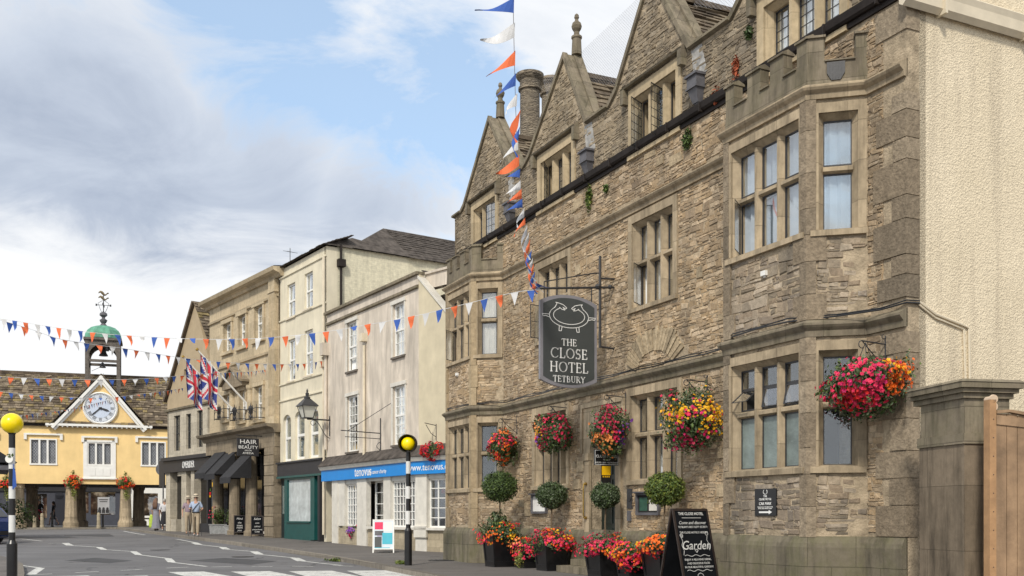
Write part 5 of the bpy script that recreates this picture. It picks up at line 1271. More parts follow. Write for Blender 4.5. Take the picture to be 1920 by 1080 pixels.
rf.build('roof', [TILE, TILEM, TILEO], ov)
# dark sloping verge on the gable's left edge
mb = MB(); d = (A - Bv); n_ = Vector((d.z, 0, -d.x)).normalized()
mb.hull8([tuple(Bv + Vector((0, y, 0)) + n_ * e) if k == 0 else tuple(A + Vector((0, y, 0)) + n_ * e) for e in (-.02, .12) for y in (-.5, .06) for k in (0, 1)]); mb.build('verge', TILEM, ov)
mb = MB(); wall(mb, Fr((L, 0), (0, -1), (1, 0)), rect(0, 6, -.2, zstr), [], 0, -.2); mb.build('side_wall', OVR, ov, recalc=False)
mb = MB(); mb.box(.2, L - .3, -6, -1.2, -.2, zstr); mb.build('rear_wall', OVR, ov)
mb = MB(); mb.box(-.05, L + .02, -.1, .2, zf0, zf1 - .12); mb.box(-.08, L + .08, -.1, .34, zf1 - .118, zf1 + .05); mb.build('fascia', CHARC, ov)
mb = MB(); mb.box(L - .55, L + .0, -.3, .08, -.1, zf0); mb.box(OV.U(352), OV.U(343), -.3, .08, -.1, zf0); mb.box(OV.U(343) - .002, OV.U(335), -.3, .06, zf0 - .2, zf0)
mb.box(OV.U(366), OV.U(360), -.3, .06, -.1, zf0); mb.box(-.1, L, -.3, .06, -.1, .75) if False else None
mb.box(L - 1.25, L - .552, -.3, .05, -.1, 1.0)
mb.build('shop_pier', OVR, ov)
mb = MB(); mb.box(-.05, L - .05, -.34, -.302, -.1, zf0 - .0); sg = mb.build('shop_glazing', MATS['dark_shop_glass'], ov)
mb = MB(); mb.box(OV.U(364), OV.U(360), -.3, -.2, -.1, zf0); mb.box(OV.U(382), OV.U(380), -.3, -.2, -.1, zf0); mb.box(OV.U(396), OV.U(366), -.3, -.2, .2, .8); mb.build('shop_frame', CHARC, sg)
mb = MB(); rr = random.Random(12)
for k in range(14):
    a = rr.uniform(OV.U(397), OV.U(384)); z = rr.uniform(1.3, 2.9); mb.box(a, a + rr.uniform(.06, .16), -.298, -.285, z, z + rr.uniform(.08, .22), mi=rr.randrange(4))
mb.build('window_poster', [FC['red'], FC['yellow'], FC['crimson'], LEAF2], ov)
mb = MB(); mb.box(L + .05, L + .75, .1, .16, OV.Z(314, 912), OV.Z(314, 864)); mb.build('side_sign', CHARC, ov)
text('fascia_lettering', 'OVERIDER', (OV.U(360.5), .21, (zf0 + zf1) / 2 - .05), (-1, 0, 0), (0, 0, 1), .50, LETW, ov, .01, sx=.60, spacing=1.08)

# ================================================================= MARKET HALL
MC = Vector(pt(190, 63)); mt = Vector((.944, .330))
MH = Facade(tuple(MC + mt * 10.5), tuple(MC - mt * 16)); ML = MH.len
mh = thing('yellow_market_hall', 'yellow limewashed market hall on stone pillars with clock gable and green domed cupola', 'hall', (*MH.C, 0), MH.rot)
zE, zA, zB = MH.Z(190, 798), MH.Z(190, 908), .40
um = MH.U(189)
def uz(px, py): return MH.P(px, py)
wins = [wr(MH, 58.5, 825.5, 104.5, 868.5), wr(MH, 166, 832, 207.5, 870), wr(MH, 266.5, 831, 308.5, 871.5), wr(MH, -62, 823, -15, 866)]
ped = [uz(103, 799), uz(190, 706), uz(270, 801)]
mb = MB(); wall(mb, MAIN, rect(0, ML, zA, zE), [rect(*w_) for w_ in wins], 0, -.3)
# soffit with shallow arches between the pillars
mb.build('upper_wall', YELW, mh, recalc=False)
LEADG = plain('diamond_pane_glass', (.10, .11, .13), .15, .35, 6, .2)
for i, w_ in enumerate(wins):
    a, b, c, d = w_
    mb = MB(); e = .10
    mb.box(a - .1, b + .1, -.05, .05, c - .10, c - .002); mb.box(a - .08, a, -.05, .035, c, d + .002); mb.box(b, b + .08, -.05, .035, c, d + .002); mb.box(a - .08, b + .08, -.05, .035, d + .004, d + .08)
    for k in (1, 2): x = a + (b - a) * k / 3; mb.box(x - .055, x + .055, -.12, .03, c, d)
    wn = mb.build('window', WHITE, mh)
    g = MB(); g.box(a, b, -.14, -.12, c, d); g.build('pane', LEADG, wn)
    ld = MB()
    for k in range(3):
        x0 = a + (b - a) * k / 3 + .05; x1 = a + (b - a) * (k + 1) / 3 - .05; st = .19; n_ = int((d - c) / st) + 3
        for j in range(-3, n_):
            for sg in (1, -1):
                z0_ = c + j * st; z1_ = z0_ + (x1 - x0) * 1.25; p, q = (z0_, z1_) if sg > 0 else (z1_, z0_)
                xa, xb, za, zb_ = x0, x1, p, q
                # clip
                def cl(xa, za, xb, zb_):
                    if za > zb_: xa, za, xb, zb_ = xb, zb_, xa, za
                    if zb_ <= c or za >= d: return None
                    if za < c: t_ = (c - za) / (zb_ - za); xa += (xb - xa) * t_; za = c
                    if zb_ > d: t_ = (d - za) / (zb_ - za); xb = xa + (xb - xa) * t_; zb_ = d
                    return xa, za, xb, zb_
                r_ = cl(xa, za, xb, zb_)
                if r_: ld.tube([(r_[0], -.112, r_[1]), (r_[2], -.112, r_[3])], .017, 3)
    ld.build('lead_lattice', plain('pale_lead', (.30, .31, .33), .6, .2, 4, 0), wn)
    mb = MB(); z = d + (.30 if i != 1 else .34); mb.box(a - .4, b + .4, 0, .12, z, z + .10); mb.box(a - .4, a - .24, 0, .12, z - .28, z - .002); mb.box(b + .24, b + .4, 0, .12, z - .28, z - .002); mb.build('hood_mould', WHITE, mh)
a, b, c, d = wins[1]
mb = MB(); zl = MH.Z(190, 896); mb.box(a - .3, b + .3, 0, .05, zl, d + .12); 
mb2 = MB(); mb2.prism([(a - .3, zl), (b + .3, zl), (b + .3, d + .14), (a - .3, d + .14), (a - .3, c - .1), (a + .0, c - .1), (a, d), (b, d), (b, c - .1), (a - .3, c - .1)][:4] if False else rect(a - .3, b + .3, zl, c - .11), lambda p, q, h: (p, h, q), .0, .07)
for k in range(3): x0 = a + (b - a) * k / 3 + .02; mb2.box(x0, x0 + (b - a) / 3 - .06, .07, .095, zl + .12, c - .25)
mb2.box(a - .3, a - .082, 0, .07, c - .108, d + .2); mb2.box(b + .082, b + .3, 0, .07, c - .108, d + .2); mb2.box(a - .3, b + .3, 0, .07, d + .084, d + .2); mb2.box(a - .4, b + .4, 0, .14, zl - .09, zl - .002)
mb2.build('loading_door', WHITE, mh)
# roof
MS = 6.2; rz = MH.Z(190, 709) + (0); 
run = 3.9
rzv = CZ + (HY - 708) / F * (63 + run)
rf = MB(); P0 = Vector((0, .25, zE + .02)); up = Vector((0, -run - .25, rzv - zE)); 
tiles(rf, P0, (1, 0, 0), up, ML, up.length, .30, .34, .045, (0, 0, 1, 1, 2), random.Random(21)); rf.face([tuple(P0), (ML, .25, zE), (ML, -run, rzv), (0, -run, rzv)])
rf.face([(0, -2 * run, zE), (ML, -2 * run, zE), (ML, -run, rzv), (0, -run, rzv)]); rf.box(0, ML, -run - .12, -run + .12, rzv + .0, rzv + .16, 1)
rf.build('roof', [TILE, TILEM, TILEO], mh)
mb = MB(); mb.box(0, ML, .02, .16, zE - .12, zE + .03); mb.build('gutter', GUTM, mh)
# pediment
mb = MB(); (pa, za), (pm, zm_), (pc, zc_) = ped
za = zc_ = zE
mb.prism([(pc, zE + .03), (pa, zE + .03), (pm, zm_ - .12)], lambda p, q, h: (p, h, q), -.2, .10); pw = mb.build('clock_gable', YELW, mh)
mb = MB()
for x0, sg in ((pa, 1), (pc, -1)):
    for (o1, o2, y1) in ((-.0, .16, .42), (.17, .30, .30)):
        d = (Vector((pm, zm_)) - Vector((x0, zE))).normalized(); n_ = Vector((-d.y, d.x)) * (-1 if (Vector((-d.y, d.x)).y > 0) else 1)
        e0, e1 = Vector((x0, zE + .05)) - d * .3, Vector((pm, zm_ + .04))
        q = [e0 + n_ * o1, e1 + n_ * o1, e1 + n_ * o2, e0 + n_ * o2]
        mb.prism([(v.x, v.y) for v in q], lambda p, q_, h: (p, h, q_), .104, y1 if sg > 0 else y1 - .003)
mb.box(pc - .5, pa + .5, .102, .38, zE - .10, zE + .04)
for k in range(22): x = pc - .4 + (pa - pc + .8) * k / 21; mb.box(x - .04, x + .04, .104, .34, zE - .17, zE - .102)
mb.build('pediment_moulding', WHITE, pw)
rf = MB(); rr = random.Random(31)
for sg, x0 in ((1, pa + .25), (-1, pc - .25)):
    d = Vector((pm - x0, 0, zm_ + .1 - zE)); tiles(rf, (x0, .4, zE - .02), (0, -1, 0), d, 4.4, d.length, .28, .34, .04, (0, 1), rr)
rf.build('gable_roof', [TILE, TILEM], mh)
# clock
cu_, cz_ = uz(188.5, 766); cr = 30.5 / F * 63
mb = MB(); AX = Matrix.Rotation(R(-90), 3, 'X')
mb.lathe((cu_, .1, cz_), [(cr, 0), (cr, .12), (cr * .93, .16), (cr * .88, .12), (cr * .88, .05)], 40, 0, axis=AX); ck = mb.build('clock', WHITE, mh)
mb = MB(); mb.lathe((cu_, .1, cz_), [(cr * .9, .0), (cr * .9, .10)], 40, 0, axis=AX); mb.build('clock_face', plain('clock_face_white', (.62, .66, .72), .5, .03, 2, 0), ck)
mb = MB(); mb.lathe((cu_, .1, cz_), [(cr * .60, .104), (cr * .60, .108), (cr * .0 + .01, .108)], 40, 1, axis=AX)
for k in range(60):
    t_ = R(k * 6); a0, a1 = cr * .86, cr * .80; mb.tube([(cu_ + a0 * math.sin(t_), .206, cz_ + a0 * math.cos(t_)), (cu_ + a1 * math.sin(t_), .206, cz_ + a1 * math.cos(t_))], .012, 3)
for k in range(12):
    t_ = R(k * 30)
    n_ = [3, 1, 2, 3, 4, 2, 3, 4, 5, 3, 2, 3][k]
    for j in range(n_):
        off = (j - (n_ - 1) / 2) * .055; tx, tz = math.cos(t_), -math.sin(t_); a0, a1 = cr * .77, cr * .58
        sl = .03 if (k in (5, 10, 11, 9) and j % 2) else 0
        mb.tube([(cu_ - (a0 * math.sin(t_) + (off - sl) * tx), .206, cz_ + a0 * math.cos(t_) + (off - sl) * tz), (cu_ - (a1 * math.sin(t_) + (off + sl) * tx), .206, cz_ + a1 * math.cos(t_) + (off + sl) * tz)], .013, 3)
mb.build('numeral', [METAL, plain('clock_centre', (.55, .62, .74), .5, .03, 2, 0)], ck)
mb = MB()
def hand(ang, ln, wd):
    t_ = R(ang); d = Vector((-math.sin(t_), 0, math.cos(t_))); s_ = Vector((-math.cos(t_), 0, -math.sin(t_))); o = Vector((cu_, .22, cz_))
    mb.prism([(-.1, -wd * .6), (ln * .7, -wd), (ln, 0), (ln * .7, wd), (-.1, wd * .6)], lambda p, q, h: tuple(o + d * p + s_ * q + Vector((0, h, 0))), 0, .02)
hand(108, cr * .55, .07); hand(228, cr * .72, .045); mb.ball((cu_, .24, cz_), .08, 8)
mb.build('clock_hands', METAL, ck)
# cupola
yc = -2.2; Yc = 65.2; sc = Yc / F; cux = MH.U(194)
cux = MH.P(194, 700, yc)[0]; zq = lambda py: CZ + (HY - py) * sc
hw = 27 * sc
WOODG = plain('weathered_oak', (.12, .105, .09), .85, .35, 8, .4)
mb = MB(); zb, zs, zt_ = zq(716) - .8, zq(655), zq(643)
for sx_ in (-1, 1):
    for sy_ in (-1, 1): mb.box(cux + sx_ * hw - .11, cux + sx_ * hw + .11, yc + sy_ * hw - .11, yc + sy_ * hw + .11, zb, zt_)
for zz_ in (zq(681),):
    for sy_ in (-1, 1): mb.box(cux - hw, cux + hw, yc + sy_ * hw - .07, yc + sy_ * hw + .07, zz_ - .08, zz_ + .08)
    for sx_ in (-1, 1): mb.box(cux + sx_ * hw - .07, cux + sx_ * hw + .07, yc - hw, yc + hw, zz_ - .08, zz_ + .08)
ar = [(cux - hw, zs - .55), (cux - hw, zt_), (cux + hw, zt_), (cux + hw, zs - .55)] + [(cux + (hw - .12) * math.cos(R(a)), zs - .6 + .75 * math.sin(R(a))) for a in range(0, 181, 15)]
for sy_ in (-1, 1): mb.prism(ar, lambda p, q, h: (p, h, q), yc + sy_ * hw - .08, yc + sy_ * hw + .08)
ar2 = [(y_ - cux + yc, z_) for y_, z_ in ar]
for sx_ in (-1, 1): mb.prism(ar2, lambda p, q, h: (h, p, q), cux + sx_ * hw - .078, cux + sx_ * hw + .078)
mb.box(cux - hw - .2, cux + hw + .2, yc - hw - .2, yc + hw + .2, zt_ + .002, zt_ + .14)
cup = mb.build('cupola', WOODG, mh)
COPPER = plain('green_copper', (.10, .30, .20), .6, .35, 3.0, .2, streak=.3)
mb = MB(); dh = zq(612) - zt_ - .14; prof = [(1.0, 0), (1.03, .04), (.98, .35), (.86, .62), (.66, .84), (.38, .97), (.02, 1.0)]
W_ = hw + .12; seg = 16
mb.lathe((cux, yc, zt_ + .14), [(W_ * 1.12 * r_, dh * z_) for r_, z_ in prof], 8, 0, axis=Matrix.Rotation(R(22.5), 3, 'Z')); mb.build('dome', COPPER, cup, smooth=False)
mb = MB(); z0_ = zq(612) - .04; mb.lathe((cux, yc, z0_), [(.26, 0), (.2, .1), (.12, .2), (.2, .3), (.24, .42), (.1, .52), (.1, .6), (.24, .72), (.22, .86), (.06, .95), (.04, 1.0)], 10); mb.build('turned_finial', LEAD, cup)
mb = MB(); zv = z0_ + .9; zt2 = zq(549); mb.tube([(cux, yc, zv), (cux, yc, zt2)], .03, 5)
zx = zq(573)
for dx, dy in ((1, 0), (-1, 0), (0, 1), (0, -1)):
    mb.tube([(cux, yc, zx), (cux + dx * .42, yc + dy * .42, zx)], .02, 4); mb.tube([(cux + dx * .04, yc + dy * .04, zx - .6), (cux + dx * .2, yc + dy * .2, zx - .25), (cux + dx * .32, yc + dy * .32, zx + .12), (cux + dx * .05, yc + dy * .05, zx + .3)], .018, 4)
    mb.box(cux + dx * .42 - .05, cux + dx * .42 + .05, yc + dy * .42 - .05, yc + dy * .42 + .05, zx - .06, zx + .06)
mb.build('weathervane_stem', METAL, cup)
mb = MB()
for z_ in (zq(560), zq(551)):
    mb.tube([(cux + .30 - .62 * k / 10, yc, z_ + .10 * math.sin(k * .75) * (1 if k < 8 else .5)) for k in range(11)], [.02, .05, .075, .085, .085, .075, .06, .045, .03, .05, .02], 6)
mb.build('gilded_dolphins', plain('tarnished_gilt', (.16, .12, .06), .5, .2, 4, .1, metal=.4), cup)
mb = MB(); zb_ = zq(668); mb.lathe((cux, yc, zb_), [(.28, -.0), (.26, .06), (.18, .2), (.14, .42), (.05, .5)], 12); mb.lathe((cux + .05, yc, zq(690)), [(.2, -.0), (.18, .06), (.12, .16), (.08, .3), (.03, .34)], 12); mb.tube([(cux, yc, zq(700)), (cux, yc, zb - .1)], .01, 4); mb.tube([(cux + .05, yc, zq(687)), (cux + .7, yc, zq(697))], .015, 4)
mb.box(cux - .3, cux + .3, yc - hw, yc + hw, zq(655), zq(653)); mb.build('bell', METAL, cup)
# pillars
for i, px in enumerate((-70, 33, 132, 235, 340)):
    u = MH.U(px); mb = MB(); w_ = 10.8 / F * 63
    sq = lambda k: [(u - k, -.45 - k + .0), (u + k, -.45 - k), (u + k, -.45 + k), (u - k, -.45 + k)]
    mb.lathe((u, -.45, 0), [(w_ * 1.30, -.1), (w_ * 1.30, zB + .35), (w_ * 1.1, zB + .5), (w_ * 1.02, zB + .6), (w_ * .86, zA - .32), (w_ * 1.0, zA - .25), (w_ * 1.0, zA - .01)], 12); mb.build('pillar', DRESS, mh)
for i, px in enumerate((60, 150, 260)):
    u = MH.P(px, 950, -3.8)[0]; mb = MB(); mb.lathe((u, -3.8, 0), [(.5, -.1), (.5, zB + .4), (.38, zB + .5), (.33, zA - .3), (.4, zA - .2), (.4, zA)], 12); mb.build('inner_pillar', PIER, mh)
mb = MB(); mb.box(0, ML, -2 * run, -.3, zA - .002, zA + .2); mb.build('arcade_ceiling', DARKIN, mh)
mb = MB(); mb.box(0, ML, -2 * run, -2 * run + .2, zA, zE); mb.build('rear_wall', YELW, mh)
mb = MB(); mb.box(0, ML, -8, .35, 0, zB + .06); mb.build('arcade_step', KERB, mh)
# shops behind the arcade
SB = Facade((MH.C.x + MH.n.x * -20 + 3 * mt.x, MH.C.y + MH.n.y * -20 + 3 * mt.y), (MH.C.x - mt.x * 40 - MH.n.x * 20, MH.C.y - mt.y * 40 - MH.n.y * 20))
sb = thing('dark_shop_row', 'dark grey shopfronts with lit windows seen between the market hall pillars', 'shops', (*SB.C, 0), SB.rot)
SHG = plain('dark_grey_shopfront', (.050, .054, .072), .6, .15, 3, .05)
dkw = wr(SB, 225, 926, 262, 975)
shop_holes = [wr(SB, 222 - 160, 926, 88, 971), wr(SB, 158, 923, 166, 962), wr(SB, 170, 923, 216, 965)]
w0, w1 = SB.U(245), SB.len - .01
mb = MB(); wall(mb, MAIN, rect(w0, w1, -.1, 6.2), [rect(*h) for h in shop_holes], 0, -.2); mb.build('front_wall', SHG, sb, recalc=False)
mb = MB(); wall(mb, MAIN, rect(0, w0, -.1, 6.2), [rect(*wr(SB, 262, 925, 296, 967))], 0, -.2); mb.build('white_front', WHITE, sb, recalc=False)
LIT = bpy.data.materials.new('lit_shop_interior'); LIT.use_nodes = True; t = NT(LIT.node_tree); t.n.clear()
tcn = t('ShaderNodeTexCoord'); nz = t('ShaderNodeTexNoise', {'Vector': tcn.outputs['Object'], 'Scale': 1.6, 'Detail': 5.0}); cc = t.ramp(nz, [(.4, (.02, .015, .012)), (.55, (.10, .06, .035)), (.7, (.5, .36, .24))])
em = t('ShaderNodeEmission', {'Color': cc, 'Strength': .8}); df = t('ShaderNodeBsdfDiffuse', {'Color': cc}); t('ShaderNodeOutputMaterial', {0: t('ShaderNodeAddShader', {0: em, 1: df})})
mb = MB()
for h in shop_holes + [wr(SB, 262, 925, 296, 967)]: mb.box(h[0] - .1, h[1] + .1, -1.0, -.95, h[2] - .1, h[3] + .1)
each(mb, 'shop_interior', LIT, sb)
mb = MB()
for h in shop_holes + [wr(SB, 262, 925, 296, 967)]: mb.box(h[0], h[1], -.1, -.09, h[2], h[3])
each(mb, 'shop_pane', GLASSD, sb)
mb = MB(); h = wr(SB, 183, 932, 205, 963); mb.box(h[0], h[1], -.08, -.06, h[2], h[3]); ps = mb.build('poster', plain('grey_poster', (.40, .40, .41), .6, .1, 3, 0), sb)
mb = MB()
for k in range(3): x = h[0] + (h[1] - h[0]) * (k + .5) / 3; mb.ball((x, -.05, h[2] + .42), .10, 8, sy=.1); mb.box(x - .12, x + .12, -.058, -.05, h[2] + .05, h[2] + .34)
mb.box(h[0] + .1, h[1] - .1, -.058, -.05, h[3] - .25, h[3] - .18); mb.box(h[0] + .15, h[1] - .15, -.058, -.05, h[3] - .4, h[3] - .34)
each(mb, 'poster_figure', METAL, ps)
mb = MB(); a = wr(SB, 103, 922, 120, 985); mb.box(a[0] - .0, a[1], .0, .05, .45, a[3] - .3); mb.lathe(((a[0] + a[1]) / 2, 0, a[3] - .3), [((a[1] - a[0]) / 2, 0), ((a[1] - a[0]) / 2, .05)], 20, axis=AX); mb.build('arched_door', plain('blue_black_door', (.018, .02, .03), .5, .1, 3, .03), sb)
mb = MB(); mb.box(w0, w1, .0, .12, SB.Z(200, 922), SB.Z(200, 910)); mb.build('fascia', CHARC, sb)
# ================================================================= PLANTS ON THE HOTEL FRONT
def solve_n(Fc, u, px):
    k = (px - CX) / F; o = Fc.C + Fc.t * u
    return (k * o.y - o.x) / (Fc.n.x - k * Fc.n.y)
def bv(l, up, f=.6): return (l * .425 - f * .905, l * .905 + f * .425, up)
BASK = [
 (970, 788, 838, (.50, .36, .44), 'round hanging basket of orange and crimson blooms beside the far bay', [('crimson', 60, bv(.2, .5), .9), ('orange', 120, bv(.1, -.1), .95), ('red', 70, bv(.5, -.5), .8), ('pink', 50, bv(.6, .3), .8)]),
 (1065, 765, 811, (.52, .36, .41), 'hanging basket of crimson blooms with a purple and yellow left edge', [('crimson', 110, bv(0, .2), .9), ('pink', 90, bv(-.3, -.1), .9), ('yellow', 24, bv(1, .1, .2), .4), ('peach', 26, bv(1, .0, .3), .4), ('purple', 30, bv(1, -.5, .2), .4)]),
 (1174, 745, 806, (.50, .36, .48), 'hanging basket with peach and purple blooms above the hotel door', [('crimson', 120, bv(.1, .7), .8), ('peach', 90, bv(.7, -.7), .55), ('purple', 60, bv(-.8, -.3), .5), ('pink', 50, bv(0, 0), 1)]),
 (1327, 717, 785, (.62, .40, .52), 'hanging basket of bright yellow and magenta blooms by the near bay', [('yellow', 95, bv(.8, .1), .5), ('yellow', 150, bv(-.45, .15, .8), .42), ('magenta', 90, bv(.1, -.4), .7), ('crimson', 50, bv(.2, -.1), .9), ('pink', 30, bv(.5, .5), .5)]),
 (1662, 646, 722, (.70, .44, .40), 'largest hanging basket, pink at the left and marigold orange at the right', [('pink', 230, bv(.7, -.1), .8), ('magenta', 60, bv(.4, .3), .9), ('red', 110, bv(.9, -.7), .5), ('orange', 150, bv(-.55, .15, .85), .42), ('yellow', 30, bv(-.5, .6, .8), .35), ('crimson', 40, bv(.0, .3), .9)])]
for i, (bx_, ya, yc_, rad, lab, spec) in enumerate(BASK):
    u = H.U(bx_); n_ = .37; zb = H.Z(bx_, yc_, 0) ; za = H.Z(bx_, ya, 0)
    uu, zb = H.P(bx_ - 30, yc_, n_); 
    # iron bracket on the wall
    mb = MB(); mb.box(u - .012, u + .012, .0, .02, za - .34, za + .12)
    mb.tube([(u, .02, za), (u, .44, za + .02)], .010, 5); mb.tube([(u, .02, za - .3), (u, .2, za - .18), (u, .42, za + .01)], .008, 5)
    mb.tube([(u, .44 + .05 * math.sin(a * .7), za + .02 - .05 + .05 * math.cos(a * .7)) for a in range(7)], .007, 4); mb.tube([(u, .05 + .03 * math.sin(a * .8), za + .10 + .03 * math.cos(a * .8)) for a in range(7)], .006, 4)
    mb.build('basket_bracket', METAL, hotel)
    rr = random.Random(40 + i)
    bk_ = thing('hanging_basket', lab, 'flower basket', HW(u, n_, zb), H.rot, 'hanging baskets along the hotel front')
    mb = MB()
    for k in range(3):
        a = R(120 * k + 20); mb.tube([(.26 * math.cos(a), .26 * math.sin(a), .0), (0, .0, za - zb)], .005, 4)
    mb.build('chain', METAL, bk_)
    mb = MB(); mb.lathe((0, 0, -.02), [(.02, -.22), (.15, -.18), (.24, -.08), (.27, 0)], 14); mb.build('liner', LEAF, bk_)
    mb = MB(); leafcloud(mb, (0, 0, 0), rad, 2600, .036, rr, (0, 0, 1, 2), shell=.55, lf=i + .5)
    leafcloud(mb, (0, 0, -rad[2] * .7), (rad[0] * .5, rad[1] * .6, rad[2] * .5), 260, .035, rr, (0, 1, 2), shell=.4)
    for _ in range(16):
        a_ = rr.uniform(0, 6.28); k_ = rr.uniform(.7, 1.0); leafcloud(mb, (rad[0] * k_ * math.cos(a_), rad[1] * k_ * math.sin(a_), rr.uniform(-.9, .8) * rad[2]), (.05, .05, rr.uniform(.08, .2)), 22, .026, rr, (1, 2), shell=.1)
    mb.build('foliage', [LEAF, LEAF2, LEAFG], bk_, recalc=False)
    flowers(bk_, (0, 0, 0), tuple(x * .98 for x in rad), [(a, int(b * 1.25), c, d) for a, b, c, d in spec], rr, r=.027, lf=i + .5)
# basket on the charity shop wall
u = FT.U(842); mbp = FFR.map(FT.U(822), .35, FT.Z(822, 845)); wp = PK.C + PK.t * mbp[0] + PK.n * mbp[1]
bk_ = thing('hanging_basket', 'small bright red hanging basket over the blue shop fascia', 'flower basket', (wp.x + .1, wp.y, FT.Z(822, 846)), PK.rot); rr = random.Random(77)
mb = MB(); leafcloud(mb, (0, 0, 0), (.42, .35, .26), 500, .04, rr, (0, 1), shell=.5); mb.build('foliage', [LEAF, LEAF2], bk_, recalc=False)
flowers(bk_, (0, 0, 0), (.44, .37, .28), [('red', 260, (0, 0, .1), 1), ('crimson', 80, (0, 0, 0), 1)], rr, r=.035)
mb = MB(); mb.tube([(0, 0, .0), (0, 0, .55)], .006, 4); mb.build('chain', METAL, bk_)
mb = MB(); q = FFR.map(FT.U(818), .0, FT.Z(818, 826)); bb = Vector(q); dn = Vector((FFR.m.x, FFR.m.y, 0))
mb.tube([bb, bb + Vector((0, 0, .5))], .015, 5); mb.tube([bb + Vector((0, 0, .45)), bb + dn * .45 + Vector((0, 0, .5))], .012, 5); mb.tube([bb + Vector((0, 0, .1)), bb + dn * .2 + Vector((0, 0, .2)), bb + dn * .4 + Vector((0, 0, .45))], .01, 5); mb.build('basket_bracket', METAL, pink)

# black tapered planters with clipped ball trees
def planter(px_, Y, wt, hgt, ball_py, br, stem, lab, spec, leafm_, seed, broad=False, under=True, group='black planters with clipped ball trees'):
    rr = random.Random(seed); x = (px_ - CX) / F * Y
    p_ = thing('planter', lab, 'planter', (x, Y, g_(Y)), H.rot, group)
    mb = MB(); a, b = wt / 2, wt * .40
    mb.hull8([(-b, -b, .03), (b, -b, .03), (-b, b, .03), (b, b, .03), (-a, -a, hgt), (a, -a, hgt), (-a, a, hgt), (a, a, hgt)])
    mb.box(-b - .015, b + .015, -b - .015, b + .015, 0, .05)
    for sx_, sy_ in ((-1, 0), (1, 0), (0, 1), (0, -1)):
        # raised frame on each side
        def pnt(s_, z, e): k = b + (a - b) * (z - .03) / (hgt - .03); return (sx_ * (k + e) if sx_ else s_ * k, sy_ * (k + e) if sy_ else s_ * k, z)
        for (s0, s1, z0, z1) in ((-1.02, -.82, .05, hgt), (.82, 1.02, .05, hgt), (-.82, .82, hgt - .07, hgt), (-.82, .82, .05, .13)):
            mb.hull8([pnt(s0, z0, -.01), pnt(s1, z0, -.01), pnt(s0, z0, .018), pnt(s1, z0, .018), pnt(s0, z1, -.01), pnt(s1, z1, -.01), pnt(s0, z1, .018), pnt(s1, z1, .018)])
    mb.build('box', BLACKP, p_)
    if ball_py:
        zb = CZ + (HY - ball_py) / F * Y - g_(Y)
        mb = MB(); mb.tube([(0, 0, hgt - .1), (.012, .01, (hgt + zb) / 2), (0, 0, zb - br * .5)], .016, 7); mb.build('stem', BARK, p_)
        mb = MB(); leafcloud(mb, (0, 0, zb), (br, br, br * .86), 5200, .027, rr, (0, 0, 1), shell=.76, lf=None, lumps=.16)
        for _ in range(60):
            d = Vector((rr.gauss(0, 1), rr.gauss(0, 1), rr.gauss(0, 1))).normalized(); leafcloud(mb, (d.x * br, d.y * br, zb + d.z * br * .88), (.04, .04, .05), 7, .024, rr, (1,), shell=.3)
        mb.build('crown', leafm_, p_, recalc=False)
        mb = MB(); mb.ball((0, 0, zb), br * .74, 14, sz=.86); mb.build('crown_core', LEAF, p_)
    if broad:
        mb = MB(); leafcloud(mb, (0.0, .05, hgt + .26), (.26, .26, .26), 200, .085, rr, (0, 1), shell=.3); mb.build('broad_leaves', [LEAFG, LEAF2], p_, recalc=False)
    if under:
        mb = MB(); leafcloud(mb, (0, 0, hgt + .04), (wt * .86, wt * .82, .25), 1500, .034, rr, (0, 1, 2), shell=.4, lf=seed * 1.7); mb.build('underplanting', [LEAF, LEAF2, LEAFG], p_, recalc=False)
        flowers(p_, (0, 0, hgt + .03), (wt * .92, wt * .86, .26), [(a, int(b * 1.4), c, d) for a, b, c, d in spec], rr, r=.027, lf=seed * 1.7)
    return p_
planter(938, 23.2, .62, .74, 913, .41, 0, 'tall black planter with a dark ball tree and broad leaves, leftmost of the row', [('orange', 60, bv(.5, .2), .9), ('yellow', 30, bv(-.2, .1), .9), ('pink', 30, bv(1, -.3, .3), .6), ('red', 20, bv(-.6, .5), .6)], [LEAF, LEAF2], 1, broad=True)
planter(1035, 21.5, .58, .56, 929, .33, 0, 'black planter with a thin stemmed ball tree and pink trailing blooms below the white notice', [('pink', 90, bv(.2, -.3), 1), ('crimson', 80, bv(0, .5), .9), ('orange', 50, bv(.3, .2), .9), ('yellow', 20, bv(-.4, .6), .6), ('red', 40, bv(-.8, -.2), .6)], [LEAF, LEAFG], 2)
planter(1136, 19.35, .60, .52, 930, .275, 0, 'black planter with a ball tree standing in front of the hotel door', [('pink', 120, bv(.3, -.1), .9), ('crimson', 70, bv(.4, .5), .8), ('orange', 45, bv(-.4, .3), .7), ('yellow', 20, bv(-.8, .3), .6)], [LEAF, LEAFG], 3)
planter(1247, 17.55, .60, .60, 917, .335, 0, 'black planter with a yellowish ball tree behind the tall chalkboard', [('orange', 80, bv(.3, .1), .9), ('red', 70, bv(.6, -.1), .9), ('crimson', 40, bv(.2, .4), .9), ('yellow', 14, bv(.5, .7), .6)], [LEAF2, LEAFY], 4)
planter(1188, 18.1, .46, .42, 0, 0, 0, 'low black planter of red and marigold blooms between two ball trees', [('pink', 110, bv(.3, -.2), .9), ('orange', 80, bv(.1, -.2), .9), ('yellow', 40, bv(.0, .3), .9), ('red', 50, bv(-.2, -.5), .8)], None, 5, group='low black planters')
pl_ = planter(992, 22.6, .44, .36, 0, 0, 0, 'low black planter with pale trailing foliage beside the leftmost ball tree', [('pink', 60, bv(.7, -.2), .8), ('peach', 40, bv(.0, .3), .8), ('red', 30, bv(.6, .2), .8)], None, 6, group='low black planters')
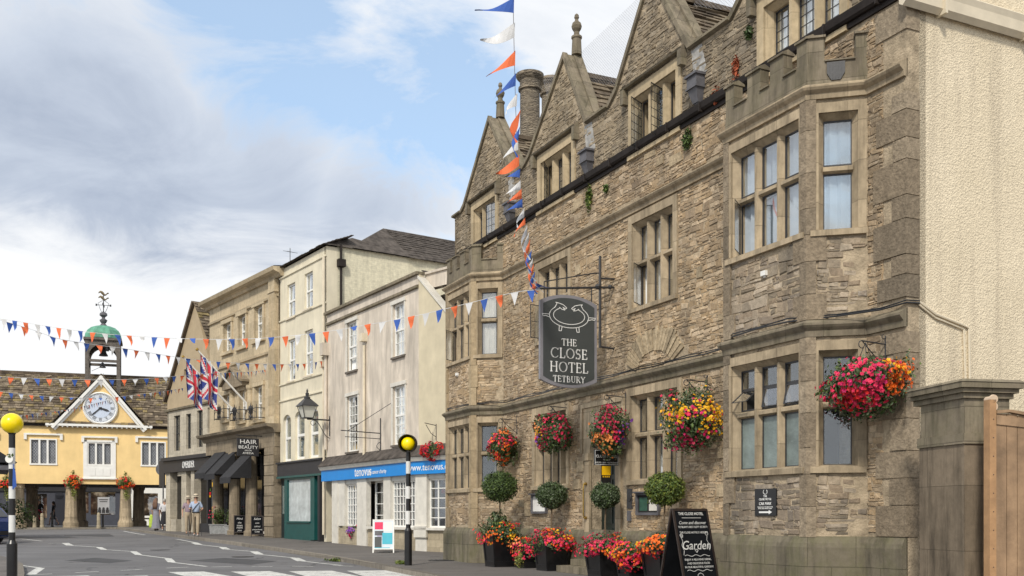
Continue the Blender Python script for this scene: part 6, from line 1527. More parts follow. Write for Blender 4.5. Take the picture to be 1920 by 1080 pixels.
mb = MB(); leafcloud(mb, (-.1, .28, .22), (.14, .12, .24), 240, .03, random.Random(3), (0,), shell=.3); mb.build('trailing_foliage', LIME, pl_, recalc=False)
# weeds in the masonry
for i, (px, py, rx, rz_, c_, lab, m_) in enumerate(((1291, 262, .16, .20, 260, 'green fern tuft growing under the gutter beside the near bay', [LEAF2, LEAF]), (1106, 372, .13, .30, 240, 'trailing green weed growing under the gutter above the hanging sign', [LEAF2, LEAFY]),
      (1138, 355, .06, .10, 60, 'small weed tuft on the wall right of the trailing weed', [LEAF2]), (1407, 63, .09, .12, 90, 'small dark tuft beside the topmost leaded window', [LEAF]), (1382, 130, .08, .22, 120, 'rust red weed growing behind the battlements', [plain('rust_red_leaf', (.28, .06, .02), .8, .3, 5, 0)]), (1345, 180, .07, .2, 80, 'second rust red weed, beside the lead rainwater head', [MATS['rust_red_leaf']]))):
    u, z = H.P(px, py, .02); w_ = tag(MB_obj := bpy.data.objects.new('wall_plant', None), lab, 'plant'); bpy.data.objects.remove(w_)
    mb = MB(); leafcloud(mb, (0, 0, 0), (rx, .05, rz_), c_, .04, random.Random(60 + i), tuple(range(len(m_))), shell=.2)
    o = mb.build('wall_plant', m_, None, recalc=False); o.location = HW(u, .05, z); o.rotation_euler = (0, 0, H.rot); tag(o, lab, 'plant')

# ================================================================= SIGNS
def strokes(mb, segs, fn, w, th=.004, y=0.0):
    for pts in segs:
        ws = w
        P = [Vector(p) for p in pts]
        for a, b in zip(P[:-1], P[1:]):
            d = (b - a); L_ = d.length
            if L_ < 1e-5: continue
            d /= L_; n = Vector((-d.y, d.x)) * ws / 2; a2, b2 = a - d * ws * .3, b + d * ws * .3
            q = [a2 + n, b2 + n, b2 - n, a2 - n]
            mb.add([fn(v.x, v.y, y) for v in q] + [fn(v.x, v.y, y + th) for v in q], [(0, 1, 2, 3), (4, 7, 6, 5), (0, 4, 5, 1), (1, 5, 6, 2), (2, 6, 7, 3), (3, 7, 4, 0)])
# a small serif capital alphabet: (width, thick strokes, thin strokes), unit height
def arcp(cx, cy, rx, ry, a0, a1, n=14): return [(cx + rx * math.cos(R(a0 + (a1 - a0) * i / n)), cy + ry * math.sin(R(a0 + (a1 - a0) * i / n))) for i in range(n + 1)]
def srf(x, y, w=.12): return [(x - w, y), (x + w, y)]
SER = {
 'T': (.78, [[(.39, 0), (.39, 1)]], [[(.03, .98), (.75, .98)], [(.04, .98), (.03, .80)], [(.74, .98), (.75, .80)], srf(.39, .01)]),
 'H': (.92, [[(.16, 0), (.16, 1)], [(.76, 0), (.76, 1)]], [[(.16, .52), (.76, .52)], srf(.16, .01), srf(.16, .99), srf(.76, .01), srf(.76, .99)]),
 'E': (.66, [[(.14, 0), (.14, 1)]], [[(.04, .98), (.56, .98)], [(.14, .52), (.48, .52)], [(.04, .02), (.60, .02)], [(.56, .98), (.56, .82)], [(.60, .02), (.62, .2)], [(.48, .44), (.48, .60)]]),
 'C': (.90, [arcp(.5, .5, .42, .49, 120, 240)], [arcp(.5, .5, .42, .49, 40, 120), arcp(.5, .5, .42, .49, 240, 320), [(.83, .82), (.85, .98)]]),
 'L': (.66, [[(.16, 0), (.16, 1)]], [[(.04, .02), (.60, .02)], srf(.16, .99), [(.60, .02), (.63, .24)]]),
 'O': (1.0, [arcp(.5, .5, .42, .49, 130, 230), arcp(.5, .5, .42, .49, -50, 50)], [arcp(.5, .5, .42, .49, 50, 130), arcp(.5, .5, .42, .49, 230, 310)]),
 'S': (.62, [arcp(.3, .73, .2, .23, 100, 250, 8) + arcp(.3, .27, .23, .25, 80, -70, 8)], [arcp(.3, .73, .2, .24, 30, 100, 5), arcp(.3, .27, .23, .26, -70, -150, 5), [(.49, .82), (.5, .98)], [(.09, .16), (.07, .0)]]),
 'B': (.70, [[(.15, 0), (.15, 1)], arcp(.3, .27, .30, .25, -60, 60, 8)], [[(.04, .98), (.3, .98)], [(.04, .02), (.34, .02)], [(.15, .52), (.34, .52)], arcp(.3, .75, .24, .23, -90, 90, 8), arcp(.3, .27, .30, .25, -90, -60, 3), arcp(.3, .27, .30, .25, 60, 90, 3)]),
 'U': (.88, [[(.17, 1), (.17, .35)] + arcp(.44, .33, .27, .32, 180, 230, 4)], [arcp(.44, .33, .27, .32, 230, 360, 8) + [(.71, 1)], srf(.17, .99), srf(.71, .99)]),
 'R': (.76, [[(.15, 0), (.15, 1)], [(.38, .48), (.70, .02)]], [[(.04, .98), (.32, .98)], [(.15, .48), (.34, .48)], arcp(.31, .73, .25, .25, -90, 90, 8), srf(.15, .01), [(.66, .02), (.80, .02)]]),
 'Y': (.80, [[(.10, .98), (.40, .48)], [(.40, .48), (.40, 0)]], [[(.72, .98), (.40, .48)], srf(.10, .99), srf(.72, .99), srf(.40, .01)]),
 ' ': (.4, [], [])}
def serif(mb, s, cx, cy, h, fn, y, gap=.10, wth=.13):
    tot = sum(SER[c][0] + gap for c in s) - gap; x = cx - tot * h / 2
    for c in s:
        w_, tk, tn = SER[c]
        f2 = lambda p, q, yy, x=x: fn(x + p * h, cy - h / 2 + q * h, yy)
        strokes(mb, tk, f2, wth, .004, y); strokes(mb, tn, f2, wth * .5, .004, y + .0005); x += (w_ + gap) * h
# hotel hanging sign
us = H.U(1152); n0, n1 = solve_n(H, us, 1117.5), solve_n(H, us, 1011.5); Ym = HW(us, (n0 + n1) / 2, 0)[1]
zt_, zb_ = CZ + (HY - 554) / F * Ym, CZ + (HY - 727.5) / F * Ym
sw = n1 - n0; shh = zt_ - zb_
sg = thing('hanging_sign', 'large grey hanging sign reading THE CLOSE HOTEL TETBURY with two serpent heads', 'sign', HW(us, (n0 + n1) / 2, (zt_ + zb_) / 2), H.rot)
# local: x = along facade (thickness), y = outward. seen from -x ; right of the picture is -y
fs = lambda p, q, h: (-h, -p, q)
def outline(W, Hh, e): 
    a = W / 2 - e; b = Hh / 2 - e; s_ = b - W * .115
    top_ = [(a * math.cos(R(t_)) , s_ + (b - s_) * math.sin(R(t_)) ** 1.0) for t_ in range(0, 181, 12)]
    top_ = [(a - 2 * a * i / 14, s_ + (b - s_) * (1 - (abs(1 - i / 7)) ** 2.2)) for i in range(15)]
    return top_ + [(-x, -y) for x, y in top_]
mb = MB(); mb.prism(outline(sw, shh, 0), fs, -.035, .035); mb.build('frame', SIGNB, sg)
mb = MB(); mb.prism(outline(sw, shh, .06), fs, .0355, .040); mb.build('panel', SIGNG, sg)
mb = MB(); sy = shh / 1.75
ff = lambda p, q, h: fs(p, q, h)
serif(mb, 'THE', 0, -.02 * sy + .0, .125 * sy, ff, .041); serif(mb, 'CLOSE', 0, -.23 * sy, .185 * sy, ff, .041); serif(mb, 'HOTEL', 0, -.49 * sy, .185 * sy, ff, .041); serif(mb, 'TETBURY', 0, -.715 * sy, .115 * sy, ff, .041)
mb.build('lettering', LETW, sg, recalc=False)
mb = MB(); c0 = .47 * sy; a_, b_ = .345 * sw, .215 * sy
def dbl(pts, off=.022): strokes(mb, [pts], ff, .012, .004, .041)
body_o = arcp(0, c0, a_, b_, 138, 402, 30); body_i = arcp(0, c0 + .01, a_ * .80, b_ * .74, 128, 412, 30)
dbl(body_o); dbl(body_i)
for sg_ in (-1, 1):
    X = lambda pts: [(sg_ * x, c0 + y) for x, y in pts]
    dbl(X([(a_ * .74, b_ * .66), (a_ * .62, b_ * 1.02), (a_ * .68, b_ * 1.14), (a_ * .5, b_ * 1.08), (a_ * .30, b_ * .98), (a_ * .12, b_ * .72), (a_ * .18, b_ * .62), (a_ * .32, b_ * .76), (a_ * .22, b_ * .52), (a_ * .36, b_ * .56), (a_ * .50, b_ * .72)]))
    dbl(X([(a_ * .99, b_ * .05), (a_ * 1.36, b_ * .05), (a_ * 1.32, -b_ * .14), (a_ * 1.18, -b_ * .10), (a_ * .95, -b_ * .22)]))
    dbl(X([(a_ * .50, -b_ * .86), (a_ * .52, -b_ * 1.32), (a_ * .40, -b_ * 1.32), (a_ * .36, -b_ * .94)]))
mb.build('emblem', LETW, sg, recalc=False)
# its iron bracket belongs to the wall
mb = MB(); uw = us; zarm = H.Z(1152, 537, 0)
n2 = solve_n(H, us, 1125); Y2 = HW(us, n2, 0)[1]
zz = lambda py: CZ + (HY - py) / F * Y2
mb.tube([(uw, n2, zz(480)), (uw, n2, zz(652))], .028, 6); mb.tube([(uw, .0, zz(536)), (uw, .12, zz(537)), (uw, n1 + .02, CZ + (HY - 541) / F * HW(us, n1, 0)[1])], .022, 6)
mb.tube([(uw, n2, zz(512)), (uw, n2 + .2, zz(515)), (uw, n1 - .1, CZ + (HY - 527) / F * HW(us, n1, 0)[1])], .012, 5); mb.tube([(uw, -.02, zz(652)), (uw, n2, zz(650))], .02, 5); mb.tube([(uw, -.02, zz(520)), (uw, n2, zz(522))], .02, 5)
for nn in (n0 + .1, n1 - .1): mb.tube([(uw, nn, zz(540)), (uw, nn, zt_ - .12)], .012, 5)
mb.ball((uw, n2 + .05, zz(538)), .06, 8); mb.ball((uw, .1, zz(536)), .05, 8); mb.build('sign_bracket', METAL, hotel)
# car-park plaque on the near bay
def plaque(name, lab, pxl, pxr, yt, yb, n_, m_, lines, cat='sign'):
    ul, zt1 = H.P(pxl, yt, n_); ur, _ = H.P(pxr, yt, n_); _, zb1 = H.P(pxl, yb, n_)
    W, Hh = abs(ul - ur), zt1 - zb1; o = thing(name, lab, cat, HW((ul + ur) / 2, n_ + .012, (zt1 + zb1) / 2), H.rot)
    mb = MB(); mb.box(-W / 2, W / 2, -.01, .015, -Hh / 2, Hh / 2); mb.build('plate', m_, o)
    for body, rel, size in lines: text('lettering', body, (0, .018, rel * Hh), (-1, 0, 0), (0, 0, 1), size * Hh, LETW, o, .002)
    return o, W, Hh
o, W, Hh = plaque('wall_plaque', 'small black CAR PARK plaque with white arrow under the near bay window', 1418, 1458, 917, 967, BP, BLACKP, [('THE\nCLOSE HOTEL', .16, .11), ('CAR PARK', -.06, .15), ('IS LOCATED AT THE REAR OF THE\nHOTEL, TAKE THE NEXT RIGHT', -.21, .055)])
mb = MB(); fo = lambda p, q, h: (-p, h, q); mb.prism([(-.14, -.37 * Hh - .012), (.08, -.37 * Hh - .012), (.08, -.37 * Hh - .03), (.15, -.37 * Hh), (.08, -.37 * Hh + .03), (.08, -.37 * Hh + .012), (-.14, -.37 * Hh + .012)], fo, .016, .019); strokes(mb, [arcp(-.0, .38 * Hh, .045, .035, 130, 410, 14)], fo, .008, .003, .016); mb.build('arrow', LETW, o)
# menu case, lamp box, white notice
def case(lab, pxl, pxr, yt, yb, lettering):
    ul, zt1 = H.P(pxl, yt, .0); ur, _ = H.P(pxr, yt, .0); _, zb1 = H.P(pxl, yb, .0); W, Hh = abs(ul - ur), zt1 - zb1
    o = thing('menu_case', lab, 'display case', HW((ul + ur) / 2, .0, (zt1 + zb1) / 2), H.rot)
    mb = MB(); mb.box(-W / 2, W / 2, -.02, .07, -Hh / 2, -Hh / 2 + .05); mb.box(-W / 2, W / 2, -.02, .07, Hh / 2 - .04, Hh / 2); mb.box(-W / 2, -W / 2 + .04, -.02, .07, -Hh / 2 + .05, Hh / 2 - .04); mb.box(W / 2 - .04, W / 2, -.02, .07, -Hh / 2 + .05, Hh / 2 - .04)
    mb.box(-W / 2 - .02, W / 2 + .02, -.0, .12, Hh / 2 + .002, Hh / 2 + .03); mb.build('case_frame', LEAD, o)
    mb = MB(); mb.box(-W / 2 + .04, W / 2 - .04, -.01, .03, -Hh / 2 + .05, Hh / 2 - .04); mb.build('backboard', lettering, o)
    return o, W, Hh
o, W, Hh = case('grey framed menu case holding white papers right of the hotel door', 1197, 1240, 925, 966, MATS['dark_interior'])
mb = MB()
for k, (a, b) in enumerate(((-.9, -.1), (.1, .9))): mb.box(W * .42 * a, W * .42 * b, .031, .036, -Hh * .3, Hh * .3, mi=k)
mb.build('paper', [WHITED, plain('green_poster', (.03, .09, .06), .6, .3, 8, 0)], o)
o, W, Hh = case('small white notice case left of the hotel door behind a ball tree', 1000, 1028, 928, 963, WHITE)
u, z = H.P(1182, 936, 0); o = thing('wall_plate', 'oval black house plate with a key pad beneath, right of the hotel door', 'plate', HW(u, 0, z), H.rot)
mb = MB(); mb.box(-.09, .09, 0, .025, -.18, .2); mb.lathe((0, .025, .03), [(.075, 0), (.07, .012), (.001, .012)], 16, axis=Matrix.Rotation(R(-90), 3, 'X')); mb.build('plate', METAL, o)
mb = MB(); mb.box(-.05, .05, 0, .05, -.42, -.22); mb.build('key_pad', LEAD, o)
# hanging board and yellow rating plate by the door
ud = H.U(1166)
na, nb_ = solve_n(H, ud, 1159), solve_n(H, ud, 1114); Yd = HW(ud, (na + nb_) / 2, 0)[1]; zz = lambda py: CZ + (HY - py) / F * Yd
o = thing('hanging_board', 'small black hanging board reading THE CLOSE HOTEL over the doorway', 'sign', HW(ud, (na + nb_) / 2, zz(858)), H.rot); W, Hh = nb_ - na, zz(844) - zz(873)
mb = MB(); mb.box(-.015, .015, -W / 2, W / 2, -Hh / 2, Hh / 2); mb.build('board', BLACKP, o)
mb = MB()
for (a, b, c, d) in ((-W / 2 + .01, W / 2 - .01, Hh / 2 - .018, Hh / 2 - .01), (-W / 2 + .01, W / 2 - .01, -Hh / 2 + .01, -Hh / 2 + .018), (-W / 2 + .01, -W / 2 + .018, -Hh / 2 + .02, Hh / 2 - .02), (W / 2 - .018, W / 2 - .01, -Hh / 2 + .02, Hh / 2 - .02)): mb.box(-.018, -.0152, a, b, c, d)
mb.build('border', LETW, o)
for body, z, s_ in (('THE', .08, .045), ('CLOSE HOTEL', .02, .075), ('TETBURY', -.045, .04), ('ROOMS - BAR - RESTAURANT', -.10, .038)): text('lettering', body, (-.018, 0, z), (0, -1, 0), (0, 0, 1), s_, LETW, o, .001)
mb = MB(); mb.tube([(0, -W / 2 - .02, Hh / 2 + .04), (0, W / 2 + .02, Hh / 2 + .04)], .01, 5)
for s_ in (-1, 1): mb.tube([(0, s_ * W * .4, Hh / 2 - .01), (0, s_ * W * .4, Hh / 2 + .04)], .006, 4)
mb.tube([(0, -W / 2 - .02, Hh / 2 + .04), (0, -(na + nb_) / 2, Hh / 2 + .04)], .01, 5); mb.build('rod', METAL, o)
na2, nb2 = solve_n(H, ud, 1145), solve_n(H, ud, 1127); Y2 = HW(ud, (na2 + nb2) / 2, 0)[1]
o = thing('rating_plate', 'small bright yellow rating plate with four stars in the doorway', 'sign', HW(ud, (na2 + nb2) / 2, CZ + (HY - 889) / F * Y2), H.rot); W = nb2 - na2; Hh = 32 / F * Y2
mb = MB(); mb.box(-.01, .01, -W / 2, W / 2, -Hh / 2, Hh / 2); mb.tube([(0, 0, Hh / 2), (0, 0, Hh / 2 + .05)], .008, 4); mb.build('plate', BLACKP, o)
mb = MB(); mb.box(-.013, -.0102, -W / 2 + .01, W / 2 - .01, -.02, Hh / 2 - .01); mb.build('yellow_field', plain('sign_yellow', (.85, .48, .0), .5, .03, 3, 0), o)
mb = MB(); fy = lambda p, q, h: (-h, -p, q)
for k in range(4): 
    c_ = (k - 1.5) * W * .2; mb.prism([(c_ + (.02 if j % 2 == 0 else .009) * math.sin(R(36 * j)), -.05 + (.02 if j % 2 == 0 else .009) * math.cos(R(36 * j))) for j in range(10)], fy, .0102, .013)
mb.build('star', MATS['sign_yellow'], o)

# ================================================================= CHALKBOARDS AND A-BOARDS
CHALK = plain('slate_board', (.008, .009, .011), .95, .3, 3, .05, spec=.1); CHALKW = plain('chalk_white', (.62, .62, .60), .9, .15, 20, 0); FRW = plain('dark_wood_frame', (.030, .020, .016), .5, .3, 8, .1)
def aboard(lab, cat, X, Y, W, Hh, rot, face, frame, lines, tilt=.16, group=None, backdark=True, name='sandwich_board'):
    o = thing(name, lab, cat, (X, Y, g_(Y)), rot, group)
    # local: face looks to -y
    for s_, nm in ((-1, 'front_panel'), (1, 'rear_panel')):
        f3 = lambda p, q, h, s_=s_: (p, s_ * (tilt * (1 - q / Hh) + .012 + h), q)
        mb = MB(); e = .035
        mb.prism(rect(-W / 2, -W / 2 + e, 0, Hh), f3, -.012, .012); mb.prism(rect(W / 2 - e, W / 2, 0, Hh), f3, -.012, .012); mb.prism(rect(-W / 2 + e, W / 2 - e, Hh - e, Hh), f3, -.012, .012); mb.prism(rect(-W / 2 + e, W / 2 - e, .10, .10 + e), f3, -.012, .012)
        fr_ = mb.build('frame', frame, o); mb = MB(); mb.prism(rect(-W / 2 + e, W / 2 - e, .10 + e, Hh - e), f3, -.004, .006); mb.build(nm, face, fr_)
    upv = Vector((0, tilt, Hh)).normalized()
    for body, rel, size, kw in lines:
        q = rel * Hh; text('chalk_lettering', body, (kw.pop('dx', 0) * W, -(tilt * (1 - q / Hh) + .012 + .008), q), (1, 0, 0), upv, size, kw.pop('m', CHALKW), o, .001, **kw)
    return o, lambda p, q, h: (p, -(tilt * (1 - q / Hh) + .012 + .006 + h), q)
Yb = 15.9; sc_ = Yb / F; o, fc = aboard('tall black chalkboard advertising the hotel Garden in white lettering', 'chalkboard', (1293 - CX) * sc_, Yb + .05, .74, 1.27, R(33), CHALK, FRW, [
    ('THE CLOSE HOTEL', .935, .062, dict(bold=.001)), ('Come and discover', .825, .072, dict(shear=.35)), ("TETBURY'S BEST KEPT SECRET!", .772, .045, {}), ("THE CLOSE HOTEL'S HIDDEN", .705, .045, {}), ('Garden', .545, .20, dict(shear=.3)),
    ('ENJOY A RELAXING DRINK,', .375, .045, {}), ('AND DELICIOUS FOOD', .33, .045, {}), ('IN OUR BEAUTIFUL GARDEN!', .285, .045, {})], tilt=.30)
mb = MB(); wv = lambda y0, n=5: [(-.26 + .52 * i / 20, y0 + .012 * math.sin(i * .9)) for i in range(21)]
strokes(mb, [[(-.2, 1.125), (.2, 1.125)], wv(.54), wv(.31), [(0, .585), (-.03, .62), (-.015, .64), (0, .625), (.015, .64), (.03, .62), (0, .585)], [(-.07, .2), (-.05, .25), (0, .27), (.05, .25), (.07, .2), (-.07, .2)], [(0, .2), (.03, .14)], [(.08, .19), (.16, .16), (.15, .13), (.08, .15), (.08, .19)],
    [(-.28, .82), (-.26, .76), (-.29, .70), (-.26, .62), (-.28, .55)], [(.27, .84), (.25, .78), (.28, .72), (.26, .66), (.28, .62)], arcp(-.27, .85, .03, .03, 0, 360, 8), arcp(.265, .88, .03, .03, 0, 360, 8), arcp(-.27, .85, .015, .015, 0, 360, 6)], fc, .007, .002)
mb.build('chalk_drawing', CHALKW, o)
POST = plain('pale_poster', (.62, .70, .76), .4, .1, 3, 0)
p_ = ground(719, 1036, 0); sc_ = p_.y / F
o, fc = aboard('white framed pavement board with a pale collage poster outside the blue charity shop', 'pavement board', p_.x, p_.y, 40 * sc_, 62 * sc_, R(6), POST, WHITE, [('preloved\nbargains', .45, .1, dict(m=FC['purple']))], tilt=.25)
mb = MB(); rr = random.Random(3)
W_, H_ = 40 * sc_, 62 * sc_
for (a, b, c, d, k) in ((-.40, -.02, .70, .92, 0), (.02, .40, .66, .93, 1), (-.40, .0, .52, .66, 2), (-.05, .42, .26, .60, 3), (-.40, -.08, .16, .48, 4), (-.4, .3, .12, .16, 3), (.1, .4, .44, .62, 1)): mb.prism(rect(a * W_, b * W_, c * H_, d * H_), fc, .0 + k * .0006, .002 + k * .0006, mi=k)
mb.build('poster_patch', [FC['pink'], WHITE, LEAD, plain('turquoise_print', (.05, .45, .58), .5, .1, 3, 0), SIGNG], o)
for px, Yoff, py, wd, ht, lab, lines in ((448, 0, 1003, 21, 37, 'black chalkboard standing beside the galvanised tubs under the awnings', [('Mind', .82, .13, {}), ('the\nsteps', .55, .12, {}), ('thank\nyou', .3, .12, {})]),
      (481, 0, 1007, 23, 40, 'black chalkboard in front of the rusticated pier of the salon building', [('Salon', .85, .13, {}), ('cuts', .66, .1, {}), ('colour', .5, .1, {}), ('treatments\ntoday', .3, .09, {})]),
      (389, 0, 997, 17, 34, 'black chalkboard beside the gabled shop window behind the walking men', [('sale', .8, .13, {}), ('inside', .55, .1, {}), ('now', .35, .1, {})])):
    p_ = ground(px, py, 0); sc_ = p_.y / F
    aboard(lab, 'chalkboard', p_.x, p_.y + .1, wd * sc_, ht * sc_, R(14), CHALK, FRW, [(b_, r_, s_ , dict(shear=.25)) for b_, r_, s_, k_ in lines], tilt=.12, group='chalkboards outside the salon')
# salon sign
un = NC.U(499); na, nb_ = solve_n(NC, un, 485), solve_n(NC, un, 444.5); c_ = NC.C + NC.t * un + NC.n * ((na + nb_) / 2); sc_ = c_.y / F; zc_ = CZ + (HY - 838.5) * sc_
o = thing('hanging_sign', 'square black hanging sign reading HAIR & BEAUTY above the awnings', 'sign', (c_.x, c_.y, zc_), NC.rot); W, Hh = nb_ - na, 33 * sc_
mb = MB(); mb.box(-.03, .03, -W / 2, W / 2, -Hh / 2, Hh / 2); mb.build('board', CHARC, o)
mb = MB(); mb.tube([(0, -(na + nb_) / 2, Hh / 2 + .12), (0, W / 2 + .05, Hh / 2 + .12)], .02, 5)
for s_ in (-.4, .4): mb.tube([(0, s_ * W, Hh / 2), (0, s_ * W, Hh / 2 + .12)], .01, 4)
mb.tube([(0, -(na + nb_) / 2, Hh / 2 - .6), (0, -(na + nb_) / 2, Hh / 2 + .25)], .02, 5); mb.build('bracket', METAL, o)
for body, z, s_, sx_ in (('HAIR', .23, .27, 1.3), ('&', .10, .1, 1), ('BEAUTY', -.01, .20, 1.25), ('SALON', -.15, .09, 1.1), ('AVEDA', -.27, .12, 1.35)): text('lettering', body, (-.032, 0, z * Hh / .78), (0, -1, 0), (0, 0, 1), s_ * Hh / .78, LETW, o, .002, sx=sx_)
# street lantern on the house corner
ul_ = PK.U(619); nl = solve_n(PK, ul_, 576); wl = PK.C + PK.t * ul_; c_ = wl + PK.n * nl; sc_ = c_.y / F; zz = lambda py: CZ + (HY - py) * sc_
o = thing('street_lantern', 'black four sided street lantern on a scrolled wall bracket between the cream and pink houses', 'street lamp', (c_.x, c_.y, 0), PK.rot)
mb = MB(); a, b = 15 * sc_, 8.5 * sc_; z0, z1 = zz(783), zz(762)
Q = lambda w_, z: [(-w_, -w_, z), (w_, -w_, z), (-w_, w_, z), (w_, w_, z)]
mb.hull8(Q(a * 1.12, z1) + Q(a * 1.05, z1 + .04)); mb.hull8(Q(a * 1.05, z1 + .04) + Q(a * .35, zz(748))); mb.lathe((0, 0, zz(748)), [(a * .4, 0), (a * .42, .06), (a * .2, .1), (a * .25, .2), (.03, .24), (.04, .3), (.005, .38)], 8); mb.hull8(Q(b * 1.1, z0 - .03) + Q(b * 1.1, z0))
for sx_ in (-1, 1):
    for sy_ in (-1, 1): mb.tube([(sx_ * b, sy_ * b, z0), (sx_ * a * .95, sy_ * a * .95, z1)], .014, 4)
mb.build('lantern_frame', METAL, o)
mb = MB(); mb.hull8(Q(b * .9, z0) + Q(a * .86, z1 - .002)); mb.build('lantern_glass', plain('lantern_glass_pale', (.62, .62, .55), .25, .05, 3, 0), o)
mb = MB(); mb.tube([(0, 0, z0 - .05), (0, -nl, z0 - .05)], .028, 6); mb.tube([(0, -nl + .02, z0 + .1), (0, -nl + .02, zz(816))], .02, 5)
mb.tube([(0, -nl * .25, z0 - .08)] + [(0, -nl * (.25 + .75 * k / 10) , z0 - .08 - (z0 - zz(816)) * (k / 10) ** 1.1 + .08 * math.sin(k * .63)) for k in range(1, 11)], .014, 5)
mb.tube([(0, -nl * .25 + .09 * math.sin(k * .6), z0 - .18 + .09 * math.cos(k * .6)) for k in range(9)], .012, 4); mb.build('bracket', METAL, o)

# ================================================================= BEACONS
GLOBE = bpy.data.materials.new('beacon_globe'); GLOBE.use_nodes = True; t = NT(GLOBE.node_tree); t.n.clear()
p0_ = t('ShaderNodeBsdfPrincipled', {'Base Color': (.93, .70, .0), 'Roughness': .28}); t('ShaderNodeOutputMaterial', {0: p0_})
PBLK = plain('pole_black', (.012, .012, .013), .3, .3, 4, .04); PWHT = plain('pole_white', (.66, .66, .64), .4, .08, 4, .04)
def beacon(lab, px, Y, bands, gy, gr, hood, r0):
    x = (px - CX) / F * Y; zz = lambda py: CZ + (HY - py) / F * Y
    o = thing('belisha_beacon', lab, 'crossing beacon', (x, Y, g_(Y)), 0, 'belisha beacons at the zebra crossing')
    g0 = g_(Y)
    mb = MB()
    for i, (a, b) in enumerate(zip(bands[:-1], bands[1:])): mb.lathe((0, 0, 0), [(r0, zz(b) - g0), (r0, zz(a) - g0)], 20, i % 2)
    mb.lathe((0, 0, 0), [(r0 * 1.62, -.1), (r0 * 1.62, zz(bands[-1]) - g0 - .06), (r0 * 1.05, zz(bands[-1]) - g0)], 20, 0)
    mb.build('banded_pole', [PBLK, PWHT], o)
    mb = MB(); zt1 = zz(bands[0]) - g0; mb.lathe((0, 0, zt1), [(r0 * 1.1, -.02), (r0 * 1.5, .03), (r0 * 1.9, .06), (r0 * 1.9, .08)], 20); mb.build('collar', PBLK, o)
    mb = MB(); mb.ball((0, 0, zz(gy) - g0), gr, 28); mb.build('globe', GLOBE, o, smooth=True)
    if hood:
        mb = MB(); c = Vector((0, 0, zz(gy) - g0)); d = Vector((-.15, -1, 0)).normalized(); M3 = d.to_track_quat('Z', 'Y').to_matrix()
        n = 20; prof = [(gr * 1.32 * math.sin(R(a)), gr * 1.32 * math.cos(R(a))) for a in range(178, 60, -8)]
        prof = [(max(r_, .002), z_) for r_, z_ in prof]; inner = [(r_ * .95, z_) for r_, z_ in reversed(prof)]
        vs = []; pr = prof + [(gr * 1.30, gr * .85), (gr * 1.25, gr * .85)] + inner
        mb.lathe(c, pr, 24, 0, axis=M3); mb.build('hood', PBLK, o)
    return o, zz, g0
o, zz, g0 = beacon('yellow globe crossing beacon on the near left pavement with a white tag on its pole', 22.5, 17.0, [812, 840, 879, 912, 935, 966, 998, 1013], 794, 19.5 / F * 17, False, .052)
mb = MB(); mb.lathe((-.01, -.07, zz(861) - g0), [(.065, 0), (.065, .012)], 16, axis=Matrix.Rotation(R(90), 3, 'X')); mb.build('tag_disc', WHITE, o)
mb = MB(); leafcloud(mb, (0, -.08, zz(855) - g0), (.06, .02, .03), 20, .03, random.Random(2), (0,)); mb.build('sprig', LEAF2, o, recalc=False)
mb = MB(); mb.face([(.05, -.07, zz(872) - g0), (.09, -.06, zz(885) - g0), (.10, -.05, zz(912) - g0), (.04, -.07, zz(918) - g0)]); mb.box(.045, .055, -.06, -.05, zz(918) - g0, zz(870) - g0); mb.build('ribbon', BUNT['blue'], o, recalc=False)
p_ = ground(765.5, 1060, 0)
o, zz, g0 = beacon('hooded crossing beacon in front of the charity shop', 765.5, p_.y, [843, 865, 888, 912, 935, 958, 983, 990], 832, 13.2 / F * p_.y, True, .055)

# ================================================================= TUBS AND SHRUBS
def tub(lab, px, py, wd, ht, shape, leafs, n, cols=None, fh=1.0, rad=None, grp=None, seed=1):
    p_ = ground(px, py, 0); s_ = p_.y / F; rr = random.Random(seed); o = thing('planted_tub', lab, 'planter', (p_.x, p_.y, p_.z), R(25), grp); W, Hh = wd * s_ / 2, ht * s_
    mb = MB()
    if shape == 'zinc': mb.hull8([(-W * .9, -W * .7, 0), (W * .9, -W * .7, 0), (-W * .9, W * .7, 0), (W * .9, W * .7, 0), (-W, -W * .8, Hh), (W, -W * .8, Hh), (-W, W * .8, Hh), (W, W * .8, Hh)]); mb.box(-W - .02, W + .02, -W * .8 - .02, W * .8 + .02, Hh - .04, Hh)
    else: mb.lathe((0, 0, 0), [(W * .75, 0), (W, Hh * .9), (W * 1.08, Hh * .9), (W * 1.08, Hh)], 16)
    mb.build('tub', ZINC if shape == 'zinc' else plain('dark_green_tub', (.02, .035, .03), .5, .2, 4, .05), o)
    rad = rad or (W * 1.1, W, Hh * .8 * fh); mb = MB(); leafcloud(mb, (0, 0, Hh + rad[2] * .7), rad, n, .05, rr, (0, 1), shell=.2, lumps=.3); mb.build('foliage', leafs, o, recalc=False)
    mb = MB()
    for k in range(5): mb.tube([(rr.uniform(-.1, .1), rr.uniform(-.1, .1), Hh - .05), (rr.uniform(-.5, .5) * W, rr.uniform(-.4, .4) * W, Hh + rad[2] * 1.2)], .008, 4)
    mb.build('stem', BARK, o)
    if cols: flowers(o, (0, 0, Hh + rad[2] * .7), rad, cols, rr, r=.035)
tub('galvanised tub of leafy shrubs directly under the first awning', 408, 1001, 28, 18, 'zinc', [LEAF, LEAF2], 500, [('pink', 16, (-.6, -.4, .2), .6)], 1.4, grp='galvanised tubs outside the salon', seed=2)
tub('galvanised tub with grey green spiky leaves beside a chalkboard', 433, 1002, 20, 17, 'zinc', [LEAFG, LEAF2], 480, None, 1.7, grp='galvanised tubs outside the salon', seed=3)
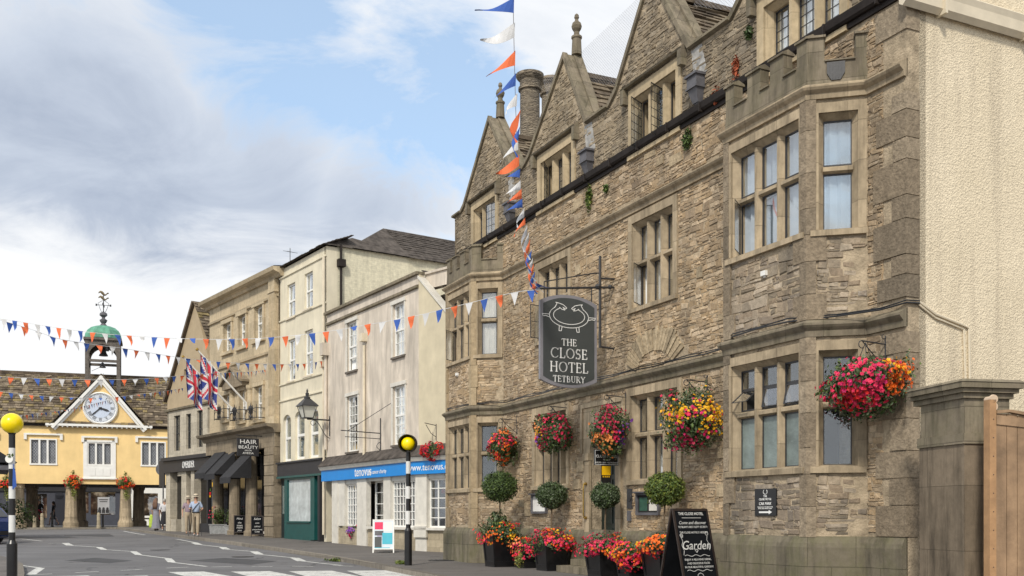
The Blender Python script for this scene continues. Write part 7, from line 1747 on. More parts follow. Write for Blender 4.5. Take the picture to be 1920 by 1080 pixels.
tub('round dark pot of purple and pink blooms by the blue charity shop', 672, 1021, 17, 14, 'round', [LEAF, LEAF2], 420, [('purple', 130, (0, -.3, .2), 1), ('magenta', 40, (-.4, -.3, -.3), .8), ('pink', 30, (.2, -.3, .3), .8)], 1.0, rad=(.42, .34, .26), seed=4)
tub('small pot of red blooms between the purple pot and the pavement board', 691, 1020, 9, 8, 'round', [LEAF, LEAF2], 160, [('red', 60, (0, -.3, .3), .9)], 1.0, rad=(.16, .14, .38), seed=5)
# weeds at the kerb
for i, (px, py, lab) in enumerate(((630, 1053, 'low green weeds at the kerb left of the beacon'), (752, 1058, 'small weeds at the foot of the hooded beacon'), (1047, 1043, 'small green weed at the foot of the hotel wall'))[:2]):
    p_ = ground(px, py, RH if i == 0 else 0); mb = MB(); leafcloud(mb, (0, 0, .04), (.34 if i == 0 else .16, .12, .06), 150, .04, random.Random(i), (0, 1), shell=.2); o = mb.build('kerb_plant', [LEAF2, LEAFY], None, recalc=False); o.location = p_; tag(o, lab, 'weeds')
# cable covers and drain in the pavement
p_ = ground(838, 1050, .004); mb = MB(); mb.box(-.45, .45, -.35, .35, 0, .006); o = mb.build('manhole_cover', METAL); o.location = p_; tag(o, 'dark iron manhole cover in the pavement beside the far bay', 'manhole cover')
# ================================================================= PIER AND GATE
PC = Facade(pt(1808, 11.5), pt(1728, 12.3)); PL = .86
pier = thing('gate_pier', 'broad weathered stone gate pier with moulded cap against the cream end wall', 'pier', (*PC.C, 0), PC.rot)
ztop = CZ + (HY - 713) * 11.5 / F; PW = .60
mb = MB(); mb.box(0, PL, -PW, 0, -.3, ztop - .72); mb.build('shaft', PIER, pier)
mb = MB(); mb.box(-.02, PL + .02, -PW - .02, .02, ztop - .718, ztop - .60); mb.box(.012, PL - .012, -PW + .012, -.012, ztop - .598, ztop - .20); mb.build('necking', DRESSD, pier)
mb = MB()
for (e, z0, z1) in ((.02, .20, .14), (.06, .138, .09), (.10, .088, .025)): mb.box(-e, PL + .1 + e * 0, -PW - e, e, ztop - z0, ztop - z1)
mb.hull8([(-.11, -PW - .11, ztop - .023), (PL + .1, -PW - .11, ztop - .023), (-.11, .11, ztop - .023), (PL + .1, .11, ztop - .023), (-.07, -PW - .07, ztop + .01), (PL + .1, -PW - .07, ztop + .01), (-.07, .07, ztop + .01), (PL + .1, .07, ztop + .01)])
mb.build('cap', DRESSD, pier)
WOODP = plain('timber_post', (.40, .23, .11), .6, .25, 5, .3, 18, streak=.25); WOODB = plain('weathered_boards', (.31, .20, .115), .75, .35, 4, .5, 16, streak=.5)
gp = at(1857, 968, 11.0); gate = thing('wooden_gate', 'tall brown boarded wooden gate with a round topped post in front of the pier', 'gate', (gp.x, gp.y, 0), R(12))
zg = lambda py: CZ + (HY - py) * 11.0 / F
mb = MB(); mb.box(-.045, .035, -.05, .05, -.2, zg(750)); mb.build('post', WOODP, gate)
mb = MB(); AXX = Matrix.Rotation(R(90), 3, 'X')
for z_ in (zg(748), zg(762)): mb.lathe((.035, .0, z_), [(.045, -.02), (.05, 0), (.045, .02)], 16, axis=AXX)
mb.lathe((-.005, -.05, zg(750)), [(.04, 0), (.04, -.1)], 16, axis=AXX); mb.build('round_hinge', plain('pale_timber_end', (.55, .42, .30), .7, .1, 4, .1), gate)
W_ = 1.6
for k in range(12):
    x0 = .05 + k * .132; zt2 = zg(778) + .02 * math.sin(k) - max(0, (x0 - .3)) * .16 if False else zg(776) - max(0, x0 - .2) * .12
    mb = MB(); mb.box(x0, x0 + .124, -.03, .0, -.1, zt2); o_ = mb.build('board', WOODB, gate)
mb = MB(); mb.prism([(.04, zg(776)), (.2, zg(773)), (W_, zg(776) - (W_ - .2) * .12 - .02), (W_, zg(776) - (W_ - .2) * .12 + .05), (.2, zg(768)), (.04, zg(770))], lambda p, q, h: (p, h, q), -.06, .02)
mb.prism([(.045, zg(796)), (W_, zg(796) - .12), (W_, zg(776) - .19), (.045, zg(778))], lambda p, q, h: (p, h, q), -.045, -.031); mb.build('top_rail', WOODB, gate)
mb = MB()
for k in range(9): mb.ball((0.0, -.052, .6 + k * .2), .006, 6)
mb.build('bolt', METAL, gate)

# ================================================================= BUNTING
def pennant(parent, a, b, tip, col, wave, nm='pennant'):
    a, b, tip = Vector(a), Vector(b), Vector(tip); m = (a + b) / 2; ax = tip - m; nrm = (b - a).cross(ax); nrm = nrm.normalized() if nrm.length > 1e-6 else Vector((0, 1, 0))
    mb = MB(); n = 8; L = []; Rr = []
    for i in range(n + 1):
        t = i / n; off = nrm * wave * math.sin(t * 5.2 + wave * 60) ; L.append(a.lerp(tip, t) + off); Rr.append(b.lerp(tip, t) + off * .4 + (tip - m).cross(nrm).normalized() * wave * .5 * math.sin(t * 3.1))
    th = nrm * .002
    vs = L + Rr + [p + th for p in L] + [p + th for p in Rr]; k = n + 1; fs = []
    for i in range(n): fs += [(i, i + 1, k + i + 1, k + i), (2 * k + i, 3 * k + i, 3 * k + i + 1, 2 * k + i + 1)]
    mb.add(vs, fs); o = mb.build(nm, BUNT[col], parent, recalc=False); return o
def cat(P, t):
    i = min(int(t), len(P) - 2); f = t - i; p0, p1, p2, p3 = P[max(i - 1, 0)], P[i], P[i + 1], P[min(i + 2, len(P) - 1)]
    return .5 * ((2 * p1) + (p2 - p0) * f + (2 * p0 - 5 * p1 + 4 * p2 - p3) * f * f + (3 * p1 - p0 - 3 * p2 + p3) * f ** 3)
def resample(P, step):
    D = [cat(P, i * .02) for i in range(int((len(P) - 1) * 50) + 1)]; out = [D[0]]; acc = 0
    for a, b in zip(D[:-1], D[1:]):
        acc += (b - a).length
        if acc >= step: out.append(b); acc = 0
    return out, D
def bunting(lab, pts, step, w_, h_, order, seed, wind=(0, 0, 0), start=0):
    rr = random.Random(seed); P = [at(x, y, Y) for x, y, Y in pts]; S, D = resample(P, step)
    root = thing('bunting_string', lab, 'bunting', tuple(P[0]), 0, 'bunting strings across the street'); o = P[0]
    mb = MB(); mb.tube([p - o for p in D[::5]] + [D[-1] - o], .006, 4); mb.build('cord', BUNT['white'], root)
    for i, p in enumerate(S[:-1]):
        d = (S[i + 1] - p).normalized(); a, b = p - o, p - o + d * w_; m = (a + b) / 2
        r = rr.random(); sw = Vector((rr.gauss(0, .03), rr.gauss(0, .03), 0)) + Vector(wind) * rr.random()
        k = 1.0 if r > .12 else .5
        tip = m + Vector((0, 0, -h_ * k * rr.uniform(.9, 1.05))) + sw + (Vector((.05, -.12, 0)) if k < 1 else Vector((0, 0, 0)))
        pennant(root, a, b, tip, order[(i + start) % 3], rr.uniform(-.03, .03))
    return root
O3 = ('blue', 'orange', 'white')
bunting('long bunting string running from the hotel sign to the upper left past the green dome', [(1003, 544, 19.3), (972, 547, 19.4), (905, 562, 19.7), (840, 578, 20), (780, 592, 20.3), (700, 607, 20.6), (610, 622, 21), (520, 632, 21.4), (440, 636, 21.8), (345, 635, 22.2), (235, 629, 22.7), (160, 622, 23), (90, 612, 23.4), (30, 602, 23.7), (-40, 592, 24)], .32, .16, .25, ('blue', 'white', 'orange'), 1)
bunting('bunting string falling from the upper left to the corner of the tall cream house', [(-40, 590, 25.5), (0, 600, 26), (60, 618, 26.6), (110, 635, 27), (170, 645, 28), (230, 653, 28.6), (290, 663, 29.5), (350, 672, 30.5), (420, 679, 31.6), (480, 682, 32.6), (540, 683, 33.8), (580, 681, 34.8), (612, 675, 36)], .36, .17, .25, ('orange', 'white', 'blue'), 2)
bunting('bunting string crossing just above the clock and below the green dome', [(-30, 705, 30), (0, 706.5, 30), (60, 709, 30.3), (130, 711.5, 30.6), (200, 712, 31), (270, 710, 31.6), (320, 706, 32.4), (370, 702, 33.5), (420, 699, 35.5), (470, 697, 38), (500, 693, 40.5)], .34, .17, .23, ('white', 'blue', 'orange'), 3)
bunting('bunting string crossing in front of the clock face', [(-20, 732, 38), (0, 734, 38), (40, 739, 38.4), (90, 743, 38.8), (150, 746, 39.4), (200, 746, 40), (240, 742, 40.8), (280, 737, 41.8), (310, 733, 43), (348, 727, 45)], .34, .17, .23, ('white', 'orange', 'blue'), 4)
bunting('short bunting string rising from the lower left to the clock gable', [(-20, 785, 36), (0, 783, 36.5), (40, 778.5, 37.5), (80, 774, 39), (120, 769, 41), (160, 761, 44), (205, 750, 48)], .36, .17, .23, ('blue', 'white', 'orange'), 5)
# the string rising over the street from the hotel sign, pennants blown out by the wind
VS = [(960, -70), (962, 0), (964, 90), (966, 170), (969, 260), (974, 345), (980, 400), (987, 440), (994, 490), (1003, 545)]
def VY(y): return 12.0 + 7.3 * max(0, min(1, (y + 70) / 615.)) ** .8
P = [at(x, y, VY(y)) for x, y in VS]; root = thing('bunting_string', 'steep bunting string climbing from the hotel sign out of the top of the picture', 'bunting', tuple(P[-1]), 0, 'bunting strings across the street'); o = P[-1]
D = [cat(P, i * .05) for i in range(181)]; mb = MB(); mb.tube([p - o for p in D[::3]], .006, 4); mb.build('cord', BUNT['white'], root)
def vpx(y):
    for (x0, y0), (x1, y1) in zip(VS[:-1], VS[1:]):
        if y0 <= y <= y1: return x0 + (x1 - x0) * (y - y0) / (y1 - y0)
FL = [(0, 26, 889, 22, 'blue'), (47, 72, 899, 77, 'white'), (98, 124, 910, 146, 'orange'), (140, 162, 922, 190, 'blue'), (176, 200, 946, 216, 'white'), (207, 236, 964, 268, 'orange'), (238, 262, 966, 296, 'blue'), (262, 282, 936, 306, 'white'), (293, 312, 928, 327, 'orange'), (318, 334, 946, 334, 'blue'),
      (340, 356, 942, 370, 'white'), (356, 374, 950, 382, 'orange'), (374, 390, 944, 399, 'blue'), (392, 408, 968, 428, 'white'), (410, 422, 962, 446, 'orange'), (424, 440, 980, 474, 'white'), (436, 452, 990, 488, 'white'), (450, 468, 990, 505, 'orange'), (470, 486, 992, 512, 'blue'), (484, 500, 1000, 528, 'white'), (496, 512, 998, 540, 'orange'), (510, 524, 1003, 552, 'blue'), (520, 536, 1016, 548, 'white'), (528, 542, 1030, 541, 'blue'), (532, 545, 1026, 550, 'white'), (528, 542, 1005, 548, 'orange')]
for y0, y1, tx, ty, c in FL:
    Y = VY(y0); a = at(vpx(y0), y0, Y); b = at(vpx(y1), y1, Y); tp = at(tx, ty, Y - .12); pennant(root, a - o, b - o, tp - o, c, .085 if y0 % 2 else -.07)

# ================================================================= UNION FLAGS ON THE CLASSICAL BUILDING
UB, UR, UW = plain('flag_blue', (.03, .05, .22), .8, .1, 3, 0), plain('flag_red', (.50, .03, .05), .8, .1, 3, 0), plain('flag_white', (.62, .60, .60), .8, .1, 3, 0)
def union(a, b):          # a along the fly 0..60, b along the hoist 0..30
    x, y = a - 30, b - 15
    if abs(x) < 3 or abs(y) < 3: return 1
    if abs(x) < 5 or abs(y) < 5: return 2
    s5 = 5 ** .5
    d1, d2 = (x - 2 * y) / s5, (x + 2 * y) / s5
    for d, q in ((d1, x), (d2, x)):
        if abs(d) < 3: return 1 if (0 < d < 2) == (q > 0) and 0 < abs(d) < 2.2 else 2
    return 0
for (bx0, by0, tpx, tpy, lab, f0, f1, drop, rr_) in ((465, 759, 369.4, 655, 'upper union flag drooping from a long white pole on the honey stone building', .06, .40, 1.85, 1), (436, 767, 343, 669, 'lower union flag drooping from a white pole on the honey stone building', .06, .40, 1.6, 2)):
    ub, zb_ = NC.P(bx0, by0, .05); nt = 3.3; k = 0
    nn = solve_n(NC, ub, tpx); c_ = NC.C + NC.t * ub + NC.n * nn; zt_ = CZ + (HY - tpy) / F * c_.y
    o_ = thing('union_flag', lab, 'flag', (*(NC.C + NC.t * ub + NC.n * .05), zb_), NC.rot, 'union flags on slanting poles')
    tip = Vector((0, nn - .05, zt_ - zb_)); mb = MB(); mb.tube([(0, 0, 0), tip * .5, tip], [.045, .04, .03], 8); mb.box(-.06, .06, -.05, .1, -.2, .1); mb.build('pole', WHITE, o_); mb = MB(); mb.ball(tip, .07, 10); mb.build('gilt_ball', BRASS, o_)
    mb = MB(); NU, NV = 24, 44; rr = random.Random(rr_); vs = []
    for j in range(NV + 1):
        for i in range(NU + 1):
            s_, v = i / NU, j / NV; e = f0 + (f1 - f0) * s_; top = tip * (1 - e)
            # cloth hangs straight down, gathered a little towards the lower end
            sq_ = 1 - .18 * v; mid = tip * (1 - (f0 + f1) / 2); hz_x = mid.y + (top.y - mid.y) * sq_
            fold = .16 * v * math.sin(s_ * 9 + v * 1.5) + .05 * math.sin(s_ * 17)
            vs.append((fold, hz_x + .05 * math.sin(v * 5 + s_ * 4) * v, top.z * (1 - v) + (top.z - drop * (1 - .10 * s_)) * v if True else 0))
    fs, ms = [], []
    for j in range(NV):
        for i in range(NU): fs.append((j * (NU + 1) + i, j * (NU + 1) + i + 1, (j + 1) * (NU + 1) + i + 1, (j + 1) * (NU + 1) + i)); ms.append(union((j + .5) / NV * 60, (i + .5) / NU * 30))
    mb.v = vs; mb.f = fs; mb.m = ms; mb.build('cloth', [UB, UR, UW], o_, recalc=False)

# ================================================================= FLOWERS, BOLLARDS AND FOLK BY THE MARKET HALL
for i, (px, py, lab) in enumerate(((137, 905, 'market hall basket of red begonias on the pillar left of the white door'), (235, 907, 'market hall basket of red begonias on the pillar right of the white door'), (12, 908, 'market hall basket of red begonias at the far left of the picture'))):
    u, z = MH.P(px, py, .25); w_ = MH.C + MH.t * u + MH.n * .25; rr = random.Random(90 + i)
    b_ = thing('hanging_basket', lab, 'flower basket', (w_.x, w_.y, z), MH.rot, 'baskets on the market hall pillars')
    mb = MB(); leafcloud(mb, (0, 0, .05), (.50, .40, .42), 620, .065, rr, (0, 1), shell=.3, lumps=.3); leafcloud(mb, (-.05, 0, -.62), (.2, .16, .45), 200, .06, rr, (2,), shell=.2); leafcloud(mb, (0, 0, .62), (.12, .12, .2), 50, .06, rr, (1,), shell=.2)
    mb.build('foliage', [LEAF2, LEAFY, LIME], b_, recalc=False)
    flowers(b_, (0, 0, .05), (.54, .44, .44), [('red', 90, (0, .5, .2), .9), ('orange', 70, (0, .5, 0), .9)], rr, r=.05)
    mb = MB(); mb.box(-.02, .02, -.3, 0, .4, .44); mb.build('hook', METAL, b_)
for i, (px, yt, yb, m_, lab) in enumerate(((79, 962, 989, STR, 'leftmost stone bollard in front of the arcade'), (98, 958, 988, PBLK, 'slim black bollard beside the walking figure in the arcade'), (185, 961, 989, STR, 'stone bollard beside the pillar left of the poster window'), (193, 963, 988, PBLK, 'slim black bollard beside the middle stone bollard'), (65, 966, 989, STR, 'short pale stone bollard near the blue car'))):
    p_ = ground(px, yb, 0); hgt = (yb - yt) / F * p_.y; o = thing('bollard', lab, 'bollard', tuple(p_), 0, 'bollards in front of the market hall'); r_ = .11 if m_ is STR else .07
    mb = MB(); mb.lathe((0, 0, 0), [(r_ * 1.2, -.05), (r_ * 1.15, hgt * .1), (r_, hgt * .15), (r_ * .9, hgt * .9), (r_ * .6, hgt * .98), (.01, hgt)], 12); mb.build('post', m_, o); mb = MB(); mb.lathe((0, 0, hgt * .78), [(r_ * 1.0, 0), (r_ * 1.02, .02), (r_ * .98, .04)], 12); mb.build('band', m_, o)
for i, (px, py, w_, lab) in enumerate(((52, 986, .9, 'low dark shrub in the arcade beside the blue car'), (67, 984, .5, 'pink flowered pot beside the leftmost stone bollard'))):
    p_ = ground(px, 987, 0); o = thing('arcade_plant', lab, 'plant', (p_.x, p_.y + .3, p_.z), 0); mb = MB(); leafcloud(mb, (0, 0, .5), (w_, .3, .5), 400, .07, random.Random(i), (0, 1), shell=.2, lumps=.3); mb.build('foliage', [LEAF, LEAF2], o, recalc=False)
    mb = MB(); mb.lathe((0, 0, 0), [(.2, 0), (.28, .3)], 10); mb.build('pot', KERB, o)
    if i: flowers(o, (0, 0, .5), (w_ * .9, .32, .5), [('pink', 40, (0, -.5, .3), .8)], random.Random(4), r=.06)
p_ = ground(268, 985, 0); bn = thing('stone_bench', 'pale stone bench against the white shopfront', 'bench', tuple(p_), .3); mb = MB(); mb.box(-.7, .7, -.2, .2, .42, .52); mb.build('seat', STR, bn)
for s_ in (-1, 1): mb = MB(); mb.box(s_ * .5 - .1, s_ * .5 + .1, -.17, .17, 0, .418); mb.build('leg', STR, bn)
# round sign seen from behind
p_ = ground(306, 994, 0); sc_ = p_.y / F; o = thing('round_road_sign', 'dark round road sign on a thin pole at the corner of the gabled building', 'sign', tuple(p_), 0)
zz = lambda py: CZ + (HY - py) * sc_ - p_.z
mb = MB(); mb.tube([(0, 0, 0), (0, 0, zz(866))], .04, 8); mb.build('pole', LEAD, o); mb = MB(); mb.lathe((-.03, -.05, zz(880)), [(12 * sc_ , 0), (12 * sc_, .03)], 24, axis=Matrix.Rotation(R(90), 3, 'X')); mb.build('disc', LEAD, o)

# ================================================================= PEOPLE
SK = plain('skin', (.50, .29, .20), .6, .08, 8, 0)
def skin_mesh(name, m_, verts, edges, radii, parent, sub=1, root=0):
    me = bpy.data.meshes.new(name); me.from_pydata(verts, edges, []); o = bpy.data.objects.new(name, me); COL.objects.link(o); o.parent = parent
    sk = o.modifiers.new('Skin', 'SKIN'); sk.use_smooth_shade = True
    for i, r in enumerate(radii):
        v = me.skin_vertices[0].data[i]; v.radius = r if isinstance(r, tuple) else (r, r); v.use_root = (i == root)
    ss = o.modifiers.new('Sub', 'SUBSURF'); ss.levels = sub; ss.render_levels = sub
    dg = bpy.context.evaluated_depsgraph_get(); me2 = bpy.data.meshes.new_from_object(o.evaluated_get(dg)); o.modifiers.clear(); o.data = me2; me2.name = name
    me2.materials.clear(); me2.materials.append(m_)
    for p in me2.polygons: p.use_smooth = True
    return o
def person(lab, px, py, ht, face, pose, cl, group=None):
    """face: rotation of the figure (0 looks to the camera); pose: joint offsets; cl: clothing"""
    p_ = ground(px, py, 0); o = thing('person', lab, 'person', tuple(p_), face, group); s_ = ht / 1.75
    st = pose.get('stride', .12); ar = pose.get('arm', {})
    V = lambda *a: tuple(x * s_ for x in a)
    J = dict(pel=(0, 0, .95), wai=(0, .0, 1.10), che=(0, -.005, 1.30), nek=(0, .0, 1.47), hed0=(0, -.01, 1.56), hed=(0, -.015, 1.645), top=(0, -.005, 1.72))
    for sd_, q in (('L', 1), ('R', -1)):
        f = st * q * pose.get('lead', 1)
        J['sho' + sd_] = (.17 * q, .0, 1.41); J['hip' + sd_] = (.09 * q, 0, .90); J['kne' + sd_] = (.10 * q, -f * .7 - .03, .50); J['ank' + sd_] = (.10 * q, -f + (.10 if f < 0 else 0), .09 + (.03 if f < 0 else 0)); J['toe' + sd_] = (.115 * q, -f - .14 + (.10 if f < 0 else 0), .035)
        e, h = ar.get(sd_, ((.25 * q, .03 + f * .25, 1.14), (.26 * q, -.06 + f * .4, .90))); J['elb' + sd_] = e; J['wri' + sd_] = h
        dv_ = (Vector(h) - Vector(e)).normalized(); J['pal' + sd_] = tuple(Vector(h) + dv_ * .07)
        sidev = Vector((0, -1, 0))
        for k in range(4): J['fin%d' % k + sd_] = tuple(Vector(h) + dv_ * (.15 - .012 * abs(k - 1)) + sidev * (.03 - .02 * k) + Vector((-.012 * q, 0, 0)))
        J['thu' + sd_] = tuple(Vector(h) + dv_ * .07 + sidev * .055 + Vector((-.01 * q, 0, 0)))
    names = list(J); idx = {n: i for i, n in enumerate(names)}
    E = [('pel', 'wai'), ('wai', 'che'), ('che', 'nek'), ('nek', 'hed0'), ('hed0', 'hed'), ('hed', 'top')]
    rad = dict(pel=(.14, .10), wai=(.13, .095), che=(.15, .10), nek=.058, hed0=(.068, .08), hed=(.078, .095), top=(.06, .07))
    for sd_ in 'LR':
        E += [('che', 'sho' + sd_), ('sho' + sd_, 'elb' + sd_), ('elb' + sd_, 'wri' + sd_), ('wri' + sd_, 'pal' + sd_), ('pel', 'hip' + sd_), ('hip' + sd_, 'kne' + sd_), ('kne' + sd_, 'ank' + sd_), ('ank' + sd_, 'toe' + sd_), ('wri' + sd_, 'thu' + sd_)] + [('pal' + sd_, 'fin%d' % k + sd_) for k in range(4)]
        rad.update({'sho' + sd_: .055, 'elb' + sd_: .040, 'wri' + sd_: (.026, .030), 'pal' + sd_: (.018, .036), 'hip' + sd_: .085, 'kne' + sd_: .055, 'ank' + sd_: .037, 'toe' + sd_: .03, 'thu' + sd_: .009})
        rad.update({'fin%d' % k + sd_: .008 for k in range(4)})
    skin_mesh('body', SK, [V(*J[n]) for n in names], [(idx[a], idx[b]) for a, b in E], [(tuple(x * s_ for x in rad[n]) if isinstance(rad[n], tuple) else rad[n] * s_) for n in names], o)
    def garment(nm, m_, keys, edges, rr_):
        skin_mesh(nm, m_, [V(*J[k]) if isinstance(k, str) else V(*k) for k in keys], edges, [(tuple(x * s_ for x in r) if isinstance(r, tuple) else r * s_) for r in rr_], o)
    lerp = lambda a, b, t: tuple(J[a][i] + (J[b][i] - J[a][i]) * t for i in range(3))
    top = cl['top']; sl = cl.get('sleeve', .9)
    garment('shirt', top, ['pel', 'wai', 'che', (0, 0, 1.44), 'shoL', lerp('shoL', 'elbL', sl), 'shoR', lerp('shoR', 'elbR', sl)] + (['elbL', lerp('elbL', 'wriL', .9), 'elbR', lerp('elbR', 'wriR', .9)] if sl >= 1 else []),
            [(0, 1), (1, 2), (2, 3), (2, 4), (4, 5), (2, 6), (6, 7)] + ([(5, 8), (8, 9), (7, 10), (10, 11)] if sl >= 1 else []), [(.165, .125), (.165, .13), (.175, .125), (.07, .07), .075, .062, .075, .062] + ([.055, .045, .055, .045] if sl >= 1 else []))
    if cl.get('legs') is not None:
        garment('trousers', cl['legs'], ['wai', 'pel', 'hipL', 'kneL', (J['ankL'][0], J['ankL'][1], J['ankL'][2] + .0), 'hipR', 'kneR', (J['ankR'][0], J['ankR'][1], J['ankR'][2] + .0)], [(0, 1), (1, 2), (2, 3), (3, 4), (1, 5), (5, 6), (6, 7)], [(.14, .105), (.16, .12), .105, .078, .066, .105, .078, .066])
    if cl.get('skirt') is not None:
        mb = MB(); z0 = cl.get('hem', .35); prof = [(.13, 1.08), (.17, .95), (.18, .8), (.20, .6), (cl.get('flare', .23), z0)]
        n = 28; vs = []
        for r_, z in prof:
            for k in range(n): t_ = 6.2832 * k / n; w_ = 1 + .07 * math.sin(7 * t_) * (1.08 - z); vs.append(V(r_ * w_ * math.cos(t_), r_ * .8 * w_ * math.sin(t_), z))
        mb.add(vs, [(i * n + k, i * n + (k + 1) % n, (i + 1) * n + (k + 1) % n, (i + 1) * n + k) for i in range(len(prof) - 1) for k in range(n)]); mb.build('skirt', cl['skirt'], o, recalc=False, smooth=True)
    for sd_ in 'LR':
        mb = MB(); a = Vector(J['ank' + sd_]); b = Vector(J['toe' + sd_]); z0 = min(a.z, b.z) - .045
        mb.ball(V(*((a + b) / 2 + Vector((0, .0, -.02)))), .05 * s_, 10, sx=.9, sy=2.6, sz=.8); mb.build('shoe', cl.get('shoe', CHARC), o, smooth=True)
    hx = Vector(J['hed'])
    mb = MB()
    if cl.get('hair') is not None:
        mb.ball(V(hx.x, hx.y + .022, hx.z + .018), .098 * s_, 14, sx=.92, sy=1.0, sz=1.05)
        if cl.get('long'):
            for k in range(7): a = (k - 3) * .022; mb.tube([V(a, .085, 1.68), V(a * 1.5, .115, 1.5), V(a * 1.7, .135, 1.35), V(a * 1.4, .13, cl['long'])], [.03 * s_, .035 * s_, .03 * s_, .012 * s_], 6)
        mb.build('hair', cl['hair'], o, smooth=True)
    mb = MB(); 
    for q in (-1, 1): mb.ball(V(.03 * q, hx.y - .088, hx.z + .005), .011 * s_, 6); 
    mb.build('eyes', CHARC, o)
    mb = MB(); mb.ball(V(0, hx.y - .10, hx.z - .02), .016 * s_, 8, sz=1.5)
    for q in (-1, 1): mb.ball(V(.083 * q, hx.y + .005, hx.z - .005), .018 * s_, 8, sx=.5, sz=1.5)
    mb.build('nose_and_ears', SK, o, smooth=True); mb = MB(); mb.ball(V(0, hx.y - .088, hx.z - .055), .02 * s_, 8, sz=.3, sy=.4); mb.build('mouth', plain('lips', (.35, .12, .10), .6, .1, 3, 0), o)
    if cl.get('hat') is not None:
        mb = MB(); hz0 = hx.z + .05; mb.lathe(V(0, hx.y + .01, hz0), [(.17 * s_, -.02), (.165 * s_, .0), (.102 * s_, .012), (.098 * s_, .07), (.08 * s_, .10), (.03 * s_, .11), (.01, .105)], 20); h_ = mb.build('hat', cl['hat'], o)
        mb = MB(); mb.lathe(V(0, hx.y + .01, hz0), [(.104 * s_, .013), (.102 * s_, .04)], 20); mb.build('hat_band', CHARC, h_)
    return o, J, V
cloth = lambda n, c: plain(n, c, .9, .12, 6, .25, 12)
KHA = cloth('khaki_cloth', (.36, .29, .20)); LBL = cloth('pale_blue_shirt', (.36, .44, .58)); MAU = cloth('mauve_shirt', (.30, .23, .27)); STRAW = cloth('straw_hat', (.58, .50, .38)); GRY = cloth('grey_dress', (.22, .22, .26)); WHT = cloth('white_blouse', (.60, .60, .62)); BLK = cloth('black_skirt', (.02, .02, .025)); DRK = cloth('dark_coat', (.02, .02, .025))
GRH, BRH, BLH = cloth('grey_hair', (.38, .36, .33)), cloth('brown_hair', (.16, .09, .06)), cloth('black_hair', (.03, .02, .02))
o, J, V = person('man in a pale blue shirt, khaki trousers and straw hat walking with two sticks', 367.5, 1005.5, 1.76, R(8), dict(stride=.17, arm={'L': ((.28, -.02, 1.16), (.25, -.24, 1.10)), 'R': ((-.27, .02, 1.15), (-.20, -.20, 1.17))}), dict(top=LBL, legs=KHA, hat=STRAW, hair=GRH, shoe=cloth('pale_trainers', (.40, .38, .36))))
for sd_, q in (('L', 1), ('R', -1)):
    mb = MB(); a = Vector(J['pal' + sd_]); mb.tube([V(a.x, a.y - .02, a.z + .06), V(a.x + .06 * q, a.y - .12, .02)], .012, 6); mb.tube([V(a.x, a.y - .07, a.z + .04), V(a.x, a.y + .05, a.z + .05)], .014, 6)
    k_ = mb.build('walking_stick', METAL, None); k_.matrix_world = Matrix.Translation(o.location) @ Matrix.Rotation(R(8), 4, 'Z'); tag(k_, 'thin walking stick in the %s hand of the man in the pale blue shirt' % ('left' if q > 0 else 'right'), 'walking stick')
mb = MB(); mb.tube([V(.15, -.10, 1.44), V(.02, -.135, 1.28), V(-.14, -.12, 1.06)], .016, 5); mb.build('shoulder_strap', CHARC, o)
mb = MB(); mb.lathe((0, 0, 0), [(.168 * 1.0, 1.0), (.17, 1.04)], 20, sy=.78); mb.build('belt', CHARC, o)
person('man in a mauve shirt and sun hat walking behind the man with sticks', 353, 1001, 1.70, R(25), dict(stride=.14, lead=-1), dict(top=MAU, legs=KHA, hat=STRAW, hair=GRH, shoe=cloth('tan_shoe', (.30, .2, .14))))
person('woman with long brown hair in a full length grey dress seen from behind', 293, 995, 1.72, R(165), dict(stride=.03), dict(top=GRY, skirt=GRY, hem=.12, flare=.27, hair=BRH, long=1.15, sleeve=1.0, shoe=CHARC), 'people chatting at the corner')
person('person in a white blouse and long black skirt with grey hair', 308.5, 995, 1.68, R(200), dict(stride=.05), dict(top=WHT, skirt=BLK, hem=.34, flare=.24, hair=GRH, sleeve=1.0, shoe=WHT), 'people chatting at the corner')
person('person in white behind the black skirted woman at the corner', 319, 993, 1.74, R(215), dict(stride=.06), dict(top=WHT, legs=BLK, hair=GRH, sleeve=1.0, shoe=WHT), 'people chatting at the corner')
person('dark dressed woman walking under the market hall arcade', 100, 985.5, 1.66, R(-70), dict(stride=.25), dict(top=DRK, legs=None, skirt=DRK, hem=.45, flare=.26, hair=BLH, sleeve=1.0, long=1.3), 'figures under the arcade')
person('pale haired figure standing under the market hall arcade', 73, 986, 1.78, R(20), dict(stride=.04), dict(top=DRK, legs=DRK, hair=GRH, sleeve=1.0), 'figures under the arcade')
p_ = ground(283.5, 989, 0); hv = thing('litter_sack', 'lime yellow sack standing beside the grey dressed woman', 'sack', (p_.x, p_.y, p_.z), 0)
mb = MB(); mb.lathe((0, 0, 0), [(.12, 0), (.15, .08), (.13, .4), (.10, .7), (.04, .8)], 12, sy=.7); mb.build('sack', plain('lime_plastic', (.40, .52, .06), .5, .2, 6, .3), hv)

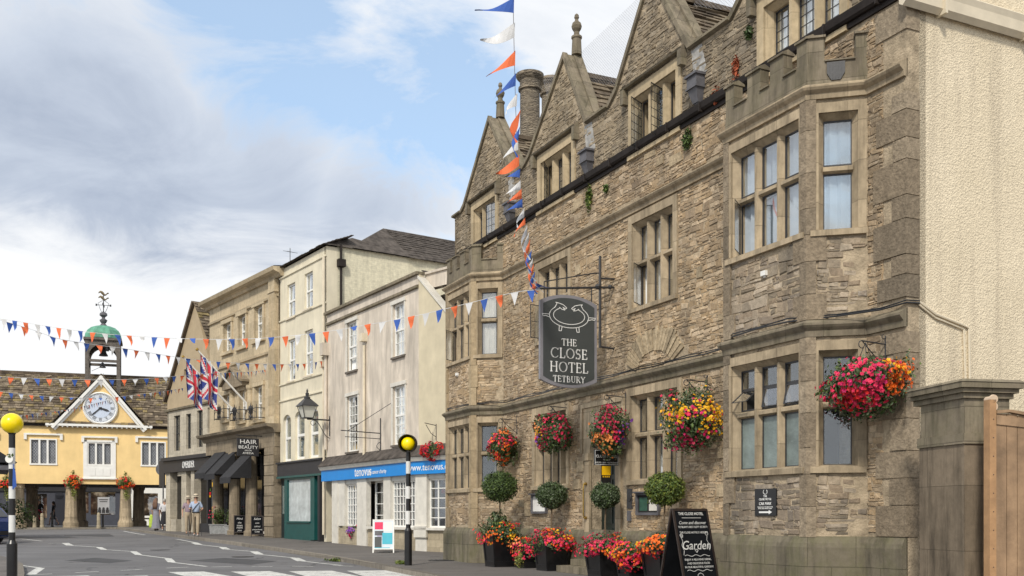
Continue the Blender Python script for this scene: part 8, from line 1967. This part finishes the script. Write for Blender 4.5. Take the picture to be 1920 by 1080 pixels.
# ================================================================= CAR, KIOSK AT THE LEFT EDGE
CARB = plain('car_blue', (.012, .05, .20), .22, .1, 2, 0, spec=.7); CARG = plain('car_glass', (.01, .012, .015), .06, .1, 2, 0); TYRE = plain('tyre', (.015, .015, .015), .9, .1, 3, .1); LAMP = plain('tail_lamp', (.55, .01, .01), .2, .2, 4, 0); RIM = plain('alloy', (.45, .45, .47), .35, .1, 4, 0, metal=.8)
cp_ = ground(14, 1021, RH); car = thing('blue_car', 'dark blue hatchback at the left edge with its red tail lamp showing', 'car', (cp_.x - .35, cp_.y + .2, cp_.z), R(-8))
prof = [(0, .32), (-.03, .55), (-.02, .85), (-.12, 1.0), (-.45, 1.36), (-.75, 1.44), (-1.9, 1.46), (-2.5, 1.36), (-3.1, 1.0), (-3.9, .88), (-4.2, .70), (-4.22, .35), (-3.9, .22), (-.3, .22)]
def loft(prof, ws):
    mb = MB(); n = len(prof); m = len(ws); vs = []
    for (y, sc2, zc2) in ws:
        for x, z in prof: vs.append((x * 1.0 if sc2 == 1 else x + (-2.1 - x) * (1 - sc2), y, zc2 + (z - zc2) * sc2 if z > zc2 else z))
    fs = [(i * n + k, i * n + (k + 1) % n, (i + 1) * n + (k + 1) % n, (i + 1) * n + k) for i in range(m - 1) for k in range(n)] + [tuple(range(n)), tuple(reversed(range((m - 1) * n, m * n)))]
    mb.add(vs, fs); return mb
mb = loft(prof, [(-.88, .90, .9), (-.84, .96, .9), (-.70, 1, .9), (.70, 1, .9), (.84, .96, .9), (.88, .90, .9)]); bd = mb.build('body', CARB, car)
mb = MB()
for s_ in (-1, 1):
    mb.add([(-.55, s_ * .865, 1.0), (-.75, s_ * .85, 1.30), (-1.9, s_ * .85, 1.33), (-2.9, s_ * .865, 1.0)], [(0, 1, 2, 3)])
mb.add([(-.125, -.62, 1.03), (-.125, .62, 1.03), (-.43, .55, 1.355), (-.43, -.55, 1.355)], [(0, 1, 2, 3)]); o_ = mb.build('window', CARG, car, recalc=False)
for v in o_.data.vertices: v.co.x += .012 if abs(v.co.y) < .7 else 0; v.co.y *= 1.012
for s_ in (-1, 1):
    mb = MB(); mb.hull8([(-.30, s_ * .86, .82), (.00, s_ * .60, .80), (-.30, s_ * .905, .82), (.03, s_ * .84, .80), (-.34, s_ * .84, 1.0), (-.06, s_ * .60, .98), (-.34, s_ * .90, 1.0), (-.04, s_ * .82, .98)]); mb.build('tail_lamp', LAMP, car)
for x in (-.78, -3.35):
    for s_ in (-1, 1):
        mb = MB(); mb.lathe((x, s_ * .80, .32), [(.2, -.1), (.30, -.1), (.33, -.06), (.33, .06), (.30, .1), (.2, .1)], 24, axis=Matrix.Rotation(R(90), 3, 'X')); wh = mb.build('wheel', TYRE, car)
        mb = MB(); mb.lathe((x, s_ * .80, .32), [(.21, -.09), (.21, .09)], 20, axis=Matrix.Rotation(R(90), 3, 'X')); mb.build('rim', RIM, wh)
mb = MB(); mb.box(-.2, .05, -.8, .8, .35, .5); mb.build('bumper', CHARC, car)
kp_ = at(14, 968, 42); ks = thing('brick_kiosk', 'red brick shop with a dark projecting awning at the far left edge', 'shop', (kp_.x, kp_.y, .25), R(27))
mb = MB(); mb.box(-6, -.5, 0, 4, -.3, 3.0); mb.build('wall', ashlar('red_brick', (.28, .09, .06), .23, .075, .3, .4, .2), ks)
mb = MB(); z1 = CZ + (HY - 849) * 42 / F - .25; mb.hull8([(-6, -1.2, z1 - .55), (.35, -1.2, z1 - .45), (-6, 4, z1 - .55), (.1, 4, z1 - .45), (-6, -1.2, z1 + .35), (-.5, -1.2, z1 + .12), (-6, 4, z1 + .35), (-.5, 4, z1 + .12)]); mb.build('awning', AWN, ks)
mb = MB(); mb.box(-6, .05, -1.1, 3.9, z1 - .75, z1 - .56); mb.build('awning_soffit', LEAD, ks)
hd = thing('box_hedge', 'small dark green hedge behind the blue car at the left edge', 'hedge', (kp_.x - 1.6, 46, .3), 0); mb = MB(); leafcloud(mb, (0, 0, .95), (1.0, .6, .75), 900, .07, random.Random(5), (0, 1), shell=.4); mb.build('foliage', [LEAF, LEAF2], hd, recalc=False)
# one sheet of distant low ground beyond the hall
